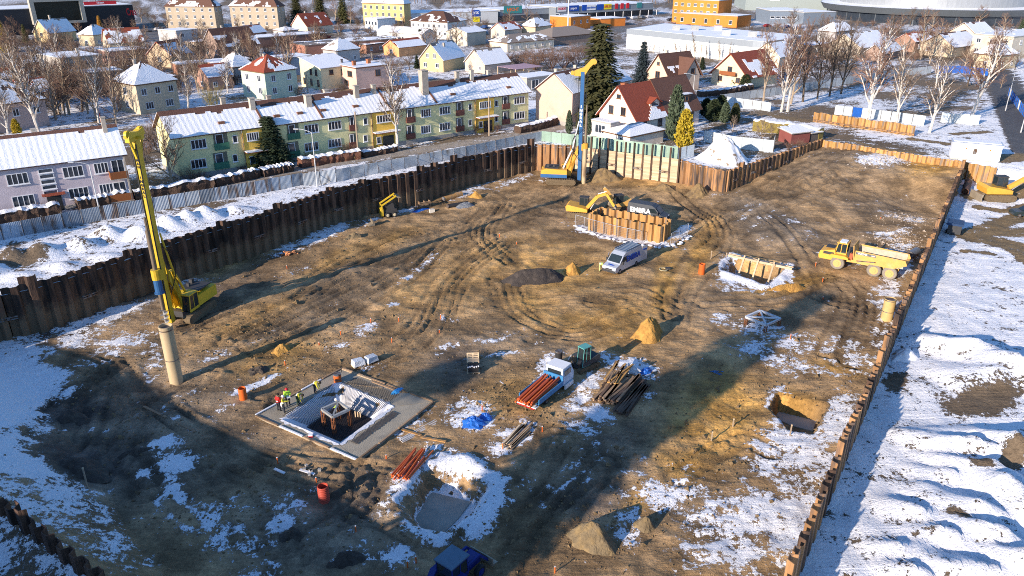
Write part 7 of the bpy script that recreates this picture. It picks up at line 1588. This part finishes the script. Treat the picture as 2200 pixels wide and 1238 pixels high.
o = thing('loader_bucket', 'spare excavator bucket lying below the skid loader', 'bucket', pit_at(797,484), R(30)); MB().prism([(-.5,0),(.4,0),(.5,.3),(.2,.9),(.05,.85),(.2,.35),(-.45,.1)],-.5,.5).build('shell', BUCK, o); MB().beam((.3,-.3,.6),(.7,-.3,.7),.1).build('bracket', BUCK, o)
o = thing('manhole_cover', 'round yellowish manhole rim right of the silver van', 'manhole', pit_at(1425,580)); MB().tube((0,0,-.1),(0,0,.12),.55,n=18,inner=(.45,.2)).build('rim', mat('yellowish_concrete', (.45,.4,.25), .9), o); MB().box(.3,.9,-.1,.4,.0,.25).build('cover', DST, o)
o = thing('concrete_blocks', 'few broken grey blocks near the red manhole ring', 'concrete blocks', pit_at(665,1012))
for k in range(6): MB().cbox((0,0,0),(.25,.2,.2)).build('block', CONC, o, (rng.gauss(0,.35),rng.gauss(0,.3),.1), rng.random()*3)
o = thing('battery_box', 'red and white boxes on the lower slab edge', 'boxes', pit_at(668,942,.12)); MB().box(-.2,.2,-.12,.12,0,.15).build('box', SR, o); MB().box(-.18,.18,-.1,.12,.155,.28).build('box', WHT, o)
# orange marker pegs and stakes
pegs = [(617,578,569,'at the edge of the yellow rig shadow'),(797,693,682,'left of the white snow patch'),(857,691,680,'right of the white snow patch'),(947,685,674,'in the bright snow spot at centre'),(944,715,707,'below the bright snow spot'),(842,736,724,'on the mud above the wrapped pallets'),(732,720,708,'beside the dark clods at centre left'),(686,742,734,'left of the dark clods'),(613,786,770,'in the snow streak left of the workers'),(1073,510,500,'on the tracked mud near the skid loader'),(1110,525,519,'right of the tracked mud'),(597,996,978,'in the bottom shade left of the slab corner'),(680,1036,1024,'above the red manhole ring'),(765,1144,1126,'in the bottom shade right of the ring'),(876,1220,1202,'in snow left of the blue tractor'),(894,1210,1192,'just left of the blue tractor'),(1192,1232,1214,'at the bottom edge below the soil mound'),(1165,928,914,'in snow right of the brown planks'),(1080,964,948,'at the tip of the brown planks'),(830,986,976,'on snow below the slab corner'),(1892,471,465,'in the rubble of the lower excavation'),(1767,606,594,'on the ochre sand ridge'),(1768,644,637,'inside the tree shadow tip'),(1698,728,715,'in shaded snow below the white frame'),(1036,882,868,'behind the blue tarpaulin'),(1752,572,562,'left of the dump truck')]
ORP = mat('peg_orange', (.75,.15,.03), .5, var=.1)
for x, y, yt, w in pegs:
    p = pit_at(x,y); h = min(.55, max(.25, hgt(p,yt)*.8)); o = thing('marker_peg', 'thin orange marker peg '+w, 'marker peg', p, 0, 'orange marker pegs'); MB().tube((0,0,-.1),(0,0,h),.045,n=8).build('peg', ORP, o); MB().tube((0,0,h),(0,0,h+.04),.05,n=8).build('cap', WHT, o)
for x, y, yt, w in [(189,1050,1008,'tall grey wooden stake in the shaded trench at lower left'),(1527,557,541,'green-tipped stake above the formwork pit'),(1560,553,545,'short wooden stake left of the formwork beam'),(1697,935,915,'thin pale stake below the ochre pit'),(1528,947,930,'thin stick standing in the sunlit ochre sand'),(1574,917,902,'thin stick standing near the ochre sand edge')]:
    p = pit_at(x,y); h = hgt(p,yt); o = thing('stake', w, 'stake', p); MB().beam((0,0,-.1),(.02,0,h),.09).build('stick', POLEW, o); MB().beam((.02,0,h),(.02,0,h+.12),.1).build('tip', WOOD, o)
# sand bags and mesh barrier round the cofferdam
bagm = MB(); bagm.ball((0,0,.12),.32,10,6,(1.25,.8,.45)); bgm = bagm.mesh('bag', mat('snowy_sandbag', (.72,.72,.74), .8, var=.1, orand=.15), True)
lines = [[(1238,487),(1262,500),(1300,512),(1340,522),(1385,530),(1425,534)],[(1425,534),(1462,524),(1486,508)]]; k = 0
for ln in lines:
    P = [pit_at(*q) for q in ln]
    for a, b in zip(P, P[1:]):
        m_ = max(2, int((b-a).length/.62))
        for i in range(m_):
            q = a.lerp(b, (i+rng.random()*.6)/m_); q.z = gz(q.x,q.y); o = link('sandbag', bgm, None, q+Vector((rng.gauss(0,.12),rng.gauss(0,.12),0)), rng.random()*3); tag(o, 'one of the snowy white sandbags lining the cofferdam foot', 'sandbag', 'sandbags around the cofferdam')
MESH = mat('barrier_wire', (.45,.47,.5), .4, .4)
P = [pit_at(1236,488), pit_at(1274,500), pit_at(1317,510), pit_at(1376,522)]; Q = [pit_at(1440,530), pit_at(1477,505)]
def barrier(label, P):
    o = thing('mesh_barrier', label, 'barrier', P[0])
    for a, b in zip(P, P[1:]):
        v = b-a; v.z = 0; q = a-P[0]; q.z = 0; f = MB(); n = max(2,int(v.length/2.2)); H_ = 1.9
        for k in range(n+1): f.tube(q+v*k/n, q+v*k/n+Vector((0,0,H_)), .035, n=6)
        f.tube(q+Vector((0,0,H_)), q+v+Vector((0,0,H_)), .03, n=6).tube(q+Vector((0,0,.15)), q+v+Vector((0,0,.15)), .03, n=6); f.build('barrier_frame', MESH, o)
        w = MB()
        for k in range(int(v.length/.14)): w.beam(q+v*(k*.14/v.length)+Vector((0,0,.15)), q+v*(k*.14/v.length)+Vector((0,0,H_)), .008)
        for k in range(7): w.beam(q+Vector((0,0,.2+k*.25)), q+v+Vector((0,0,.2+k*.25)), .008)
        tag(w.build('wire_mesh', MESH, o), kind='stuff')
        for k in range(n): MB().box(-.2,.2,-.12,.12,0,.14).build('foot_block', BLP, o, q+v*(k+.0)/n)
barrier('steel mesh barrier in front of the cofferdam piles', P); barrier('short mesh barrier at the right end of the cofferdam', Q)

# loose clods and stones, too many to count
def scatter(name, label, n, px_list, size, m, seed):
    r = np.random.default_rng(seed); b = MB(); got = 0
    base = [(1,0,-.3),(-.6,.8,-.3),(-.5,-.9,-.3),(.1,.1,.7),(.5,.5,.3)]; fc = [(0,2,1),(0,1,4),(1,3,4),(1,2,3),(2,0,3),(0,4,3)]
    xs, ys, Z = PZ; poly = [tuple(q) for q in PIT]
    while got < n:
        L_ = np.array([q[:4] for q in px_list])[r.integers(len(px_list), size=n)]; x = L_[:,0]+r.normal(size=n)*L_[:,2]; y = L_[:,1]+r.normal(size=n)*L_[:,3]
        v = (y-CY)/F; t = HC/(SP+v*CP); X = (x-CX)/F*t; Y = (CP-v*SP)*t
        ok = (x > 0) & (x < 2200) & (y < 1238) & inside(X, Y, poly) & (poly_dist(X, Y, poly) > .5); X = X[ok]; Y = Y[ok]
        zz = Z[np.clip(np.searchsorted(ys, Y), 0, len(ys)-1), np.clip(np.searchsorted(xs, X), 0, len(xs)-1)]
        for X_, Y_, z_ in zip(X.tolist(), Y.tolist(), zz.tolist()):
            if got >= n: break
            s_ = size*math.exp(r.normal()*.5); a = r.random()*6.28; c_, q = math.cos(a)*s_, math.sin(a)*s_; j = r.normal()*s_*.25
            b.add([(X_+w[0]*c_-w[1]*q+j*w[2], Y_+w[0]*q+w[1]*c_, z_+w[2]*s_*.8) for w in base], fc); got += 1
    tag(b.build(name, m), label, 'loose earth', kind='stuff')
scatter('earth_clods', 'loose brown earth clods strewn over the pit floor', 7000, [(700,620,260,70,0),(620,760,90,40,0),(1100,860,70,40,0),(500,700,130,50,0),(800,530,160,30,0),(1300,400,160,20,0),(1270,1120,130,50,0),(900,750,200,60,0),(1500,980,150,60,0),(300,900,160,80,0),(1700,830,120,50,0),(700,1100,250,60,0)], .09, soil('clod', (.22,.15,.075), (.13,.095,.06)), 1)
scatter('rubble_stones', 'pale broken rubble strewn in the far right excavation', 1500, [(1890,392,26,7,0),(1930,388,20,6,0),(2010,384,26,6,0),(1930,525,40,8,0),(1955,485,30,6,0),(1930,550,30,6,0)], .085, mat('pale_rubble', (.5,.42,.34), .9, var=.3), 2)
# ---------------------------------------------------------------- people
SKIN = mat('skin', (.5,.3,.2), .6, var=.05); HIV = mat('high_vis_green', (.42,.75,.06), .6, var=.1, orand=.02); HIY = mat('high_vis_yellow', (.62,.55,.05), .7, var=.15, orand=.02); HIO = mat('orange_jacket', (.7,.28,.04), .7, var=.1); REDJ = mat('red_jacket', (.5,.02,.02), .7); TROU = mat('dark_trousers', (.03,.035,.045), .9, var=.2); TRG = mat('green_trousers', (.05,.08,.05), .9); BOOT = mat('boots', (.03,.025,.02), .8); REFL = mat('reflective_tape', (.7,.7,.68), .3)
def person(label, p, ang, J, top, legs=TROU, helmet=None, extra=None):
    "J: joints in metres, x forward; one continuous skinned body"
    N = ['pel','che','nec','hea','sL','eL','hL','sR','eR','hR','qL','kL','aL','tL','qR','kR','aR','tR']
    E = [('pel','che'),('che','nec'),('nec','hea'),('che','sL'),('sL','eL'),('eL','hL'),('che','sR'),('sR','eR'),('eR','hR'),('pel','qL'),('qL','kL'),('kL','aL'),('aL','tL'),('pel','qR'),('qR','kR'),('kR','aR'),('aR','tR')]
    rad = dict(pel=.17,che=.19,nec=.07,hea=.105,sL=.095,eL=.065,hL=.045,sR=.095,eR=.065,hR=.045,qL=.115,kL=.08,aL=.06,tL=.05,qR=.115,kR=.08,aR=.06,tR=.05)
    me = bpy.data.meshes.new('body'); me.from_pydata([J[n] for n in N], [(N.index(a),N.index(b)) for a, b in E], [])
    t = bpy.data.objects.new('tmp', me); COL.objects.link(t); t.modifiers.new('s','SKIN'); t.modifiers.new('d','SUBSURF').levels = 1
    for i, n in enumerate(N): t.data.skin_vertices[0].data[i].radius = (rad[n],rad[n]*(.8 if n in ('pel','che') else 1))
    t.data.skin_vertices[0].data[0].use_root = True
    dg = bpy.context.evaluated_depsgraph_get(); dg.update(); bm2 = bpy.data.meshes.new_from_object(t.evaluated_get(dg)); bpy.data.objects.remove(t)
    vs = [tuple(v.co) for v in bm2.vertices]; fs = [tuple(q.vertices) for q in bm2.polygons]; b = MB(); slot = {'top':0,'legs':1,'skin':2,'boot':3,'tape':4}
    def near(c):
        best = None
        for a, d in E:
            A_, D_ = Vector(J[a]), Vector(J[d]); v = D_-A_; tt = max(0,min(1,(c-A_).dot(v)/max(1e-6,v.length_squared))); dd = (c-A_-v*tt).length
            if best is None or dd < best[0]: best = (dd,a,d,tt)
        return best
    for f in fs:
        c = sum((Vector(vs[i]) for i in f), Vector())/len(f); _, a, d, tt = near(c)
        k = 'top'
        if d in ('qL','qR','kL','kR','aL','aR') : k = 'legs'
        if d in ('tL','tR'): k = 'boot'
        if d == 'hea' or (d in ('hL','hR') and tt > .9): k = 'skin'
        if (a,d) == ('pel','che') and .35 < tt < .6: k = 'tape'
        b.mi.append(slot[k])
    b.v = vs; b.f = fs
    for h, e in (('hL','eL'),('hR','eR')):       # fingers and thumb
        H_, E_ = Vector(J[h]), Vector(J[e]); d = (H_-E_).normalized(); s = d.cross(Vector((0,0,1))); s = s.normalized() if s.length > .1 else Vector((0,1,0)); b.k = 2
        for k, (o_, l) in enumerate([(-.03,.075),(-.01,.085),(.01,.08),(.03,.065)]): q = H_+s*o_+d*.03; b.tube(q, q+d*l+Vector((0,0,-.015)), .01, .007, 5)
        b.tube(H_+s*.035, H_+s*.065+d*.045, .011, .008, 5)
    o = thing('person', label, 'person', p, ang); b.build('body', [top,legs,SKIN,BOOT,REFL], o, smooth=True); h = Vector(J['hea']); up = (h-Vector(J['nec'])).normalized()
    m = MB(); m.M = Matrix.Translation(h+up*.06) @ up.to_track_quat('Z','X').to_matrix().to_4x4()
    rg = lambda r, z: [(r*math.cos(6.283*i/12),r*math.sin(6.283*i/12),z) for i in range(12)]
    m.loft([rg(.16,-.01),rg(.14,.02),rg(.125,.07),rg(.08,.12),rg(.02,.135)]); m.build('helmet' if helmet else 'hair', helmet or mat('dark_hair',(.04,.03,.02)), o, smooth=True)
    f = MB(); f.ball(h+Vector((.1,0,-.01)), .022, 6, 4); f.build('nose', SKIN, o)
    if extra: extra(o)
    return o
STAND = dict(pel=(0,0,.95),che=(.02,0,1.33),nec=(.02,0,1.5),hea=(.05,0,1.64),sL=(.02,.2,1.42),eL=(.0,.27,1.14),hL=(.16,.24,.94),sR=(.02,-.2,1.42),eR=(.0,-.27,1.14),hR=(.16,-.24,.94),qL=(0,.1,.88),kL=(.03,.12,.48),aL=(-.02,.13,.09),tL=(.15,.14,.045),qR=(0,-.1,.88),kR=(.05,-.12,.48),aR=(.03,-.13,.09),tR=(.2,-.14,.045))
def pose(**k): d = dict(STAND); d.update(k); return d
BEND = pose(pel=(-.12,0,.93),che=(.25,0,1.12),nec=(.4,0,1.16),hea=(.53,0,1.14),sL=(.3,.2,1.1),eL=(.38,.22,.8),hL=(.45,.14,.52),sR=(.3,-.2,1.1),eR=(.38,-.22,.8),hR=(.47,-.14,.5))
POINT = pose(eR=(.28,-.24,1.3),hR=(.56,-.18,1.28),eL=(.05,.3,1.15),hL=(.2,.2,1.0))
HOLD = pose(eL=(.12,.28,1.16),hL=(.34,.12,1.1),eR=(.12,-.28,1.16),hR=(.34,-.12,1.1))
CROUCH = pose(pel=(-.2,0,.62),che=(.1,0,.98),nec=(.2,0,1.12),hea=(.3,0,1.22),sL=(.14,.2,1.05),eL=(.3,.24,.82),hL=(.5,.18,.7),sR=(.14,-.2,1.05),eR=(.3,-.24,.82),hR=(.5,-.18,.7),qL=(-.15,.1,.58),kL=(.25,.15,.5),aL=(-.02,.14,.09),tL=(.16,.15,.045),qR=(-.15,-.1,.58),kR=(.22,-.15,.45),aR=(-.06,-.14,.09),tR=(.12,-.15,.045))
def on(x, y, dz=.11): p = at(x,y,0); p.z = dz; return p
person('worker in bright green high-visibility jacket and red helmet facing the slab', on(620,873), R(-60), HOLD, HIV, TROU, SR, lambda o: MB().box(.32,.6,-.16,.16,1.05,1.12).build('paper_roll', FRAME, o))
person('worker in yellow-orange jacket pointing with outstretched arm', on(611,890), R(15), POINT, HIY, TROU, FRAME)
person('worker in red jacket with white bag behind the pointing worker', on(600,885,.05), R(60), STAND, REDJ, TROU, None, lambda o: MB().ball((.1,-.34,.75),.2,8,6,(.7,.6,1.3)).build('white_bag', FRAME, o))
person('worker in dull yellow vest bending at the left rim of the pit', on(641,872), R(-20), BEND, HIY, TRG)
person('worker in yellow vest bent forward near the orange ring', on(677,846), R(-10), BEND, HIY, TROU)
person('worker in bright green jacket standing inside the reinforced pit', at(727,893,-.95), R(200), pose(hL=(.35,.15,1.0),eL=(.12,.28,1.15)), HIV, mat('grey_trousers',(.2,.2,.2)), WHT)
p = pit_at(1288,583); person('worker in pale yellow overalls bending beside the silver van', p, R(-10), BEND, mat('pale_hi_vis',(.55,.7,.2),.6), mat('pale_hi_vis_trousers',(.4,.5,.2),.7))
p = pit_at(1797,577)
# ---------------------------------------------------------------- unseen houses and trees behind and left of the drone, placed for the shadows they cast
zs = ST-.6
house('long grey block of flats behind the near left corner of the pit', (-36.8,12.2,zs), (-76.8,41.2,zs), 11, 8.4, 2.2, 'hip', P_('grey', (.40,.36,.31)), TILE_BR, .9, .1, front=((10,6.4,1.5,1.4,2),(10,3.3,1.5,1.4,2)), cat='apartment block', name='apartment_block', cell=1.2, zb=zs)
house('low flat-roofed depot behind the near edge of the pit', (-13,5.5,zs), (-36,6.5,zs), 9, 9.4, 0, 'flat', P_('sand2', (.62,.54,.42)), CONC, .9, front=((6,6.0,1.5,1.4,2),(6,3.0,1.5,1.4,2)), cat='depot', name='depot', cell=1.2, zb=zs)
house('mauve block of flats next along the street beyond the left edge', (-118,52,ST), (-92,72,ST), 10, 7, 3.2, 'x', PINK, TILE_BR, .95, .1, front=((5,5,1.6,1.4,3),(5,2,1.6,1.4,3)), cat='apartment block', name='apartment_block', cell=1.2)
def tall(label, kind, x, y, h, m, v, wide, lift=0, name=None):
    o = thing(name or 'conifer', label, 'tree', (x,y,zs if y < 45 else ST), v); s = (h-lift)/10; tm = conifer_mesh(v, kind, m, BARKD)
    MB().tube((0,0,-.3),(0,0,h*.9),.35,.12,8).build('trunk', BARKD, o); c = link('crown', tm[1], o, (0,0,lift)); c.scale = (s*wide,s*wide,s)
tall('tall broad spruce behind the near left corner whose shadow crosses the pit', 'spruce', -26.6, 18.2, 25.6, NDL, 3, 1.05)
tall('second tall spruce beside the broad one behind the pit', 'spruce', -31.5, 12.0, 22.5, NDL, 2, 1.15)
tall('added unseen pine behind the grey block, high crown shaped for its shadow', 'column', -57.0, 12.0, 20.4, NDL, 6, 4.4, 17.2, 'pine_tree')  # added tree, crown shaped to cast a single dark blob near the slab
for k, (x, y, h) in enumerate([(-86,64,13),(-80,69,11.5),(-92,60,14),(-97,57,13)]): tall(['first','second','third','fourth'][k]+' added conifer of the unseen row shading the mauve flats', 'spruce', x, y, h, NDL, 1+k % 3, 1.5)  # unseen row added to keep sun off the mauve facade
